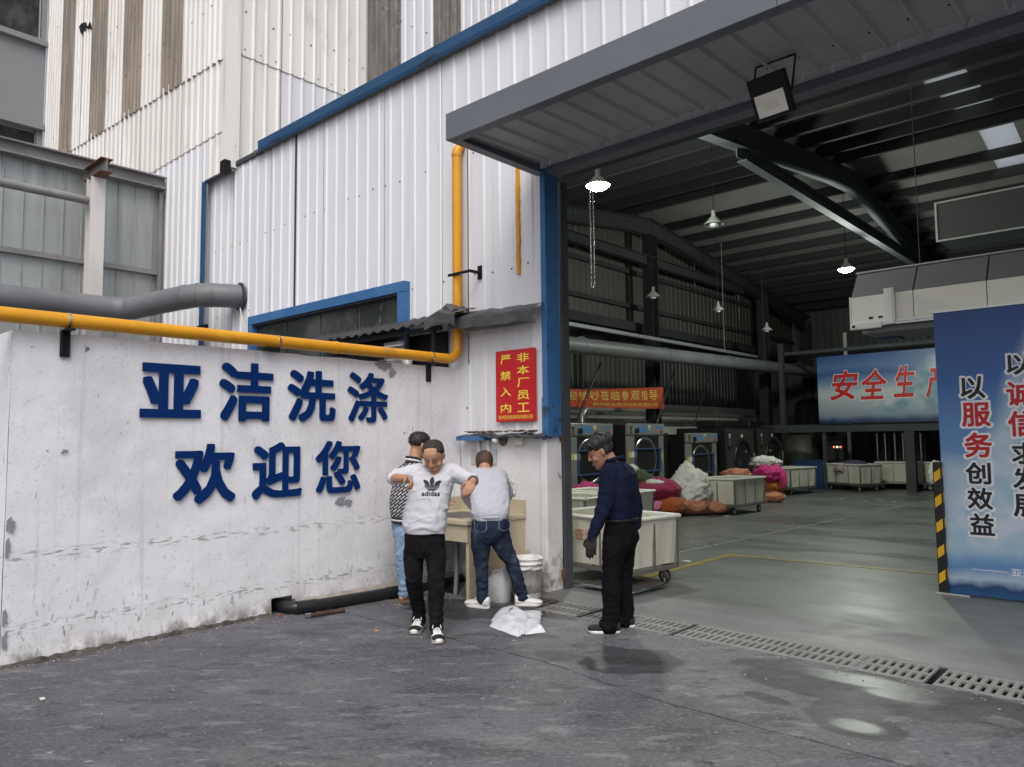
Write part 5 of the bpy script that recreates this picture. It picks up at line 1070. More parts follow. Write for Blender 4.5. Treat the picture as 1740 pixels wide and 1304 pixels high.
washer(14.91, 16.59, 0.28, 1.97, '4', 'steel front-loading washer numbered 4 with bright reflections')
washer(17.68, 19.42, 0.16, 1.74, '1', 'smaller steel front-loading washer numbered 1 behind the white linen')
def dryer(y0, y1, z1, label, dark=True):
    t = thing('tumble_dryer', label, 'dryer', (XM, (y0 + y1) / 2, 0), group='dryers at the far end of the machine row'); w = y1 - y0
    MB().box((XM - 1.6, y0, 0.1), (XM - 0.02, y1, z1), bev=0.02).build('casing', 'machine_black', t)
    MB().box((XM - 0.019, y0 + 0.03, 0.15), (XM + 0.004, y1 - 0.03, z1 - 0.05)).build('front_panel', 'stainless_dark', t)
    MB().box((XM + 0.005, y0 + 0.08, z1 - 0.62), (XM + 0.03, y0 + 0.26, z1 - 0.14)).build('control_strip', 'machine_black', t)
    for k in range(6): MB().box((XM + 0.0305, y0 + 0.10, z1 - 0.22 - 0.06 * k), (XM + 0.034, y0 + 0.23, z1 - 0.19 - 0.06 * k)).build('button_row', 'label_white' if k < 2 else 'stainless', t)
    cy, cz, rd = (y0 + y1) / 2 + 0.08, 1.02, 0.52
    MB().lathe((XM + 0.005, cy, cz), [(rd * 1.05, 0), (rd * 1.05, 0.05), (rd * 0.9, 0.07), (rd * 0.86, 0.04), (rd * 0.86, 0)], 36, axis='X').build('door_ring', 'machine_black', t)
    MB().lathe((XM + 0.005, cy, cz), [(rd * 0.86, 0.01), (rd * 0.5, 0.03), (0, 0.04)], 28, axis='X').build('door_glass', 'glass_black', t)
    MB().box((XM + 0.06, y1 - 0.22, 0.9), (XM + 0.10, y1 - 0.16, 1.15)).build('door_handle', 'stainless', t)
    MB().lathe((XM + 0.005, (y0 + y1) / 2 + 0.1, z1 - 0.25), [(0, 0.004), (0.055, 0.004), (0.058, 0)], 18, axis='X').build('number_plate', 'label_white', t)
    MB().box((XM - 1.1, y0 + 0.3, z1 + 0.001), (XM - 0.4, y1 - 0.3, z1 + 0.22), bev=0.05).build('lint_box', 'machine_black', t)
dryer(20.02, 21.87, 1.90, 'black tumble dryer with dark round door, nearer of two')
dryer(22.2, 24.0, 1.92, 'black tumble dryer with dark round door, farther of two')
MB().box((-11.6, 17.45, 0.0), (-10.4, 17.66, 1.75)).build('gap_black_slab', 'machine_black', hall)  # solid black slab fills the gap between column and washer
# pipes above and behind the machines
def pipe(name, pts, r, m, label, cat, seg=14):
    o = MB().tube(pts, r, seg).build(name, m, None, loc=tuple(pts[0])); return tag(o, label, cat)
pth = [(-9.75, 6.6, 3.55), (-9.75, 12.4, 3.62), (-9.75, 19.5, 3.76), (-9.75, 26.9, 3.90), (-9.75, 28.4, 3.92)]
op = thing('overhead_duct', 'long grey overhead duct crossing in front of the columns', 'duct', pth[0]); MB().tube(pth, 0.18, 22).build('duct_run', 'pipe_grey', op)
for y in (9.5, 13.0, 16.5, 20.0, 23.5): z = 3.55 + (y - 6.6) * 0.0173; MB().tube([(-9.75, y - 0.02, z), (-9.75, y + 0.02, z + 0.0007)], 0.187, 22).build('seam_band', 'pipe_grey', op)
for y in (9.0, 22.5): z = 3.55 + (y - 6.6) * 0.0173; MB().tube([(-9.75, y, z + 0.18), (-9.75, y, rz(y) - 0.2)], 0.010, 6).build('hanger_rod', 'steel_dark', op)
ct = thing('cable_tray', 'galvanised cable tray above the overhead duct', 'cable tray', (-9.8, 8, 4.1))
MB().box((-9.86, 6.6, 4.04), (-9.74, 22.0, 4.045)).box((-9.86, 6.6, 4.046), (-9.855, 22, 4.12)).box((-9.745, 6.6, 4.046), (-9.74, 22, 4.12)).build('tray', 'pipe_grey', ct)
for y in (11.2, 19.9): MB().tube([(-9.8, y, 4.05), (-9.8, y, rz(y) - 0.2)], 0.011, 6).build('hanger_rod', 'pipe_grey', ct)
pipe('steam_pipe', [(-12.2, 8, 2.30), (-12.2, 27, 2.38)], 0.06, 'stainless', 'long steel steam pipe behind the machines, lower of two', 'pipe')
pipe('steam_pipe', [(-12.45, 8, 2.12), (-12.45, 27, 2.2)], 0.04, 'stainless', 'thinner steel steam pipe behind the machines, upper of two', 'pipe')
vd = thing('vent_duct', 'bent galvanised vent duct rising behind washer number 4', 'duct', (-11.8, 16.0, 2))
MB().tube([(-11.7, 15.6, 1.9), (-11.7, 15.6, 2.25), (-11.7, 15.7, 2.36), (-11.7, 15.85, 2.40), (-11.7, 18.5, 2.42), (-11.7, 18.65, 2.36), (-11.7, 18.75, 2.25), (-11.7, 18.75, 1.7)], 0.085, 14).build('duct_run', 'stainless', vd)
for i, (px, ya, lb_) in enumerate(((1000, 13.6, 'black cable looping down to washer number 5'), (1142, 17.0, 'black cable looping down beside washer number 4'), (1207, 19.0, 'black cable looping down above the dryers'))):
    top = Vector((-10.3, ya + 0.9, 3.4)); bot = Vector((-10.2, ya - 0.25, 1.95)); mid = (top + bot) / 2 + Vector((0, -0.1, -0.1))
    pipe('drop_cable', [top, top * 0.6 + mid * 0.4, mid, mid * 0.45 + bot * 0.55, bot], 0.022, 'machine_black', lb_, 'cable', 8)
pipe('drop_pipe', [(-9.2, 28.3, 0), (-9.2, 28.3, 5.4)], 0.07, 'label_white', 'white vertical pipe at the back wall left of the blue banner', 'pipe')

# orange banner tied between the column and the front wall
ob = thing('welcome_banner', 'orange cloth banner with gold characters hanging above the washers', 'banner', (-10.3, 15, 2.4))
XO = -10.36
A, B, C2, D2 = atx(955, 657, XO), atx(1128, 658, XO), atx(1128, 695, XO), atx(955, 686, XO)
def obp(u, v, w=0.0):
    """u 0..1 from the front end to the column, v 0..1 upwards; the cloth sags and ripples"""
    y = 9.4 + (B.y - 9.4) * u; s = (y - A.y) / (B.y - A.y)
    zt = A.z + (B.z - A.z) * s; zb = D2.z + (C2.z - D2.z) * s; sag = -0.06 * math.sin(max(0, min(1, u)) * math.pi)
    rip = 0.025 * math.sin(y * 7 + v * 2) * (0.4 + 0.6 * v) + 0.02 * mnoise.noise(Vector((y * 3, v * 2, 1)))
    return (XO + rip + w, y, zb + (zt - zb) * v + sag)
mb = MB(); nx, ny = 90, 8
mb.add([obp(i / nx, j / ny) for j in range(ny + 1) for i in range(nx + 1)], [(j * (nx + 1) + i, j * (nx + 1) + i + 1, (j + 1) * (nx + 1) + i + 1, (j + 1) * (nx + 1) + i) for j in range(ny) for i in range(nx)], True).build('cloth', 'banner_orange', ob)
uA = (A.y - 9.4) / (B.y - 9.4)
tx = '迎领导莅临参观指导'
for i, c in enumerate(tx):
    u0 = uA + 0.02 + (0.965 - uA - 0.02) * i / len(tx); u1 = u0 + (0.965 - uA - 0.02) / len(tx) * 0.80
    text_mb(c, (u0, 0.40, u1, 0.88), lambda u, v, w: obp(u, v, 0.006), 0.012).build('character', 'banner_gold', ob, fixn=False)
text_mb('杭州亚洁洗涤科技有限公司', (0.60 + 0.0, 0.10, 0.955, 0.28), lambda u, v, w: obp(u, v, 0.006), 0.008).build('caption', 'banner_gold', ob, fixn=False)

# ------------------------------------------------------------------ lamps
def lamp(x, y, z, label, lit=False, s=1.0, rod=0.008):
    t = thing('pendant_lamp', label, 'lamp', (x, y, z), group='pendant lamps under the hall roof')
    MB().tube([(x, y, z + 0.26 * s), (x, y, rz(y) - 0.2)], rod, 6).build('rod', 'steel_black', t)
    MB().lathe((x, y, z), [(0.18 * s, 0.0), (0.176 * s, 0.012), (0.12 * s, 0.07 * s), (0.06 * s, 0.14 * s), (0.04 * s, 0.16 * s), (0.04 * s, 0.26 * s), (0, 0.265 * s)], 24).lathe((x, y, z), [(0.176 * s, 0.0), (0.116 * s, 0.064 * s), (0.056 * s, 0.135 * s)], 24).build('shade', 'lamp_shade', t)
    MB().lathe((x, y, z), [(0, -0.05 * s), (0.05 * s, -0.045 * s), (0.075 * s, -0.01 * s), (0.075 * s, 0.05 * s), (0.04 * s, 0.10 * s), (0, 0.10 * s)] if not lit else [(0, -0.07), (0.10, -0.055), (0.175, -0.006), (0.18, 0.004), (0.15, 0.03), (0.08, 0.09), (0, 0.10)], 18).build('bulb', 'bulb_lit' if lit else 'bulb_off', t)
    if lit:
        ld = bpy.data.lights.new('lamp_light', 'POINT'); ld.energy = lit; ld.color = (0.93, 1.0, 0.88); ld.shadow_soft_size = 0.16
        lo = bpy.data.objects.new('lamp_light', ld); COL.objects.link(lo); lo.location = (x, y, z - 0.24); lo.parent = t; lo.matrix_parent_inverse = t.matrix_basis.inverted()
    return t
q = atx(1016, 316, -6.45); lamp(q.x, q.y, q.z, 'bright lit pendant lamp just inside the doorway', 400)
q = atx(1213, 382, -6.2); lamp(q.x, q.y, q.z, 'unlit white conical pendant lamp under the rafter')
q = atx(1438, 458, -5.75); lamp(q.x, q.y, q.z, 'bright lit pendant lamp above the steel hood', 400)
for (px, py, x, lb_) in ((1110, 505, -9.1, 'small unlit pendant lamp in front of the near column'), (1220, 528, -9.1, 'small unlit pendant lamp between the two columns'), (1303, 562, -9.1, 'small unlit pendant lamp in front of the far column')):
    q = atx(px, py, x); lamp(q.x, q.y, q.z, lb_, False, 0.9)
# hoist chain by the door
hc = thing('hoist_chain', 'looped steel hoist chain hanging just inside the door head', 'chain', (-4.84, 6.7, 3.3))
for dx in (-0.022, 0.022):
    z = 4.40; k = 0
    while z > 3.32:
        MB().tube([(-4.845 + dx, 6.70 + (0.006 if k % 2 else 0), z), (-4.845 + dx + (0.0 if k % 2 else 0.008), 6.70, z - 0.012), (-4.845 + dx, 6.70 - (0.006 if k % 2 else 0), z - 0.024)], 0.0065, 5).build('link', 'chrome', hc); z -= 0.029; k += 1
MB().tube([(-4.867, 6.7, 3.33), (-4.86, 6.7, 3.295), (-4.845, 6.7, 3.285), (-4.83, 6.7, 3.295), (-4.823, 6.7, 3.33)], 0.007, 6).build('link_loop', 'chrome', hc)

# ------------------------------------------------------------------ laundry carts
def make_cart():
    t = thing('laundry_cart', 'cart', 'laundry cart', (0, 0, 0), group='white laundry carts'); w, d, z0, z1 = 0.66, 0.42, 0.22, 0.74
    sh = MB(); n = 12
    # tapered tub with fluted sides
    def ring(z, s, inset=0.0):
        pts = []
        for (ax, ay, bx_, by, m_) in ((-1, -1, 1, -1, 14), (1, -1, 1, 1, 10), (1, 1, -1, 1, 14), (-1, 1, -1, -1, 10)):
            for i in range(m_):
                t_ = i / m_; x = (ax + (bx_ - ax) * t_) * (w * s - inset); y = (ay + (by - ay) * t_) * (d * s - inset)
                fl_ = 0.008 if (i % 4) in (1, 2) else 0.0
                if ay == by: y += math.copysign(fl_, ay)
                else: x += math.copysign(fl_, ax)
                pts.append((x, y, z))
        return pts
    rings = [ring(z0, 0.90), ring(z1 - 0.02, 0.97), ring(z1, 0.985), ring(z1, 0.93), ring(z0 + 0.03, 0.86)]
    N_ = len(rings[0]); sh.add([p for r_ in rings for p in r_], [(i * N_ + k, i * N_ + (k + 1) % N_, (i + 1) * N_ + (k + 1) % N_, (i + 1) * N_ + k) for i in range(4) for k in range(N_)] + [tuple(range(N_)), tuple(range(4 * N_, 5 * N_))]); sh.build('tub', 'cart_shell', t)
    r_ = MB()
    for (a, b) in (((-w, -d), (w, -d)), ((w, -d), (w, d)), ((w, d), (-w, d)), ((-w, d), (-w, -d))): r_.tube([(a[0], a[1], z1), (b[0], b[1], z1)], 0.022, 8)
    r_.build('rim', 'cart_rim', t)
    for sx in (-1, 1):
        for sy in (-1, 1): MB().box((sx * w * 0.95 - 0.014, sy * d * 0.95 - 0.014, z0 - 0.04), (sx * w * 0.95 + 0.014, sy * d * 0.95 + 0.014, z1 - 0.02)).build('post', 'cart_steel', t)
    for x in (-0.22, 0.22): 
        for sy in (-1, 1): MB().box((x - 0.012, sy * d * 0.955 - 0.008, z0 - 0.04), (x + 0.012, sy * d * 0.955 + 0.014 * sy, z1 - 0.02)).build('stile', 'cart_steel', t)
    for sx in (-1, 1): MB().box((sx * w * 0.955 - 0.008, -0.012, z0 - 0.04), (sx * w * 0.955 + 0.014 * sx, 0.012, z1 - 0.02)).build('stile', 'cart_steel', t)
    fr = MB()
    for sy in (-1, 1): fr.box((-w * 0.96, sy * d * 0.95 - 0.018, z0 - 0.055), (w * 0.96, sy * d * 0.95 + 0.018, z0 - 0.015))
    for sx in (-1, 1): fr.box((sx * w * 0.95 - 0.018, -d * 0.93, z0 - 0.054), (sx * w * 0.95 + 0.018, d * 0.93, z0 - 0.016))
    fr.build('frame', 'cart_steel', t)
    for sx in (-1, 1):
        for sy in (-1, 1):
            cx, cy = sx * w * 0.78, sy * d * 0.75; wh = MB().lathe((cx, cy - 0.018, 0.075), [(0.04, 0), (0.075, 0.002), (0.075, 0.034), (0.04, 0.036)], 20, axis='Y').build('wheel', 'rubber', t)
            MB().lathe((cx, cy - 0.02, 0.075), [(0, 0), (0.05, 0.0), (0.05, 0.04), (0, 0.04)], 16, axis='Y').build('hub', 'wheel_grey', wh)
            MB().box((cx - 0.03, cy - 0.03, 0.075), (cx + 0.03, cy - 0.021, 0.165)).box((cx - 0.03, cy + 0.022, 0.075), (cx + 0.03, cy + 0.03, 0.165)).box((cx - 0.04, cy - 0.035, 0.1655), (cx + 0.04, cy + 0.035, 0.172)).build('fork', 'cart_steel', t)
    return t
cart0 = make_cart()
def at(o, x, y, rz_, label, s=1.0):
    o.matrix_basis = Matrix.Translation((x, y, 0)) @ Matrix.Rotation(rz_, 4, 'Z') @ Matrix.Scale(s, 4); o['label'] = label; return o
near = at(cart0, -5.02, 7.20, R(-8), 'white laundry cart with red stencilled characters, right behind the man in navy')
carts = [(-7.42, 15.25, R(86), 'empty white laundry cart standing before the white linen heap', 1.0), (-6.95, 8.75, R(4), 'white laundry cart half hidden behind the door jamb, second from the door', 1.05), (-7.3, 10.4, R(2), 'white laundry cart mostly hidden by the door jamb, third from the door', 1.0),
         (-8.55, 21.2, R(80), 'white laundry cart with red number 20 by the far dryer', 1.0), (-7.62, 23.6, R(-25), 'white laundry cart heaped with purple linen under the blue banner', 1.05), (-6.55, 24.9, R(10), 'dim laundry cart behind the far post, left of it', 1.1), (-5.2, 24.9, R(0), 'dim laundry cart behind the far post, right of it', 1.1)]
for x, y, r_, lb_, s in carts: at(copy_tree(cart0), x, y, r_, lb_, s)
bpy.context.view_layer.update()
# stencils
M_ = near.matrix_basis
def sten(cart_m, body, u0, v0, u1, v1, face, m, name, par, bold=0.01):
    """face 'F' = long front (-Y), 'R' = short right side (+X), in the cart's frame"""
    if face == 'F': pf = lambda u, v, w: cart_m @ Vector((u, -0.42 * 0.955 - 0.021, v))
    else: pf = lambda u, v, w: cart_m @ Vector((0.66 * 0.955 + 0.020, u, v))
    text_mb(body, (u0, v0, u1, v1), pf, bold).build(name, m, par, fixn=False)
sten(M_, '亚洁', -0.16, 0.47, 0.14, 0.60, 'F', 'stencil_red', 'stencil', near)
c20 = [o for o in bpy.data.objects if o.get('label', '').startswith('white laundry cart with red number')][0]
m20 = c20.matrix_basis
pf = lambda u, v, w: m20 @ Vector((u, -0.425, v))
for face_ in (0,):
    pz = [m20 @ Vector(p) for p in ((-0.66 * 0.955 - 0.022, -0.08, 0.48), (-0.66 * 0.955 - 0.022, 0.10, 0.48), (-0.66 * 0.955 - 0.022, 0.10, 0.66), (-0.66 * 0.955 - 0.022, -0.08, 0.66))]
    MB().add([tuple(p) for p in pz], [(0, 1, 2, 3)]).build('number_plate', 'ink_red', c20, fixn=False)
    text_mb('20', (-0.06, 0.51, 0.08, 0.63), lambda u, v, w: m20 @ Vector((-0.66 * 0.955 - 0.0245, 0.02 - u, v)), 0.02).build('number', 'ink_white', c20, fixn=False)

# platform truck beside the near cart
pt = thing('platform_truck', 'low platform truck with bent steel frame lying in front of the laundry cart', 'trolley', (-4.9, 6.95, 0))
PM_ = Matrix.Translation((-4.92, 6.86, 0)) @ Matrix.Rotation(R(-5), 4, 'Z')
MB().box((-0.02, -0.30, 0.035), (0.62, 0.30, 0.06), PM_, 0.006).build('deck', 'platform_mat', pt)
MB().tube([PM_ @ Vector(p) for p in ((0.60, 0.32, 0.12), (0.66, 0.28, 0.06), (0.66, -0.28, 0.05), (0.60, -0.33, 0.05), (-0.55, -0.33, 0.05), (-0.62, -0.30, 0.06), (-0.66, -0.28, 0.07))], 0.016, 8).build('frame_tube', 'chrome', pt)
for p in ((0.64, 0.32, 0.12), (-0.68, -0.27, 0.04)): c = PM_ @ Vector(p); MB().lathe((c.x, c.y - 0.02, c.z), [(0, 0), (0.04, 0), (0.04, 0.04), (0, 0.04)], 12, axis='Y').build('caster', 'rubber', pt)

# ------------------------------------------------------------------ sacks and linen
def lump(name, label, cat, c, r, m, seed, group='laundry sacks on the hall floor', amp=0.09, fold=0.04, freq=2.0, rotz=0.0, tip=None, flat=0.75):
    bm = bmesh.new(); bmesh.ops.create_icosphere(bm, subdivisions=5, radius=1.0)
    Rz = Matrix.Rotation(rotz, 3, 'Z')
    for v in bm.verts:
        p = v.co.copy(); q = p * freq + Vector((seed * 7.3, seed * 3.1, seed))
        n1 = mnoise.noise(q); n2 = abs(mnoise.noise(q * 2.3 + Vector((3, 1, 2)))); n3 = abs(mnoise.noise(Vector((q.x * 4.6, q.y * 4.6, q.z * 2.4))))
        wv = Vector((mnoise.noise(q * 0.8), mnoise.noise(q * 0.8 + Vector((5, 0, 0))), 0)) * 1.2; r1 = max(0.0, 1 - abs(mnoise.noise(q * 1.6 + wv)) * 3.0) ** 2; r2 = max(0.0, 1 - abs(mnoise.noise(Vector((q.x * 3.4, q.y * 3.4, q.z * 1.6)) + wv)) * 3.2) ** 2
        s = 1 + amp * n1 - fold * (0.35 - n2) + fold * 1.1 * r1 + fold * 0.7 * r2 - fold * 0.7
        if tip:
            d_ = max(0.0, p.dot(Vector(tip).normalized())); s += 0.45 * d_ ** 14
        p = p * s
        if p.z < -flat: p.z = -flat + (p.z + flat) * 0.12
        w = Rz @ Vector((p.x * r[0], p.y * r[1], p.z * r[2])); v.co = Vector(c) + w
    mb = MB(); bm.verts.index_update(); mb.add([v.co[:] for v in bm.verts], [[v.index for v in f.verts] for f in bm.faces], True); bm.free()
    o = mb.build(name, m, None, loc=(c[0], c[1], c[2] - r[2] * flat)); return tag(o, label, cat, group)
def sp(px, py, y): return tuple(aty(px, py, y))
lump('laundry_sack', 'magenta laundry sack lying on top of the front heap', 'sack', sp(1118, 835, 13.7), (0.48, 0.52, 0.29), 'sack_magenta', 1, tip=(0.3, -1, 0.2))
lump('laundry_sack', 'light pink laundry sack at the foot of the front heap', 'sack', sp(1100, 862, 13.3), (0.32, 0.36, 0.17), 'sack_pink', 2, tip=(1, 0.2, 0.5), flat=0.8)
lump('laundry_sack', 'rust red laundry sack between the light pink one and the salmon one', 'sack', sp(1138, 861, 13.6), (0.29, 0.36, 0.21), 'sack_rust', 3, tip=(0.4, 1, 0.5), flat=0.8)
lump('laundry_sack', 'salmon laundry sack under the white linen heap', 'sack', sp(1177, 859, 14.3), (0.38, 0.42, 0.20), 'sack_salmon', 4, tip=(0, -1, .3), flat=0.8)
lump('laundry_sack', 'salmon laundry sack behind the empty cart', 'sack', sp(1210, 862, 14.7), (0.4, 0.4, 0.14), 'sack_salmon', 14, flat=0.8)
lump('linen_heap', 'big heap of white linen piled beside the empty cart', 'linen', sp(1171, 834, 14.4), (0.46, 0.50, 0.44), 'linen_white', 5, 'linen heaps', 0.2, 0.11, 1.7, tip=(-0.1, 0, 1))
lump('linen_heap', 'dark green linen draped over the magenta sack', 'linen', sp(1088, 818, 13.6), (0.26, 0.34, 0.24), 'linen_green', 6, 'linen heaps', 0.25, 0.08, 1.8)
lump('linen_heap', 'white cloth showing between the green linen and the magenta sack', 'linen', sp(1112, 822, 13.45), (0.17, 0.22, 0.09), 'linen_white', 7, 'linen heaps', 0.24, 0.11, 2.0)
lump('linen_heap', 'crumpled pink linen left of the man in navy', 'linen', sp(1000, 838, 12.4), (0.35, 0.42, 0.22), 'sack_hotpink', 8, 'linen heaps', 0.24, 0.11, 2.0)
lump('linen_heap', 'dark green linen lying below the crumpled pink linen', 'linen', sp(1003, 862, 12.1), (0.4, 0.34, 0.22), 'linen_green', 9, 'linen heaps', 0.24, 0.11, 2.0)
lump('linen_heap', 'white cloth on top of the green linen near washer number 4', 'linen', sp(1072, 800, 14.0), (0.18, 0.2, 0.14), 'linen_white', 10, 'linen heaps', 0.24, 0.11, 2.0)
Y2 = 18.2
lump('laundry_sack', 'salmon laundry sack on the floor, right end of the far heap', 'sack', sp(1315, 844, Y2), (0.27, 0.3, 0.16), 'sack_salmon', 20, flat=0.85, tip=(-1, -.3, .2))
lump('laundry_sack', 'salmon laundry sack on the floor, left end of the far heap', 'sack', sp(1293, 849, Y2 - 0.2), (0.22, 0.26, 0.13), 'sack_salmon', 21, flat=0.85)
lump('laundry_sack', 'orange brown laundry sack in the middle of the far heap', 'sack', sp(1316, 827, Y2 + 0.1), (0.26, 0.3, 0.14), 'sack_orange', 22)
lump('laundry_sack', 'round salmon sack standing left in the far heap', 'sack', sp(1290, 825, Y2 - 0.1), (0.22, 0.22, 0.2), 'sack_salmon', 23)
lump('laundry_sack', 'dark magenta sack beneath the hot pink cloth', 'sack', sp(1312, 812, Y2 + 0.1), (0.28, 0.3, 0.14), 'sack_magenta', 24)
lump('linen_heap', 'hot pink cloth draped over the far heap of sacks', 'linen', sp(1305, 803, Y2 + 0.1), (0.36, 0.4, 0.26), 'sack_hotpink', 25, 'linen heaps', 0.13, 0.08, 1.8, flat=0.5)
lump('linen_heap', 'hanging end of the hot pink cloth at the right of the far heap', 'linen', sp(1331, 815, Y2 + 0.0), (0.09, 0.12, 0.26), 'sack_hotpink', 26, 'linen heaps', 0.15, 0.07, 1.8)
lump('linen_heap', 'crumpled white linen crowning the far heap of sacks', 'linen', sp(1301, 786, Y2 + 0.2), (0.36, 0.4, 0.16), 'linen_white', 27, 'linen heaps', 0.25, 0.13, 2.2)
lump('linen_heap', 'orange cloth with white edges behind the empty cart', 'linen', sp(1252, 806, 17.0), (0.34, 0.4, 0.14), 'sack_salmon', 28, 'linen heaps', 0.24, 0.11, 2.0)
lump('linen_heap', 'purple linen heaped in the cart under the blue banner', 'linen', sp(1452, 794, 23.7), (0.36, 0.4, 0.22), 'linen_purple', 29, 'linen heaps', 0.2, 0.08, 1.8)
lump('linen_heap', 'rose linen beside the purple linen in the same cart', 'linen', sp(1434, 797, 23.4), (0.26, 0.3, 0.15), 'linen_rose', 30, 'linen heaps', 0.2, 0.08, 1.8)
lump('linen_heap', 'pale mint cloth hanging over the cart edge, left of the rose linen', 'linen', sp(1418, 794, 23.9), (0.24, 0.2, 0.07), 'linen_mint', 31, 'linen heaps', 0.24, 0.11, 2.0)
lump('linen_heap', 'white laundry bag peeking out left of the tall slogan board', 'linen', sp(1592, 805, 12.5), (0.10, 0.14, 0.20), 'linen_white', 32, 'linen heaps', 0.15, 0.07, 1.8)
# plastic crate and blue bins
for i, (px, py, y, s, lb_) in enumerate(((1385, 815, 24.0, 0.42, 'dark blue bin left of the cart with purple linen'), (1258, 806, 19.0, 0.30, 'blue plastic crate by the dryer behind the empty cart'))):
    p = aty(px, py, y); t = thing('plastic_bin', lb_, 'bin', (p.x, p.y, 0)); MB().prism([(-s, 0), (s, 0), (s * 1.1, 2 * s), (-s * 1.1, 2 * s)], 'Y', -s, s).build('shell', 'bin_blue', t, loc=(0, 0, 0))
    MB().box((-s * 1.15, -s * 1.06, 2 * s), (s * 1.15, s * 1.06, 2 * s + 0.05)).build('rim', 'bin_blue', t, loc=(0, 0, 0))

# ------------------------------------------------------------------ far gantry with the blue banner
fg = thing('far_gantry', 'dark steel gantry carrying the blue banner at the back of the hall', 'gantry', (-6, 23.4, 0))
MB().box((-11.0, 23.36, 1.75), (4, 23.6, 1.985)).build('beam', 'steel_dark', fg)
a = aty(1402, 780, 23.45); hcolumn(a.x, 23.48, 1.749, 0.10, 0.10, 'post', 'steel_dark', fg)
a = aty(1546, 780, 23.35); hcolumn(a.x, 23.48, 1.749, 0.26, 0.2, 'post', 'steel_dark', fg)
MB().box((-9.7, 23.42, 1.986), (-9.55, 23.55, 4.6)).build('post', 'steel_dark', fg); MB().box((-9.5, 23.42, 4.2), (4, 23.55, 4.3)).build('rail', 'steel_dark', fg)
fb = thing('slogan_banner', 'wide blue printed banner with red characters above the far gantry', 'banner', (-6.8, 23.3, 2.0))
a, b = aty(1388, 608, 23.3), aty(1388, 720, 23.3); bx0, bx1, bz0, bz1 = a.x, -0.5, 2.0, 4.05
MB().box((bx0, 23.28, bz0), (bx1, 23.31, bz1)).build('sheet', 'poster_banner', fb)
for c, px0, py0, px1, py1 in (('安', 1410, 630, 1459, 680), ('全', 1461, 628, 1507, 679), ('生', 1517, 621, 1555, 675), ('产', 1572, 618, 1614, 676)):
    p0, p1 = aty(px0, (py0 + py1) / 2, 23.27), aty(px1, (py0 + py1) / 2, 23.27); q0, q1 = aty((px0 + px1) / 2, py1, 23.27), aty((px0 + px1) / 2, py0, 23.27)
    text_mb(c, (p0.x - 0.018, q0.z - 0.018, p1.x + 0.018, q1.z + 0.018), lambda u, v, w: (u, 23.277, v), 0.030, 0.22).build('outline', 'ink_white', fb, fixn=False)
    text_mb(c, (p0.x, q0.z, p1.x, q1.z), lambda u, v, w: (u, 23.274, v), 0.022, 0.22).build('character', 'ink_red', fb, fixn=False)
# things in the dark below it
pcb = thing('control_cabinet', 'control cabinet with small red and green lamps at the back', 'cabinet', (-8.6, 25.2, 0))
p = aty(1418, 770, 25.2); MB().box((p.x - 0.28, 25.2, 0.25), (p.x + 0.28, 25.6, 1.62)).build('body', 'pcabinet', pcb); MB().box((p.x - 0.2, 25.185, 1.2), (p.x + 0.22, 25.199, 1.5)).build('panel', 'pcabinet', pcb)
for k, m_ in enumerate(('led_red', 'led_green', 'led_red')): MB().lathe((p.x + 0.0 + 0.10 * k, 25.184, 1.27), [(0, -0.02), (0.028, -0.015), (0.03, 0)], 10, axis='Y').build('indicator', m_, pcb)
for k in range(4): MB().lathe((p.x - 0.16 + 0.11 * k, 25.184, 1.42), [(0, -0.012), (0.022, -0.01), (0.024, 0)], 10, axis='Y').build('gauge', 'ink_grey', pcb)
for i, (px, lb_) in enumerate(((1500, 'dark press machine at the back, left of the far post'), (1530, 'dark press machine at the back, behind the far post'), (1560, 'dark press machine at the back, right of the far post'))):
    p = aty(px, 780, 26.2); t = thing('press_machine', lb_, 'press', (p.x, 26.2, 0), group='dark presses at the back of the hall')
    MB().box((p.x - 0.24, 26.2, 0), (p.x + 0.24, 27.2, 1.72), bev=0.03).build('body', 'machine_black', t)
    for dx in (-0.12, 0.12): MB().tube([(p.x + dx, 26.12, 0.75), (p.x + dx, 26.12, 1.7)], 0.045, 12).build('glint_cylinder', 'chrome', t)  # chrome cylinders added to give the presses bright upright reflections
    MB().box((p.x - 0.22, 26.0, 0.65), (p.x + 0.22, 26.19, 0.75)).build('table', 'stainless_dark', t)
for i, (x, y, h, m_, lb_) in enumerate(((-9.9, 25.6, 1.7, 'pcabinet', 'dull storage tank behind the far dryer'), (-10.1, 27.2, 3.0, 'machine_black', 'dark boiler cabinet in the back left corner'))):
    t = thing('storage_tank', lb_, 'tank', (x, y, 0)); MB().lathe((x, y, 0), [(0, 0.1), (0.55, 0.1), (0.58, 0.2), (0.58, h - 0.2), (0.4, h - 0.05), (0, h)], 24).build('shell', m_, t)
    for k in range(4): an = k * 1.5708; MB().box((x + 0.45 * math.cos(an) - 0.04, y + 0.45 * math.sin(an) - 0.04, 0), (x + 0.45 * math.cos(an) + 0.04, y + 0.45 * math.sin(an) + 0.04, 0.12)).build('foot', 'steel_dark', t)
LS = ['pale paper scrap on the hall floor, left of three under the banner', 'pale paper scrap on the hall floor, right of three under the banner', 'pale paper scrap on the hall floor, middle of three under the banner', 'pale paper scrap on the hall floor below the purple linen cart', 'pale paper scrap beside the wheels of the empty cart', 'pale paper scrap on the floor by the white line']
for i, (px, py) in enumerate(((1470, 852), (1520, 853), (1495, 850), (1430, 848), (1235, 878), (1168, 955))):
    q = atz(px, py); o = MB().box((q.x - 0.05, q.y - 0.04, 0.005), (q.x + 0.05, q.y + 0.04, 0.012)).build('paper_scrap', 'paper_litter', None, loc=(q.x, q.y, 0)); tag(o, LS[i], 'litter', 'paper scraps on the hall floor')

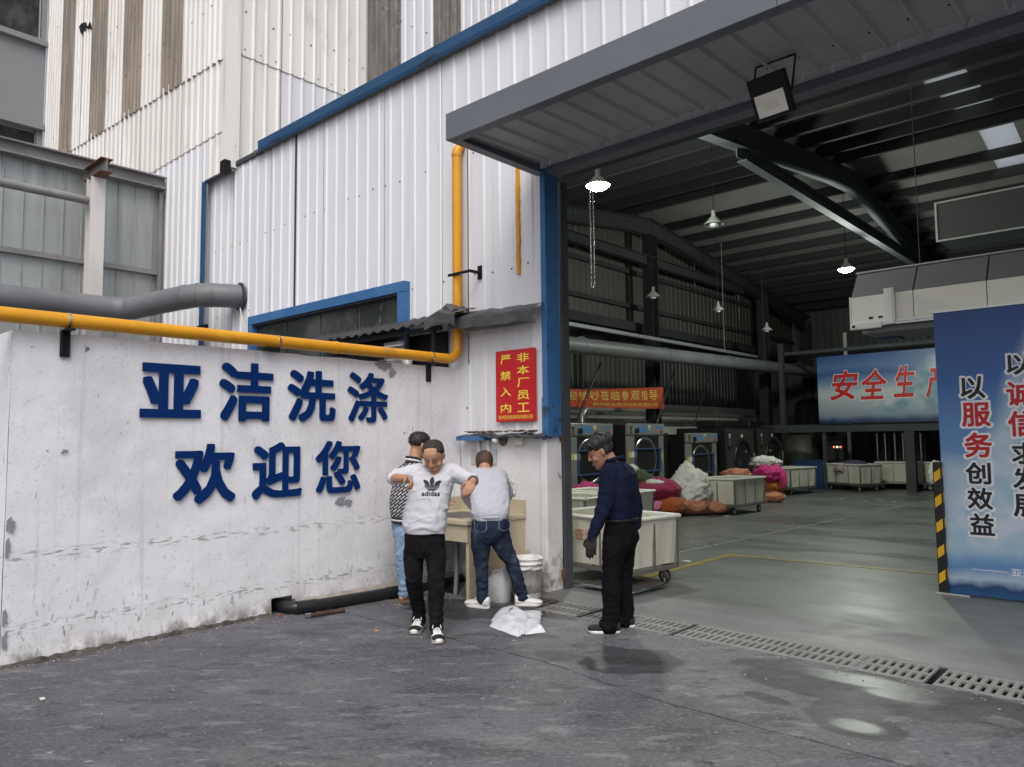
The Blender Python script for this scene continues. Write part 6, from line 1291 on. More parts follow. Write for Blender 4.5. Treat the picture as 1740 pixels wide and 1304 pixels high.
# ------------------------------------------------------------------ steel hood / linen feeder behind the slogan board
fd = thing('linen_feeder', 'overhead grey and steel linen feeder hood above the slogan board', 'machine', (0, 10, 0))
YI = 9.6; xl = -3.03; xr = 3.2
wd = 0.92
x = xl
k = 0
while x < xr:
    b = min(x + (0.70 if k == 0 else 0.74), xr)
    mb = MB().prism([(YI, 3.315), (YI + 0.02, 3.315), (YI + 0.30, 3.66), (YI + 0.28, 3.66)], 'X', x + 0.008, b - 0.008); mb.build('upper_panel', 'ironer_grey', fd)
    MB().box((x + 0.004, YI - 0.01, 2.985), (b - 0.004, YI + 0.02, 3.31)).build('lower_panel', 'ironer_panel', fd); x = b; k += 1
MB().box((xl, YI + 0.03, 2.99), (xr, YI + 0.9, 3.30)).box((xl, YI + 0.31, 3.30), (xr, YI + 0.9, 3.65)).build('housing', 'ironer_grey', fd)
MB().box((xl - 0.02, YI - 0.005, 3.0), (xl - 0.002, YI + 0.12, 3.32)).build('end_bracket', 'alu', fd)
MB().box((xl + 0.02, YI - 0.05, 2.93), (xr, YI - 0.011, 2.95)).box((xl + 0.02, YI - 0.05, 2.955), (xr, YI - 0.011, 2.98)).build('rail', 'alu', fd)
MB().box((xl - 0.0, YI - 0.075, 2.90), (xl + 0.36, YI - 0.052, 2.985), bev=0.01).build('end_plate', 'label_white', fd)
MB().lathe((xl + 0.04, YI - 0.076, 2.94), [(0, -0.008), (0.018, -0.006), (0.02, 0)], 12, axis='Y').build('bolt', 'machine_black', fd)
for xx_ in (xl + 0.40,): MB().box((xx_, YI - 0.085, 2.93), (xx_ + 0.11, YI - 0.0855 + 0.06, 3.36)).box((xx_ + 0.02, YI - 0.10, 2.94), (xx_ + 0.09, YI - 0.0855, 3.35)).build('upright', 'alu', fd)
for xx_ in (xl + 0.2, xl + 0.31): MB().box((xx_, YI - 0.013, 3.02), (xx_ + 0.05, YI - 0.0105, 3.05)).build('vent_slot', 'machine_black', fd)
MB().box((xl + 0.1, YI + 0.05, 2.86), (xr, YI + 0.85, 2.985)).build('belly_pan', 'ironer_grey', fd)
MB().tube([(xl - 0.005, YI + 0.26, 3.66), (xr, YI + 0.26, 3.66)], 0.012, 6).build('top_edge', 'alu', fd)
for xx_ in (-2.38, 0.5, 2.5): MB().tube([(xx_, YI + 0.6, 3.65), (xx_, YI + 0.6, rz(YI + .6) - 0.2)], 0.006, 6).build('hanger_rod', 'steel_dark', fd)
for xx_ in (0.2, 2.9): MB().box((xx_, YI + 0.5, 0), (xx_ + 0.15, YI + 0.65, 2.86)).build('leg', 'steel_dark', fd)
q = aty(1512, 572, 10.3); MB().box((q.x - 0.14, 10.2, q.z - 0.04), (q.x + 0.14, 10.4, q.z + 0.03)).build('motor', 'bin_blue', fd); MB().box((q.x - 0.09, 10.19, q.z - 0.01), (q.x + 0.06, 10.199, q.z + 0.015)).build('motor_label', 'label_white', fd)
ed_ = thing('exhaust_duct', 'steel framed box duct hanging high at the right above the feeder', 'duct', (0, 11.2, 4.4))
a, b = aty(1587, 345, 11), aty(1590, 412, 11)
MB().box((a.x + 0.025, 11.012, b.z + 0.02), (4, 11.7, a.z - 0.02)).build('casing', 'stainless_dark', ed_)
MB().box((a.x, 11.0, b.z), (a.x + 0.024, 11.03, a.z)).box((a.x + 0.0245, 11.0, a.z - 0.02), (4, 11.03, a.z)).box((a.x + 0.0245, 11.0, b.z), (4, 11.03, b.z + 0.02)).build('frame', 'alu', ed_)
for xx_ in (0.5, 2.2): MB().tube([(xx_, 11.4, a.z - 0.02), (xx_, 11.4, rz(11.4) - 0.2)], 0.012, 6).build('hanger_rod', 'steel_dark', ed_)

# ------------------------------------------------------------------ slogan board
bd = thing('slogan_board', 'tall blue printed slogan board standing inside the doorway', 'board', (-0.2, 8.7, 0))
YB = 8.69
MB().box((-1.93, YB + 0.001, 0.01), (2.3, YB + 0.07, 2.875)).build('panel', 'poster_board', bd)
MB().box((-1.945, YB - 0.012, 2.876), (2.31, YB + 0.08, 2.895)).build('top_edge', 'alu', bd)
def bchar(c, px0, py0, px1, py1, red, dx=0.0):
    p0, p1 = aty(px0, (py0 + py1) / 2, YB), aty(px1, (py0 + py1) / 2, YB); q0, q1 = aty((px0 + px1) / 2, py1, YB), aty((px0 + px1) / 2, py0, YB)
    text_mb(c, (p0.x - 0.022, q0.z - 0.022, p1.x + 0.022, q1.z + 0.022), lambda u, v, w: (u, YB - 0.0015, v), 0.075).build('outline', 'ink_white', bd, fixn=False)
    text_mb(c, (p0.x, q0.z, p1.x, q1.z), lambda u, v, w: (u, YB - 0.0035, v), 0.026).build('character', 'ink_red' if red else 'ink_black', bd, fixn=False)
LC = [('以', 640, 678, 1632, 1674, 0), ('服', 684, 725, 1634, 1683, 1), ('务', 735, 778, 1639, 1686, 1), ('创', 786, 823, 1641, 1684, 0), ('效', 829, 866, 1644, 1687, 0), ('益', 873, 910, 1648, 1690, 0)]
for c, y0, y1, x0_, x1_, rd_ in LC: bchar(c, x0_, y0, x1_, y1, rd_)
RC = [('以', 601, 637, 1710, 1753, 0), ('诚', 647, 690, 1710, 1760, 1), ('信', 698, 742, 1713, 1762, 1), ('求', 752, 789, 1719, 1764, 0), ('发', 795, 833, 1721, 1766, 0), ('展', 840, 879, 1722, 1770, 0)]
for c, y0, y1, x0_, x1_, rd_ in RC: bchar(c, x0_, y0, x1_, y1, rd_)
p0, p1 = aty(1652, 967, YB), aty(1712, 970, YB); MB().box((p0.x, YB - 0.003, p0.z - 0.004), (p1.x, YB, p0.z + 0.002)).build('rule', 'ink_white', bd)
p0 = aty(1719, 979, YB); text_mb('亚洁洗涤', (p0.x, p0.z, p0.x + 0.36, p0.z + 0.075), lambda u, v, w: (u, YB - 0.002, v), 0.01).build('caption', 'ink_white', bd, fixn=False)
hz = thing('hazard_strip', 'black corner strip with yellow hazard marks at the board edge', 'hazard strip', (-1.95, 8.66, 0))
bevel(MB().box((-2.0, YB - 0.06, 0.0), (-1.915, YB - 0.006, 1.33)).build('strip', 'hazard_black', hz), 0.008)
for k in range(5):
    z = 0.10 + k * 0.255; MB().add([(-1.99, YB - 0.062, z), (-1.93, YB - 0.062, z + 0.05), (-1.93, YB - 0.062, z + 0.15), (-1.99, YB - 0.062, z + 0.10)], [(0, 1, 2, 3)]).build('yellow_mark', 'hazard_yellow', hz, fixn=False)
    MB().add([(-1.914, YB - 0.056, z + 0.05), (-1.914, YB - 0.012, z + 0.08), (-1.914, YB - 0.012, z + 0.18), (-1.914, YB - 0.056, z + 0.15)], [(0, 1, 2, 3)]).build('yellow_mark', 'hazard_yellow', hz, fixn=False)
MB().box((-2.03, YB - 0.09, 0.003), (-1.72, YB - 0.061, 0.018)).build('foot_plate', 'alu', hz)
# ================================================================== people
mat('skin', (0.40, 0.215, 0.135), 0.5, layers=[((0.33, 0.155, 0.095), 14, 0.42, 0.68, W1, 0.5), ((0.46, 0.26, 0.17), 30, 0.5, 0.7, W1, 0.4)], bump=(220, 0.12, 0.001), spec=0.35)
mat('skin_dark', (0.30, 0.15, 0.095), 0.5, layers=[((0.24, 0.11, 0.07), 14, 0.42, 0.68, W1, 0.5)], bump=(220, 0.12, 0.001), spec=0.35)
mat('lip', (0.27, 0.095, 0.075), 0.45); mat('brow', (0.085, 0.048, 0.034), 0.8)
mat('hair_black', (0.012, 0.011, 0.011), 0.5, layers=[((0.03, 0.026, 0.024), 60, 0.4, 0.65, (1, 1, .3), 0.8)], bump=(140, 0.8, 0.006, (1, 1, .25)))
mat('hair_cropped', (0.035, 0.022, 0.016), 0.75, layers=[((0.10, 0.052, 0.034), 10, 0.42, 0.65, W1, 0.8)], bump=(200, 0.6, 0.003))
def fab(name, c, c2, sc=5, rough=0.9, bump=0.25, layers=()):
    return mat(name, c, rough, layers=[(c2, sc, 0.38, 0.68, W1, 0.55)] + list(layers), bump=(34, bump, 0.010), bump2=(420, 0.2, 0.0008), spec=0.12)
fab('fleece_white', (0.52, 0.52, 0.56), (0.47, 0.47, 0.515)); fab('fleece_grey', (0.43, 0.435, 0.49), (0.36, 0.365, 0.42)); fab('rib_grey', (0.40, 0.405, 0.455), (0.34, 0.345, 0.39)); fab('rib_white', (0.60, 0.60, 0.64), (0.54, 0.54, 0.58))
fab('denim_black', (0.006, 0.006, 0.0072), (0.014, 0.014, 0.016), 7); fab('denim_blue', (0.016, 0.022, 0.042), (0.030, 0.040, 0.066), 6, layers=[((0.085, 0.105, 0.15), 2.6, 0.50, 0.68, (2, 2, 1.0), 0.7)])
fab('denim_light', (0.21, 0.29, 0.40), (0.15, 0.22, 0.33), 6); fab('shirt_navy', (0.0055, 0.008, 0.023), (0.009, 0.012, 0.031), 6); fab('trouser_black', (0.004, 0.004, 0.005), (0.008, 0.008, 0.0095), 6)
mat('leather_black', (0.008, 0.008, 0.009), 0.6, spec=0.25); mat('sole_white', (0.70, 0.68, 0.64), 0.6, layers=[((0.5, 0.46, 0.4), 9, 0.5, 0.7, W1, 0.6)]); mat('shoe_white', (0.68, 0.67, 0.66), 0.6, layers=[((0.5, 0.5, 0.5), 10, 0.45, 0.7, W1, 0.5)]); mat('canvas_black', (0.010, 0.010, 0.011), 0.8)
mat('glove', (0.022, 0.018, 0.018), 0.9, bump=(120, 0.4, 0.003)); mat('logo_black', (0.012, 0.012, 0.014), 0.7); mat('sandal', (0.16, 0.10, 0.06), 0.6); mat('denim_stitch', (0.16, 0.19, 0.27), 0.9)
# dashed jacket cloth
def dash_mat():
    m = bpy.data.materials.new('jacket_dashes'); m.use_nodes = True; nt = m.node_tree; N = nt.nodes; L = nt.links; b = N['Principled BSDF']; b.inputs['Roughness'].default_value = 0.85
    geo = N.new('ShaderNodeNewGeometry'); mp = N.new('ShaderNodeMapping'); mp.vector_type = 'TEXTURE'
    # local axes: image-right and up, turned so the dashes climb to the right
    sx = N.new('ShaderNodeSeparateXYZ'); L.new(geo.outputs['Position'], sx.inputs[0])
    def mth(op, a, c):
        n = N.new('ShaderNodeMath'); n.operation = op
        for i, q in enumerate((a, c)):
            if isinstance(q, (int, float)): n.inputs[i].default_value = q
            else: L.new(q, n.inputs[i])
        return n.outputs[0]
    u = mth('ADD', mth('MULTIPLY', sx.outputs[0], 0.74), mth('MULTIPLY', sx.outputs[1], 0.67)); z = sx.outputs[2]
    a = mth('ADD', mth('MULTIPLY', u, 0.80), mth('MULTIPLY', z, 0.60)); c = mth('SUBTRACT', mth('MULTIPLY', z, 0.80), mth('MULTIPLY', u, 0.60))
    cx = N.new('ShaderNodeCombineXYZ'); L.new(a, cx.inputs[0]); L.new(c, cx.inputs[1])
    br_ = N.new('ShaderNodeTexBrick'); L.new(cx.outputs[0], br_.inputs[0]); br_.inputs['Scale'].default_value = 1.0; br_.inputs['Brick Width'].default_value = 0.075; br_.inputs['Row Height'].default_value = 0.026; br_.inputs['Mortar Size'].default_value = 0.0078; br_.inputs['Mortar Smooth'].default_value = 0.2
    br_.inputs['Color1'].default_value = (0.50, 0.50, 0.52, 1); br_.inputs['Color2'].default_value = (0.36, 0.36, 0.39, 1); br_.inputs['Mortar'].default_value = (0.012, 0.012, 0.016, 1)
    L.new(br_.outputs['Color'], b.inputs['Base Color']); MATS['jacket_dashes'] = m
dash_mat()
RV = Vector((CAM_R[0][0], CAM_R[1][0], 0)).normalized(); FV = Vector((-RV.y, RV.x, 0)); UP = Vector((0, 0, 1))

def remesh(mb, voxel, smooth, name, m, parent, disp=None, fac=0.5):
    me = bpy.data.meshes.new('t'); me.from_pydata([tuple(v) for v in mb.v], [], mb.f)
    bm = bmesh.new(); bm.from_mesh(me); bmesh.ops.recalc_face_normals(bm, faces=bm.faces[:]); bm.to_mesh(me); bm.free()
    o = bpy.data.objects.new('t', me); COL.objects.link(o)
    r_ = o.modifiers.new('r', 'REMESH'); r_.mode = 'VOXEL'; r_.voxel_size = voxel; r_.use_smooth_shade = True
    s_ = o.modifiers.new('s', 'SMOOTH'); s_.iterations = smooth; s_.factor = fac
    bpy.context.view_layer.update(); dg = bpy.context.evaluated_depsgraph_get(); nm = bpy.data.meshes.new_from_object(o.evaluated_get(dg)); bpy.data.objects.remove(o); bpy.data.meshes.remove(me)
    if disp:
        co = np.empty(len(nm.vertices) * 3); nm.vertices.foreach_get('co', co); no = np.empty_like(co); nm.vertices.foreach_get('normal', no); co = co.reshape(-1, 3); no = no.reshape(-1, 3)
        dv = np.array([disp(Vector(p)) for p in co]); co = co + no * dv[:, None]; nm.vertices.foreach_set('co', co.ravel())
    inv = parent.matrix_basis.inverted(); nm.transform(inv); nm.name = name
    nm.materials.clear(); nm.materials.append(MATS[m]); nm.polygons.foreach_set('use_smooth', [True] * len(nm.polygons))
    ob = bpy.data.objects.new(name, nm); COL.objects.link(ob); ob.parent = parent; return ob
def ell(mb, c, r, M=None, seg=16):
    prof = [(math.sin(a) if 0 < i < 8 else 0.0, -math.cos(a)) for i, a in enumerate(np.linspace(0, math.pi, 9))]
    vs = []; fs = []
    for (q, h) in prof:
        for k in range(seg): t = 2 * math.pi * k / seg; p = Vector((q * math.cos(t) * r[0], q * math.sin(t) * r[1], h * r[2])); vs.append((M @ p if M else p) + Vector(c))
    for i in range(8):
        for k in range(seg): fs.append((i * seg + k, i * seg + (k + 1) % seg, (i + 1) * seg + (k + 1) % seg, (i + 1) * seg + k))
    return mb.add(vs, fs)
def limb(mb, pts, rs, seg=14):
    """tapered limb with rounded ends and smooth bends"""
    P = [Vector(p) for p in pts]; Q = []; rr = []
    for i in range(len(P) - 1):
        n = max(2, int((P[i + 1] - P[i]).length / 0.025))
        for k in range(n): t = k / n; Q.append(P[i].lerp(P[i + 1], t)); rr.append(rs[i] + (rs[i + 1] - rs[i]) * t)
    Q.append(P[-1]); rr.append(rs[-1])
    for _ in range(2):
        Q = [Q[0]] + [(Q[i - 1] + Q[i] * 2 + Q[i + 1]) / 4 for i in range(1, len(Q) - 1)] + [Q[-1]]
    mb.tube(Q, rr, seg); ell(mb, Q[0], (rr[0],) * 3); ell(mb, Q[-1], (rr[-1],) * 3); return mb
def torso(mb, rings, L, F, p=2.5, seg=28):
    vs = []; n = len(rings)
    for (c, a, b) in rings:
        for k in range(seg):
            t = 2 * math.pi * k / seg; ct, st = math.cos(t), math.sin(t); vs.append(Vector(c) + L * (a * math.copysign(abs(ct) ** (2 / p), ct)) + F * (b * math.copysign(abs(st) ** (2 / p), st)))
    mb.add(vs, [(i * seg + k, i * seg + (k + 1) % seg, (i + 1) * seg + (k + 1) % seg, (i + 1) * seg + k) for i in range(n - 1) for k in range(seg)] + [tuple(range(seg)), tuple(range((n - 1) * seg, n * seg))]); return mb
HEAD = [(-0.122, 0.022, 0.088, 0.040), (-0.108, 0.038, 0.098, 0.0), (-0.085, 0.053, 0.099, -0.045), (-0.055, 0.065, 0.096, -0.072), (-0.02, 0.073, 0.095, -0.090), (0.01, 0.0765, 0.094, -0.102), (0.04, 0.0785, 0.094, -0.106), (0.07, 0.075, 0.084, -0.100), (0.092, 0.062, 0.064, -0.082), (0.107, 0.042, 0.040, -0.055), (0.115, 0.014, 0.012, -0.022)]
def head_grid(seg=36, sub=4):
    rows = []
    for i in range(len(HEAD) - 1):
        for k in range(sub):
            t = k / sub; rows.append([HEAD[i][j] + (HEAD[i + 1][j] - HEAD[i][j]) * t for j in range(4)])
    rows.append(list(HEAD[-1])); out = []
    for (z, a, yf, yb) in rows:
        cy, b = (yf + yb) / 2, (yf - yb) / 2; out.append([Vector((a * math.copysign(abs(math.cos(t)) ** 0.86, math.cos(t)), cy + b * math.copysign(abs(math.sin(t)) ** 0.86, math.sin(t)), z)) for t in np.linspace(0, 2 * math.pi, seg, endpoint=False)])
    return out
def add_head(mb, M):
    g = head_grid(); seg = len(g[0]); mb.add([M @ v for r_ in g for v in r_], [(i * seg + k, i * seg + (k + 1) % seg, (i + 1) * seg + (k + 1) % seg, (i + 1) * seg + k) for i in range(len(g) - 1) for k in range(seg)] + [tuple(range(seg)), tuple(range((len(g) - 1) * seg, len(g) * seg))])
    R3 = M.to_3x3()
    mb.tube([M @ Vector(p) for p in ((0, 0.090, 0.030), (0, 0.102, 0.008), (0, 0.113, -0.018), (0, 0.110, -0.028))], [0.008, 0.010, 0.014, 0.012], 10)
    for s in (-1, 1):
        ell(mb, M @ Vector((s * 0.013, 0.100, -0.024)), (0.011, 0.012, 0.009), R3)
        ell(mb, M @ Vector((s * 0.079, -0.008, -0.006)), (0.009, 0.020, 0.033), R3 @ Matrix.Rotation(s * 0.35, 3, 'Z'))
        ell(mb, M @ Vector((s * 0.045, 0.066, -0.030)), (0.024, 0.024, 0.026), R3)
    ell(mb, M @ Vector((0, 0.094, -0.062)), (0.026, 0.014, 0.016), R3); ell(mb, M @ Vector((0, 0.086, -0.105)), (0.022, 0.018, 0.016), R3)
def face_bits(M, par):
    for s in (-1, 1):
        mb = MB(); pts = [M @ Vector((s * x, y, z)) for x, y, z in ((0.013, 0.0985, 0.030), (0.028, 0.098, 0.036), (0.044, 0.090, 0.035), (0.056, 0.078, 0.028))]; mb.tube(pts, [0.002, 0.0032, 0.003, 0.0015], 6).build('eyebrow', 'brow', par)
        mb = MB(); pts = [M @ Vector((s * x, y, z)) for x, y, z in ((0.017, 0.0935, 0.008), (0.026, 0.0965, 0.006), (0.036, 0.0945, 0.006), (0.047, 0.086, 0.009))]; mb.tube(pts, [0.001, 0.0018, 0.0018, 0.001], 6).build('eyelid', 'brow', par)
    mb = MB(); pts = [M @ Vector(p) for p in ((-0.026, 0.096, -0.063), (-0.012, 0.1065, -0.061), (0, 0.108, -0.062), (0.012, 0.1065, -0.061), (0.026, 0.096, -0.063))]; mb.tube(pts, [0.002, 0.0055, 0.006, 0.0055, 0.002], 8).build('mouth', 'lip', par)
def hair(M, par, m, thick, seed):
    g = head_grid(72, 6); seg = len(g[0]); c = Vector((0, -0.01, 0.0)); mb = MB(); vs = []
    for r_ in g:
        for v in r_:
            t = thick(v); n = Vector((v.x * 1.2, v.y + 0.01, max(-0.01, v.z) * 1.1)).normalized(); q = v * 55 + Vector((seed, 0, 0))
            if t > 0: t = t * (0.75 + 0.6 * abs(mnoise.noise(Vector((q.x, q.y, q.z * 0.4))))) + 0.003
            if t <= 0.0008: t = -0.016
            vs.append(M @ (v + n * t))
    mb.add(vs, [(i * seg + k, i * seg + (k + 1) % seg, (i + 1) * seg + (k + 1) % seg, (i + 1) * seg + k) for i in range(len(g) - 1) for k in range(seg)] + [tuple(range((len(g) - 1) * seg, len(g) * seg))], True)
    h = mb.build('hair', m, par); rt = random.Random(seed); tb = MB()
    for i in range(int(len(g) * 0.35), len(g)):
        for k in range(seg):
            v = g[i][k]; t = thick(v)
            if t < 0.009 or rt.random() > 0.30: continue
            n = Vector((v.x * 1.2, v.y + 0.01, max(-0.01, v.z) * 1.1)).normalized(); p = v + n * (t * 0.8); s_ = n.cross(Vector((rt.uniform(-1, 1), rt.uniform(-1, 1), rt.uniform(-1, 1)))).normalized(); tip = p + (n * 0.7 + s_ * rt.uniform(0.3, 1.0) + Vector((0, 0.25, 0.1))).normalized() * (t * rt.uniform(0.5, 1.1)); u_ = n.cross(s_) * 0.0028
            tb.add([M @ (p + u_), M @ (p - u_), M @ (p - s_ * 0.003), M @ tip], [(0, 1, 3), (1, 2, 3), (2, 0, 3)])
    if tb.v: tb.build('hair_tufts', m, h, 'stuff')
    return h
def sstep(a, b, x): t = max(0.0, min(1.0, (x - a) / (b - a))); return t * t * (3 - 2 * t)
def hand(mb, wrist, d, n, thumb, curl=0.5, s=1.0):
    """palm and five fingers: d = pointing direction, n = palm normal (fingers curl towards it), thumb = direction of the thumb side"""
    d = Vector(d).normalized(); thumb = Vector(thumb); thumb = (thumb - d * thumb.dot(d)).normalized(); n = Vector(n); n = (n - d * n.dot(d) - thumb * n.dot(thumb)).normalized(); w = Vector(wrist)
    for k, (off, ln, fl) in enumerate(((0.030, 0.085, (0.040, 0.026, 0.020)), (0.010, 0.090, (0.044, 0.029, 0.022)), (-0.010, 0.086, (0.041, 0.027, 0.021)), (-0.029, 0.078, (0.032, 0.021, 0.018)))):
        a = w + thumb * off * 0.55 * s; b = w + d * ln * s + thumb * off * s; mb.tube([a, a.lerp(b, 0.5) - n * 0.002, b], [0.013 * s, 0.0145 * s, 0.0115 * s], 10); ell(mb, b, (0.0115 * s,) * 3)
        p = b; ang = 0.0
        for j, l in enumerate(fl):
            ang += curl * (0.9, 1.1, 0.8)[j] * (1 + 0.08 * k); q = p + (d * math.cos(ang) + n * math.sin(ang)) * l * s; r0, r1 = (0.0098 - 0.0011 * j) * s, (0.0092 - 0.0012 * j) * s
            mb.tube([p, q], [r0, r1], 8); ell(mb, q, (r1,) * 3); p = q
    a = w + thumb * 0.022 * s + d * 0.02 * s; b = a + (thumb * 0.72 + d * 0.6 + n * 0.3).normalized() * 0.042 * s; c = b + (thumb * 0.25 + d * 0.85 + n * 0.5 * (1 + curl)).normalized() * 0.032 * s; e = c + (d * 0.8 + n * (0.6 + curl) - thumb * 0.2).normalized() * 0.026 * s
    mb.tube([a, b, c, e], [0.015 * s, 0.0125 * s, 0.0105 * s, 0.008 * s], 8); ell(mb, e, (0.008 * s,) * 3)
def shoe(par, ankle, heading, ln, wd, upper, sole, toe=None, lace=None, z0=0.0, heel=0.09, sole_h=0.028, pitch=0.0):
    """shoe under the ankle, pointing along heading; parts upper, sole, toe cap, laces"""
    h = Vector(heading).normalized(); s = h.cross(UP) * -1; o = Vector((ankle[0], ankle[1], z0)); Mx = Matrix((( s.x, h.x, 0, o.x), (s.y, h.y, 0, o.y), (0, 0, 1, o.z), (0, 0, 0, 1))) @ Matrix.Rotation(pitch, 4, 'X')
    out = []
    for k in range(32):
        t = 2 * math.pi * k / 32; y = math.sin(t); x = math.cos(t); yy = ln * (0.215 + 0.5 * y); ww = wd / 2 * (0.80 + 0.20 * sstep(-0.2, 0.6, y)) ; out.append((x * ww * (abs(x) ** -0.25 if abs(x) > 1e-3 else 1), yy))
    mb = MB(); vs = []
    for (z, sc_) in ((0.0, 0.96), (0.006, 1.0), (sole_h, 1.0), (sole_h + 0.002, 0.97)):
        for (x, y) in out: vs.append(Mx @ Vector((x * sc_, (y - ln * 0.215) * sc_ + ln * 0.215, z + 0.012 * max(0, (y - ln * 0.5) / (ln * 0.22)) ** 2)))
    mb.add(vs, [(i * 32 + k, i * 32 + (k + 1) % 32, (i + 1) * 32 + (k + 1) % 32, (i + 1) * 32 + k) for i in range(3) for k in range(32)] + [tuple(range(32)), tuple(range(96, 128))], True)
    prof = [(-0.285, 0.30, 0.030, heel), (-0.25, 0.72, 0.020, heel + 0.004), (-0.15, 0.86, 0.015, heel + 0.004), (0.0, 0.84, 0.015, heel - 0.004), (0.13, 0.80, 0.015, heel - 0.016), (0.28, 0.88, 0.015, heel - 0.034), (0.42, 0.97, 0.015, 0.070), (0.56, 0.95, 0.018, 0.064), (0.66, 0.80, 0.02, 0.056), (0.705, 0.50, 0.022, 0.046)]
    pr_ = np.array(prof); yq = np.concatenate([np.linspace(-0.285, -0.22, 6), np.linspace(-0.2, 0.6, 16), np.linspace(0.63, 0.705, 7)])
    col = [np.interp(yq, pr_[:, 0], pr_[:, j]) for j in (1, 2, 3)]
    for _ in range(2): col = [np.concatenate([[c[0]], (c[:-2] + 2 * c[1:-1] + c[2:]) / 4, [c[-1]]]) for c in col]
    prof = [(yq[i], col[0][i], col[1][i], col[2][i]) for i in range(len(yq))]
    ub = MB(); vs = []; seg = 24
    for (y, w, zb, zt) in prof:
        for k in range(seg):
            t = 2 * math.pi * k / seg; ct, st = math.cos(t), math.sin(t); x = wd / 2 * w * math.copysign(abs(ct) ** 0.75, ct) * (1.0 if st < 0 else 1 - 0.35 * st * st); z = (zb + zt) / 2 + (zt - zb) / 2 * math.copysign(abs(st) ** 0.8, st); vs.append(Mx @ Vector((x, y * ln, z)))
    ub.add(vs, [(i * seg + k, i * seg + (k + 1) % seg, (i + 1) * seg + (k + 1) % seg, (i + 1) * seg + k) for i in range(len(prof) - 1) for k in range(seg)] + [tuple(range(seg)), tuple(range((len(prof) - 1) * seg, len(prof) * seg))], True)
    u = ub.build('shoe', upper, par)
    mb.build('sole', sole, u)
    if toe:
        for (ya, yb_, a0, a1) in ((0.50, 0.70, 0.0, math.pi), (0.02, 0.40, -0.35, 0.75), (0.02, 0.40, math.pi - 0.75, math.pi + 0.35)):
            tb = MB(); vs = []; ys_ = np.linspace(ya, yb_, 7); ts = np.linspace(a0, a1, 11)
            for y in ys_:
                i = max(0, max(q for q in range(len(prof) - 1) if prof[q][0] <= y)); f = (y - prof[i][0]) / (prof[i + 1][0] - prof[i][0]); w, zb, zt = [prof[i][j] + (prof[i + 1][j] - prof[i][j]) * f for j in (1, 2, 3)]
                for t in ts:
                    ct, st = math.cos(t), math.sin(t); x = (wd / 2 * w + 0.0025) * math.copysign(abs(ct) ** 0.75, ct) * (1.0 if st < 0 else 1 - 0.35 * st * st); z = (zb + zt) / 2 + ((zt - zb) / 2 + 0.0025) * math.copysign(abs(st) ** 0.8, st); vs.append(Mx @ Vector((x, y * ln, z)))
            tb.add(vs, [(i * 11 + k, i * 11 + k + 1, (i + 1) * 11 + k + 1, (i + 1) * 11 + k) for i in range(6) for k in range(10)], True).build('overlay', toe, u, fixn=True)
    if lace:
        for k in range(4):
            y = (0.14 + 0.085 * k) * ln; z = heel - 0.012 - 0.0115 * k; MB().tube([Mx @ Vector(p) for p in ((-0.022, y, z - 0.004), (-0.006, y + 0.006, z + 0.008), (0.012, y - 0.004, z + 0.006), (0.024, y + 0.008, z - 0.004))], 0.0045, 6).build('lace', lace, u)
        MB().tube([Mx @ Vector(p) for p in ((0, 0.13 * ln, heel), (0.028, 0.16 * ln, heel + 0.006), (0.034, 0.24 * ln, heel - 0.02))], 0.004, 6).tube([Mx @ Vector(p) for p in ((0, 0.13 * ln, heel), (-0.028, 0.16 * ln, heel + 0.006), (-0.036, 0.24 * ln, heel - 0.02))], 0.004, 6).build('lace', lace, u)
    return u
def foot(mb, a, h):
    h = Vector(h).normalized(); c = Vector((a[0], a[1], 0.065)); limb(mb, [a, c], [.033, .030]); limb(mb, [c - h * .03 - UP * .02, c + h * .09 - UP * .022], [.030, .026])
def hem(a): return Vector((a[0], a[1], 0.085))
def wrinkle(amp, freq=9.0, crush=(), st=(1, 1, 1), seed=0.0):
    """cloth folds: soft ridges everywhere plus squeezed folds around given joints"""
    def f(p):
        q = Vector((p.x * st[0], p.y * st[1], p.z * st[2])) * freq + Vector((seed, seed * 2, 0)); w = Vector((mnoise.noise(q * 0.6), mnoise.noise(q * 0.6 + Vector((7, 0, 0))), mnoise.noise(q * 0.6 + Vector((0, 7, 0))))) * 0.8
        a = max(0.0, 1 - abs(mnoise.noise(q + w)) * 3.2) ** 2; b = mnoise.noise(q * 0.7 + Vector((5, 1, 2))); c3 = max(0.0, 1 - abs(mnoise.noise(Vector((q.x * 1.2, q.y * 1.2, q.z * 3.0)) + w + Vector((9, 4, 1)))) * 3.6) ** 2
        d = amp * (1.5 * a + 1.0 * b + 0.9 * c3 - 0.6)
        for (c, r_, ax, fr, am) in crush:
            v = p - Vector(c); g = math.exp(-v.length_squared / (r_ * r_))
            if g > 0.02: d += 0.75 * am * g * math.sin(fr * v.dot(Vector(ax)) + 6.0 * mnoise.noise(p * 6 + Vector((seed, 0, 0)))) * (0.4 + abs(mnoise.noise(p * 9 + Vector((0, seed, 3)))) * 1.6)
        return d
    return f
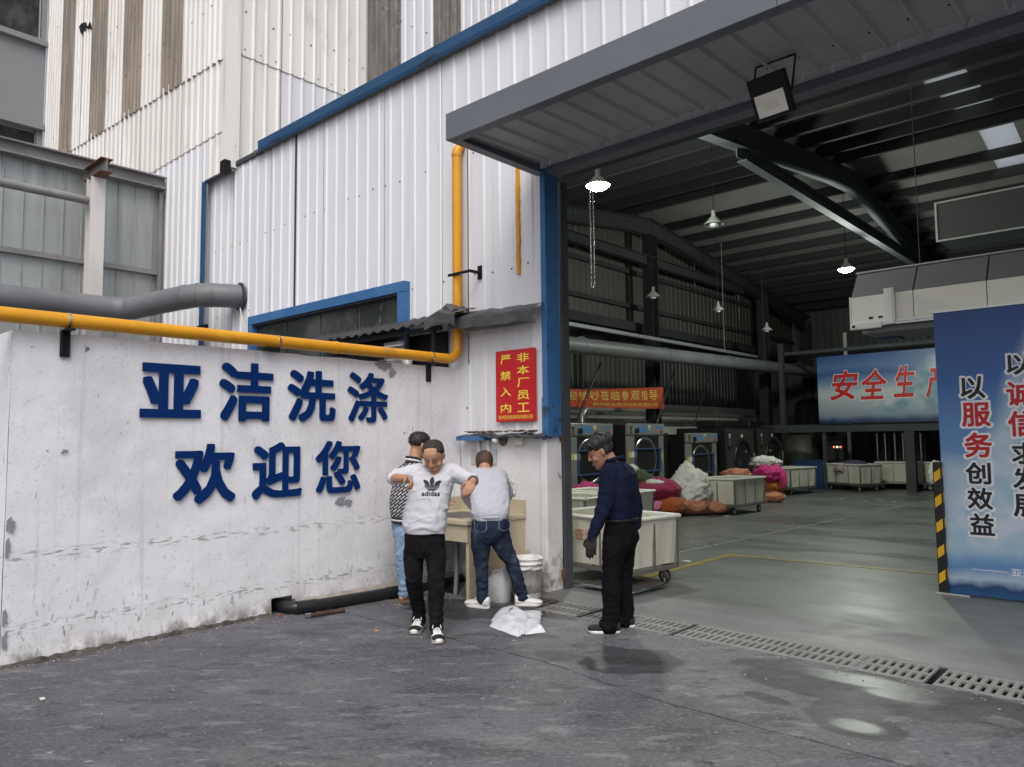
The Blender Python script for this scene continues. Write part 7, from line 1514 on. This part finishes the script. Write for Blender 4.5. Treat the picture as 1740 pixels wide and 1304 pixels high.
def decal(mb, target, direction, off, name, m, par, maxlen=0.012):
    """flat print laid onto a garment: subdivide, then drop each point on the cloth along direction"""
    from mathutils.bvhtree import BVHTree
    bm = bmesh.new(); vs = [bm.verts.new(v) for v in mb.v]
    for f in mb.f:
        try: bm.faces.new([vs[i] for i in f])
        except ValueError: pass
    bmesh.ops.triangulate(bm, faces=bm.faces[:])
    for _ in range(6):
        es = [e for e in bm.edges if e.calc_length() > maxlen]
        if not es: break
        bmesh.ops.subdivide_edges(bm, edges=es, cuts=1); bmesh.ops.triangulate(bm, faces=bm.faces[:])
    tm = target.data; W = target.parent.matrix_basis; bv = BVHTree.FromPolygons([W @ v.co for v in tm.vertices], [tuple(p.vertices) for p in tm.polygons]); d = Vector(direction).normalized()
    for v in bm.verts:
        hit = bv.ray_cast(v.co - d * 1.0, d)
        if hit[0] is not None: v.co = hit[0] - d * off
    out = MB(); bm.verts.index_update(); out.add([v.co[:] for v in bm.verts], [[v.index for v in f.verts] for f in bm.faces], True); bm.free(); return out.build(name, m, par, fixn=False)
class Fig:
    def __init__(s, label, base, group='men outside the laundry'):
        s.B = Vector((base[0], base[1], 0)); s.t = thing('person', label, 'person', s.B)
    def P(s, px, py, w=0.0):
        """point seen at photo pixel px,py at w metres behind the figure's own upright plane"""
        v = Vector(_d(px, py)); c = Vector((0, 0, CAM_H)); k = ((s.B + FV * w - c).dot(FV)) / v.dot(FV); return c + v * k
    def headM(s, c, fwd, pitch, roll=0.0, sc=1.0):
        """head matrix: fwd = level facing direction, pitch > 0 looks down"""
        y = Vector(fwd).normalized(); x = y.cross(UP); M = Matrix(((x.x, y.x, 0, c[0]), (x.y, y.y, 0, c[1]), (0, 0, 1, c[2]), (0, 0, 0, 1))); return M @ Matrix.Rotation(-pitch, 4, 'X') @ Matrix.Rotation(roll, 4, 'Y') @ Matrix.Scale(sc, 4)

# ---------------------------------------------------------------- man in the white sweatshirt
A = Fig('person in white sweatshirt and black jeans walking forward with both arms raised', (-4.80, 4.21))
P = A.P; L, F = RV, -FV
hc_ = P(737, 775, -0.06); HM = A.headM(hc_, (-FV - RV * 0.16), R(36), R(3), 1.06)
b = MB(); add_head(b, HM); shL, shR = P(709, 804, 0.03), P(760, 804, 0.03)
limb(b, [HM @ Vector((0, -0.025, -0.06)), P(735, 802, 0.04)], [0.060, 0.066])
torso(b, [(P(735, 801, .03), .085, .06), (P(735, 812, .03), .15, .095), (P(733, 850, .02), .155, .11), (P(723, 900, .0), .155, .11), (P(722, 925, .0), .15, .10)], L, F)
elL, wrL = P(664, 813, -0.05), P(689, 813, -0.25); elR, wrR = P(803, 814, -0.06), P(804, 818, -0.27)
limb(b, [shL, elL, wrL], [.045, .042, .031]); limb(b, [shR, elR, wrR], [.045, .042, .031])
hand(b, wrL, P(706, 825, -0.33) - wrL, -UP + RV * 0.2, P(700, 800, -0.35) - wrL - UP * 0.0 - FV * 0.1, 0.75, 1.0)
hand(b, wrR, P(793, 838, -0.34) - wrR, -UP * 0.3 + FV * 0.5 - RV, -RV - UP * .2 - FV * 0.4, 0.5, 1.0)
kL, kR = P(703, 984, 0.0), P(741, 980, -0.10); aL, aR = P(712, 1040, 0.16), P(741, 1060, -0.14)
limb(b, [P(707, 930), kL, aL], [.045, .040, .034]); limb(b, [P(738, 930, -.02), kR, aR], [.045, .040, .034])
foot(b, aL, -FV - RV * .1); foot(b, aR, -FV + RV * .22)
remesh(b, 0.0058, 3, 'body', 'skin', A.t); face_bits(HM, A.t)
mat('hair_thin', (0.022, 0.017, 0.014), 0.7, layers=[((0.07, 0.042, 0.03), 16, 0.5, 0.66, W1, 0.7)], bump=(160, 0.8, 0.004))
hair(HM, A.t, 'hair_thin', lambda v: 0.007 * sstep(0.0, 0.05, v.z - max(0.0, (v.y + 0.005)) * (2.3 if abs(v.x) < 0.05 else 1.25) + (0.06 if v.y < -0.03 else 0.0)) if v.y < 0.062 else 0.0, 1)
g = MB()
torso(g, [(P(735, 796, .03), .095, .075), (P(735, 803, .03), .16, .105), (P(735, 815, .02), .185, .12), (P(729, 845, .0), .182, .130), (P(723, 875, -.01), .186, .138), (P(722, 893, -.01), .192, .145), (P(722, 901, -.01), .180, .135), (P(723, 906, -.01), .172, .128)], L, F)
limb(g, [P(712, 803, .03), P(690, 806, .02), elL + RV * 0.015, elL.lerp(wrL, 0.12)], [.080, .072, .060, .054]); limb(g, [P(757, 803, .03), P(778, 806, .0), elR - RV * 0.03, elR.lerp(wrR, 0.18)], [.080, .072, .060, .052])
sw = remesh(g, 0.0085, 6, 'sweatshirt', 'fleece_white', A.t, wrinkle(0.006, 6.5, [(P(690, 825, -.05), .12, (0.5, 0.4, 0.7), 70, .008), (P(778, 822, -.05), .12, (-.5, -.4, .7), 70, .008), (P(722, 885, -.13), .16, (0, 0, 1), 75, .006), (P(765, 870, -.05), .12, (.3, .3, .9), 70, .006)], (1, 1, 0.6), 2))
cn = HM @ Vector((0, -0.03, -0.10)); ring = [P(735, 800, .03) + L * (.088 * math.cos(t)) + F * (.085 * math.sin(t)) - UP * (.03 * max(0, math.sin(t))) + UP * 0.012 for t in np.linspace(0, 2 * math.pi, 29)]
MB().tube(ring, 0.013, 8).build('collar', 'rib_white', A.t)
tr_ = MB(); torso(tr_, [(P(722, 896), .160, .115), (P(722, 915), .170, .122), (P(722, 935), .165, .118), (P(722, 947), .13, .10)], L, F)
limb(tr_, [P(705, 935), P(703, 950), kL, aL, hem(aL)], [.092, .088, .073, .056, .060]); limb(tr_, [P(740, 935), P(741, 950, -.03), kR, aR, hem(aR)], [.092, .088, .073, .056, .060])
remesh(tr_, 0.0085, 5, 'trousers', 'denim_black', A.t, wrinkle(0.004, 8, [(kL, .12, (0, 0, 1), 75, .006), (kR, .12, (0, 0, 1), 75, .006), (aL + UP * .08, .1, (0, 0, 1), 95, .009), (aR + UP * .08, .1, (0, 0, 1), 95, .009), (P(722, 935, -.1), .12, (.4, .4, .8), 60, .006)], (1, 1, .45), 4))
shoe(A.t, aL, -FV - RV * 0.10, 0.28, 0.108, 'shoe_white', 'sole_white', 'canvas_black', 'shoe_white', heel=.115, sole_h=.034); shoe(A.t, aR, -FV + RV * 0.22, 0.28, 0.108, 'shoe_white', 'sole_white', 'canvas_black', 'shoe_white', heel=.115, sole_h=.034)
MB().tube([wrR.lerp(elR, .10) + (RV * math.cos(t) * .036 + UP * math.sin(t) * .036) for t in np.linspace(0, 6.2832, 17)], 0.009, 6).build('wristwatch', 'steel_dark', A.t)
# chest print: three leaves over stripes, and the word below
Q = lambda x, y: P(650 + x / 7.244, 730 + y / 7.244, -0.35)
def leaf(cx, cy, tipx, tipy, w, n=14):
    a, t = Vector((cx, cy)), Vector((tipx, tipy)); d = t - a; s = Vector((-d.y, d.x)).normalized(); r1, r2 = [], []
    for i in range(n + 1):
        u = i / n; k = w * math.sin(math.pi * (0.12 + 0.88 * u) ) ** 0.8 if u < 1 else 0; r1.append(a + d * u + s * k); r2.append(a + d * u - s * k)
    return r1 + r2[::-1][1:]
for poly in (leaf(567, 705, 572, 600, 31), leaf(532, 706, 454, 640, 25), leaf(605, 706, 688, 652, 25)):
    mb = MB(); mb.add([Q(p.x, p.y) for p in poly], [tuple(range(len(poly)))]); decal(mb, sw, FV, 0.004, 'print_leaf', 'logo_black', A.t)
for (y0_, y1_, hw0, hw1) in ((706, 716, 101, 99), (724, 734, 95, 88), (741, 747, 82, 78), (755, 774, 70, 40)):
    mb = MB(); cx = 570; n = 12; vs = [Q(cx - hw0 + 2 * hw0 * i / n, y0_) for i in range(n + 1)] + [Q(cx + hw1 - 2 * hw1 * i / n, y1_) for i in range(n + 1)]; mb.add(vs, [tuple(range(len(vs)))]); decal(mb, sw, FV, 0.004, 'print_bar', 'logo_black', A.t)
mb = text_mb('adidas', (438, 845, 672, 782), lambda u, v, w: Q(u, v), 0.022); decal(mb, sw, FV, 0.004, 'print_word', 'logo_black', A.t)

# ---------------------------------------------------------------- man in the dashed jacket, behind him
A = Fig('person in black and white dashed jacket standing at the sink behind the white sweatshirt', (-5.95, 4.98))
P = A.P; F = (RV * 0.75 + FV * 0.66).normalized(); L = F.cross(UP)
hc_ = P(713, 757, 0.06); HM = A.headM(hc_, F + RV * 0.2, R(14), 0, 1.02)
b = MB(); add_head(b, HM); limb(b, [HM @ Vector((0, -0.03, -0.06)), P(703, 792, 0.0)], [.058, .066])
torso(b, [(P(702, 794), .075, .06), (P(697, 815), .14, .09), (P(694, 850), .14, .09), (P(690, 885), .13, .085)], L, F)
s1, s2 = P(699, 804, -.10), P(702, 804, .11); e1, e2 = P(705, 842, -.10), P(728, 836, .18); w1, w2 = P(738, 852, -.02), P(748, 850, .18)
limb(b, [s1, e1, w1], [.042, .038, .03]); limb(b, [s2, e2, w2], [.042, .038, .03]); hand(b, w1, F - UP * .3, FV - UP * .3, UP, .5); hand(b, w2, F - UP * .3, -FV - UP * .3, UP, .5)
k1, k2 = P(684, 950, -.08), P(694, 950, .10); a1, a2 = P(687, 1006, -.08), P(700, 1003, .13)
limb(b, [P(686, 905, -.06), k1, a1], [.045, .040, .033]); limb(b, [P(694, 905, .07), k2, a2], [.045, .040, .033]); foot(b, a1, F); foot(b, a2, F)
remesh(b, 0.0062, 3, 'body', 'skin', A.t); face_bits(HM, A.t)
hair(HM, A.t, 'hair_black', lambda v: (0.018 * sstep(0.06, 0.085, v.z) if v.y > 0.05 else 0.020 * sstep(0.015, 0.05, v.z + (0.035 if v.y < -0.03 else 0.0))), 3)
g = MB(); torso(g, [(P(702, 787), .10, .08), (P(700, 796), .165, .11), (P(697, 815), .20, .135), (P(692, 845, -.02), .20, .145), (P(690, 868, -.02), .185, .135), (P(690, 880, -.02), .175, .125)], L, F)
limb(g, [P(699, 802, -.11), e1, w1], [.082, .068, .05]); limb(g, [P(702, 802, .12), e2, w2], [.082, .068, .05])
remesh(g, 0.009, 5, 'jacket', 'jacket_dashes', A.t, wrinkle(0.004, 7, [(e1, .12, (0, 0, 1), 70, .007)], (1, 1, .7), 6))
for (py, r0, m_) in ((880, 0, 'logo_black'), (883, 0, 'rib_white'), (886.5, 0, 'logo_black')):
    c = P(690, py, -.02); MB().tube([c + L * (.172 * math.cos(t)) + F * (.124 * math.sin(t)) for t in np.linspace(0, 6.2832, 33)], 0.0125, 8).build('hem_band', m_, A.t)
for (py, m_, rr_) in ((788, 'logo_black', .080), (783.5, 'rib_white', .076), (779.5, 'logo_black', .072)):
    c = P(703, py, 0.01); MB().tube([c + L * (rr_ * math.cos(t)) + F * (rr_ * 1.0 * math.sin(t)) - UP * .018 * math.sin(t) for t in np.linspace(0, 6.2832, 25)], 0.012, 8).build('collar_band', m_, A.t)
tr_ = MB(); torso(tr_, [(P(690, 876), .155, .115), (P(690, 898), .165, .12), (P(690, 915), .15, .11)], L, F); limb(tr_, [P(684, 908, -.08), k1, a1, hem(a1)], [.088, .070, .056, .060]); limb(tr_, [P(696, 908, .08), k2, a2, hem(a2)], [.088, .070, .056, .060])
remesh(tr_, 0.009, 5, 'trousers', 'denim_light', A.t, wrinkle(0.005, 10, [(a1 + UP * .07, .1, (0, 0, 1), 90, .009), (k1, .1, (0, 0, 1), 80, .006)], (1, 1, 1), 7))
for a_ in (a1, a2):
    h = F; s_ = h.cross(UP); c = Vector((a_.x, a_.y, 0)) + h * .05
    vs = [c + h * (.135 * math.sin(t)) + s_ * (.048 * math.cos(t)) for t in np.linspace(0, 6.2832, 24, endpoint=False)]
    MB().add([(v.x, v.y, 0.0) for v in vs] + [(v.x, v.y, 0.024) for v in vs], [tuple(range(24)), tuple(range(24, 48))] + [(k, (k + 1) % 24, 24 + (k + 1) % 24, 24 + k) for k in range(24)]).build('sandal', 'sandal', A.t)
    MB().tube([c + h * .03 - s_ * .05 + UP * .02, c + h * .02 - s_ * .03 + UP * .06, c + h * .02 + UP * .072, c + h * .02 + s_ * .03 + UP * .06, c + h * .03 + s_ * .05 + UP * .02], .012, 6).build('sandal_strap', 'leather_black', A.t)

# ---------------------------------------------------------------- man bending over the sink
A = Fig('person in pale grey sweatshirt and blue jeans bending over the sink, back turned', (-5.0, 5.34))
P = A.P; F, L = FV, RV
hc_ = P(823, 788, 0.44); HM = A.headM(hc_, FV - RV * 0.06, R(38), 0, 1.06)
b = MB(); add_head(b, HM); limb(b, [HM @ Vector((0, -0.03, -0.06)), P(826, 806, .32)], [.060, .068])
torso(b, [(P(827, 800, .30), .13, .08), (P(829, 825, .20), .16, .10), (P(832, 855, .06), .15, .11), (P(833, 885, .0), .15, .11)], L, F)
s1, s2 = P(803, 812, .30), P(851, 812, .30); e1, e2 = P(793, 840, .50), P(862, 842, .48); w1, w2 = P(807, 862, .66), P(842, 862, .66)
limb(b, [s1, e1, w1], [.05, .045, .03]); limb(b, [s2, e2, w2], [.05, .045, .03]); hand(b, w1, FV - UP * .6, RV, UP, .4); hand(b, w2, FV - UP * .6, -RV, UP, .4)
k1, k2 = P(818, 952, -.02), P(868, 952, .02); a1, a2 = P(820, 1013, -.02), P(888, 1013, .06)
limb(b, [P(818, 890), k1, a1], [.06, .045, .034]); limb(b, [P(847, 890), k2, a2], [.06, .045, .034]); foot(b, a1, FV * .5 - RV * .8); foot(b, a2, RV)
remesh(b, 0.0062, 3, 'body', 'skin', A.t)
hair(HM, A.t, 'hair_cropped', lambda v: 0.006 * sstep(0.02, 0.06, v.z + (0.10 if v.y < 0.0 else 0.0)) if v.y < 0.06 else 0.006 * sstep(.07, .09, v.z), 5)
g = MB(); torso(g, [(P(826, 795, .33), .09, .075), (P(827, 801, .29), .165, .10), (P(828, 815, .23), .205, .125), (P(831, 838, .13), .205, .145), (P(833, 860, .02), .185, .15), (P(833, 871, -.01), .188, .148), (P(834, 879, -.015), .178, .138), (P(834, 884, -.015), .172, .132)], L, F)
limb(g, [P(808, 812, .28), e1, w1 - FV * 0.06], [.09, .072, .05]); limb(g, [P(848, 812, .28), e2, w2 - FV * .06], [.09, .072, .05])
remesh(g, 0.0085, 6, 'sweatshirt', 'fleece_grey', A.t, wrinkle(0.0045, 6, [(P(810, 855, -.1), .16, (.5, .4, .8), 55, .006), (P(860, 852, -.05), .14, (-.4, -.4, .8), 60, .006)], (1, 1, .8), 9))
c = P(834, 881, -.015); MB().tube([c + L * (.170 * math.cos(t)) + F * (.130 * math.sin(t)) - UP * 0.02 * math.sin(t) for t in np.linspace(0, 6.2832, 37)], 0.017, 8).build('hem_band', 'rib_grey', A.t)
tr_ = MB(); torso(tr_, [(P(834, 872, -.01), .160, .115), (P(834, 890, -.02), .182, .135), (P(834, 910, -.02), .178, .135), (P(834, 922, -.01), .14, .11)], L, F); limb(tr_, [P(818, 905, -.02), P(817, 925, -.02), k1, a1, hem(a1)], [.105, .098, .071, .056, .060]); limb(tr_, [P(849, 905, -.02), P(853, 925, -.01), k2, a2, hem(a2)], [.105, .098, .071, .056, .060])
ell(tr_, P(822, 900, -.09), (.085, .07, .09)); ell(tr_, P(847, 900, -.09), (.085, .07, .09))
jn = remesh(tr_, 0.0085, 5, 'trousers', 'denim_blue', A.t, wrinkle(0.0045, 10, [(k1, .13, (0, 0, 1), 75, .009), (k2, .13, (.2, .2, 1), 75, .009), (a1 + UP * .08, .11, (0, 0, 1), 90, .009), (a2 + UP * .08, .11, (0, 0, 1), 90, .009), (P(834, 922, -.1), .1, (.6, .5, .6), 60, .006)], (1, 1, .45), 11))
for (x0_, x1_, y0_, y1_) in ((803, 825, 887, 911), (847, 867, 885, 908)):
    mb = MB(); pts = [(x0_, y0_), (x1_, y0_), (x1_, y1_ - 4), ((x0_ + x1_) / 2, y1_), (x0_, y1_ - 4), (x0_, y0_)]
    for (p0, p1) in zip(pts, pts[1:]):
        d_ = Vector((p1[0] - p0[0], p1[1] - p0[1])).normalized(); s_ = Vector((-d_.y, d_.x)) * 0.45; mb.add([P(p0[0] + s_.x, p0[1] + s_.y, -.4), P(p1[0] + s_.x, p1[1] + s_.y, -.4), P(p1[0] - s_.x, p1[1] - s_.y, -.4), P(p0[0] - s_.x, p0[1] - s_.y, -.4)], [(0, 1, 2, 3)])
    decal(mb, jn, FV, 0.003, 'pocket_seam', 'denim_stitch', A.t)
mb = MB(); mb.add([P(853, 884, -.4), P(862, 879, -.4), P(864, 885, -.4)], [(0, 1, 2)]); decal(mb, jn, FV, 0.006, 'phone_corner', 'logo_black', A.t)
shoe(A.t, a1, FV * 0.5 - RV * 0.8, 0.28, 0.105, 'shoe_white', 'sole_white', None, 'shoe_white', heel=.105, sole_h=.03); shoe(A.t, a2, FV * .3 + RV * 0.75 - FV * .35, 0.27, 0.105, 'shoe_white', 'sole_white', None, 'shoe_white', heel=.105, sole_h=.03)

# ---------------------------------------------------------------- man in navy at the doorway
A = Fig('person in navy shirt and black trousers standing by the drain with head bowed', (-3.70, 5.31))
P = A.P; F = (-RV * 0.86 + FV * 0.50).normalized(); L = F.cross(UP)
hc_ = P(1021, 768, 0.04); HM = A.headM(hc_, -RV * 0.97 + FV * 0.08, R(28), 0, 1.06)
b = MB(); add_head(b, HM); limb(b, [HM @ Vector((0, -0.03, -0.06)), P(1043, 794, .02)], [.058, .060])
torso(b, [(P(1046, 796), .09, .07), (P(1052, 815), .14, .08), (P(1054, 850), .14, .09), (P(1056, 890), .13, .09)], L, F)
s1, s2 = P(1035, 803, -.15), P(1066, 800, .16); e1, e2 = P(1027, 862, -.17), P(1080, 862, .16); w1, w2 = P(1007, 914, -.20), P(1080, 896, .15)
limb(b, [s1, e1, w1], [.05, .043, .030]); limb(b, [s2, e2, w2], [.04, .035, .028]); hand(b, w2, -UP + F * .05, F, -FV, .2, .9)
hand(b, w1, -UP - RV * .15, FV * .6 + F * .2, F - FV * .2, .35, 0.98)
k1, k2 = P(1040, 978, -.08), P(1058, 978, .08); a1, a2 = P(1038, 1052, -.09), P(1063, 1046, .11)
limb(b, [P(1044, 900, -.08), k1, a1], [.06, .045, .034]); limb(b, [P(1060, 900, .08), k2, a2], [.06, .045, .034]); foot(b, a1, F - FV * .45); foot(b, a2, F - FV * .2)
remesh(b, 0.0058, 3, 'body', 'skin_dark', A.t); face_bits(HM, A.t)
hair(HM, A.t, 'hair_black', lambda v: (0.034 * sstep(0.045, 0.08, v.z) if v.y > 0.04 else 0.028 * sstep(0.02, 0.06, v.z) + 0.010 * sstep(-0.04, 0.0, v.z) * (1 if v.y < -0.02 else 0)), 8)
gl = MB(); hand(gl, w1 + UP * .01, -UP - RV * .15, FV * .6 + F * .2, F - FV * .2, .35, 1.16); limb(gl, [w1 + UP * .04 + RV * .008, w1 + UP * 0.0], [.042, .038]); remesh(gl, 0.006, 2, 'glove', 'glove', A.t)
g = MB(); torso(g, [(P(1044, 785, .02), .085, .075), (P(1047, 792, .02), .15, .105), (P(1051, 806), .205, .135), (P(1053, 835), .205, .145), (P(1055, 862), .188, .14), (P(1055, 880), .172, .13), (P(1056, 888), .165, .125)], L, F)
limb(g, [P(1036, 806, -.13), e1, w1 + UP * .02], [.085, .066, .046]); limb(g, [P(1064, 806, .14), e2, w2 + UP * .02], [.085, .066, .048])
remesh(g, 0.0085, 5, 'shirt', 'shirt_navy', A.t, wrinkle(0.0035, 7, [(e1, .13, (0.2, 0.2, 1), 65, .008), (P(1060, 870, -.1), .16, (.4, .3, .8), 60, .006), (w1 + UP * .1, .08, (0, 0, 1), 80, .006)], (1, 1, .7), 13))
MB().tube([P(1043, 782, .02) + L * (.072 * math.cos(t)) + F * (.078 * math.sin(t)) - UP * .022 * math.sin(t) for t in np.linspace(0, 6.2832, 25)], .018, 8).build('collar', 'shirt_navy', A.t)
tr_ = MB(); torso(tr_, [(P(1056, 880), .160, .118), (P(1055, 900), .175, .135), (P(1053, 925), .172, .135), (P(1052, 940), .13, .11)], L, F); limb(tr_, [P(1044, 925, -.08), P(1042, 945, -.085), k1, a1, hem(a1) - UP * .03 + F * .02], [.105, .098, .082, .074, .084]); limb(tr_, [P(1058, 925, .08), P(1059, 945, .085), k2, a2, hem(a2) - UP * .03 + F * .02], [.105, .098, .082, .074, .084])
ell(tr_, P(1068, 912, -.03), (.09, .09, .10))
remesh(tr_, 0.0085, 5, 'trousers', 'trouser_black', A.t, wrinkle(0.005, 8, [(k1, .14, (0, 0, 1), 60, .007), (k2, .14, (0, 0, 1), 60, .007), (a1 + UP * .05, .1, (0, 0, 1), 80, .008)], (1, 1, .5), 15))
c = P(1056, 883); MB().tube([c + L * (.168 * math.cos(t)) + F * (.128 * math.sin(t)) - UP * .005 * math.sin(t) for t in np.linspace(0, 6.2832, 37)], .016, 8).build('belt', 'leather_black', A.t)
shoe(A.t, a1, F * 1.0 - FV * 0.45, 0.275, 0.10, 'canvas_black', 'sole_white', heel=.085, sole_h=.02); shoe(A.t, a2, F - FV * .2, 0.27, 0.10, 'canvas_black', 'sole_white', heel=.085, sole_h=.02)
bpy.data.objects.remove(_fo); bpy.data.objects.remove(_po)
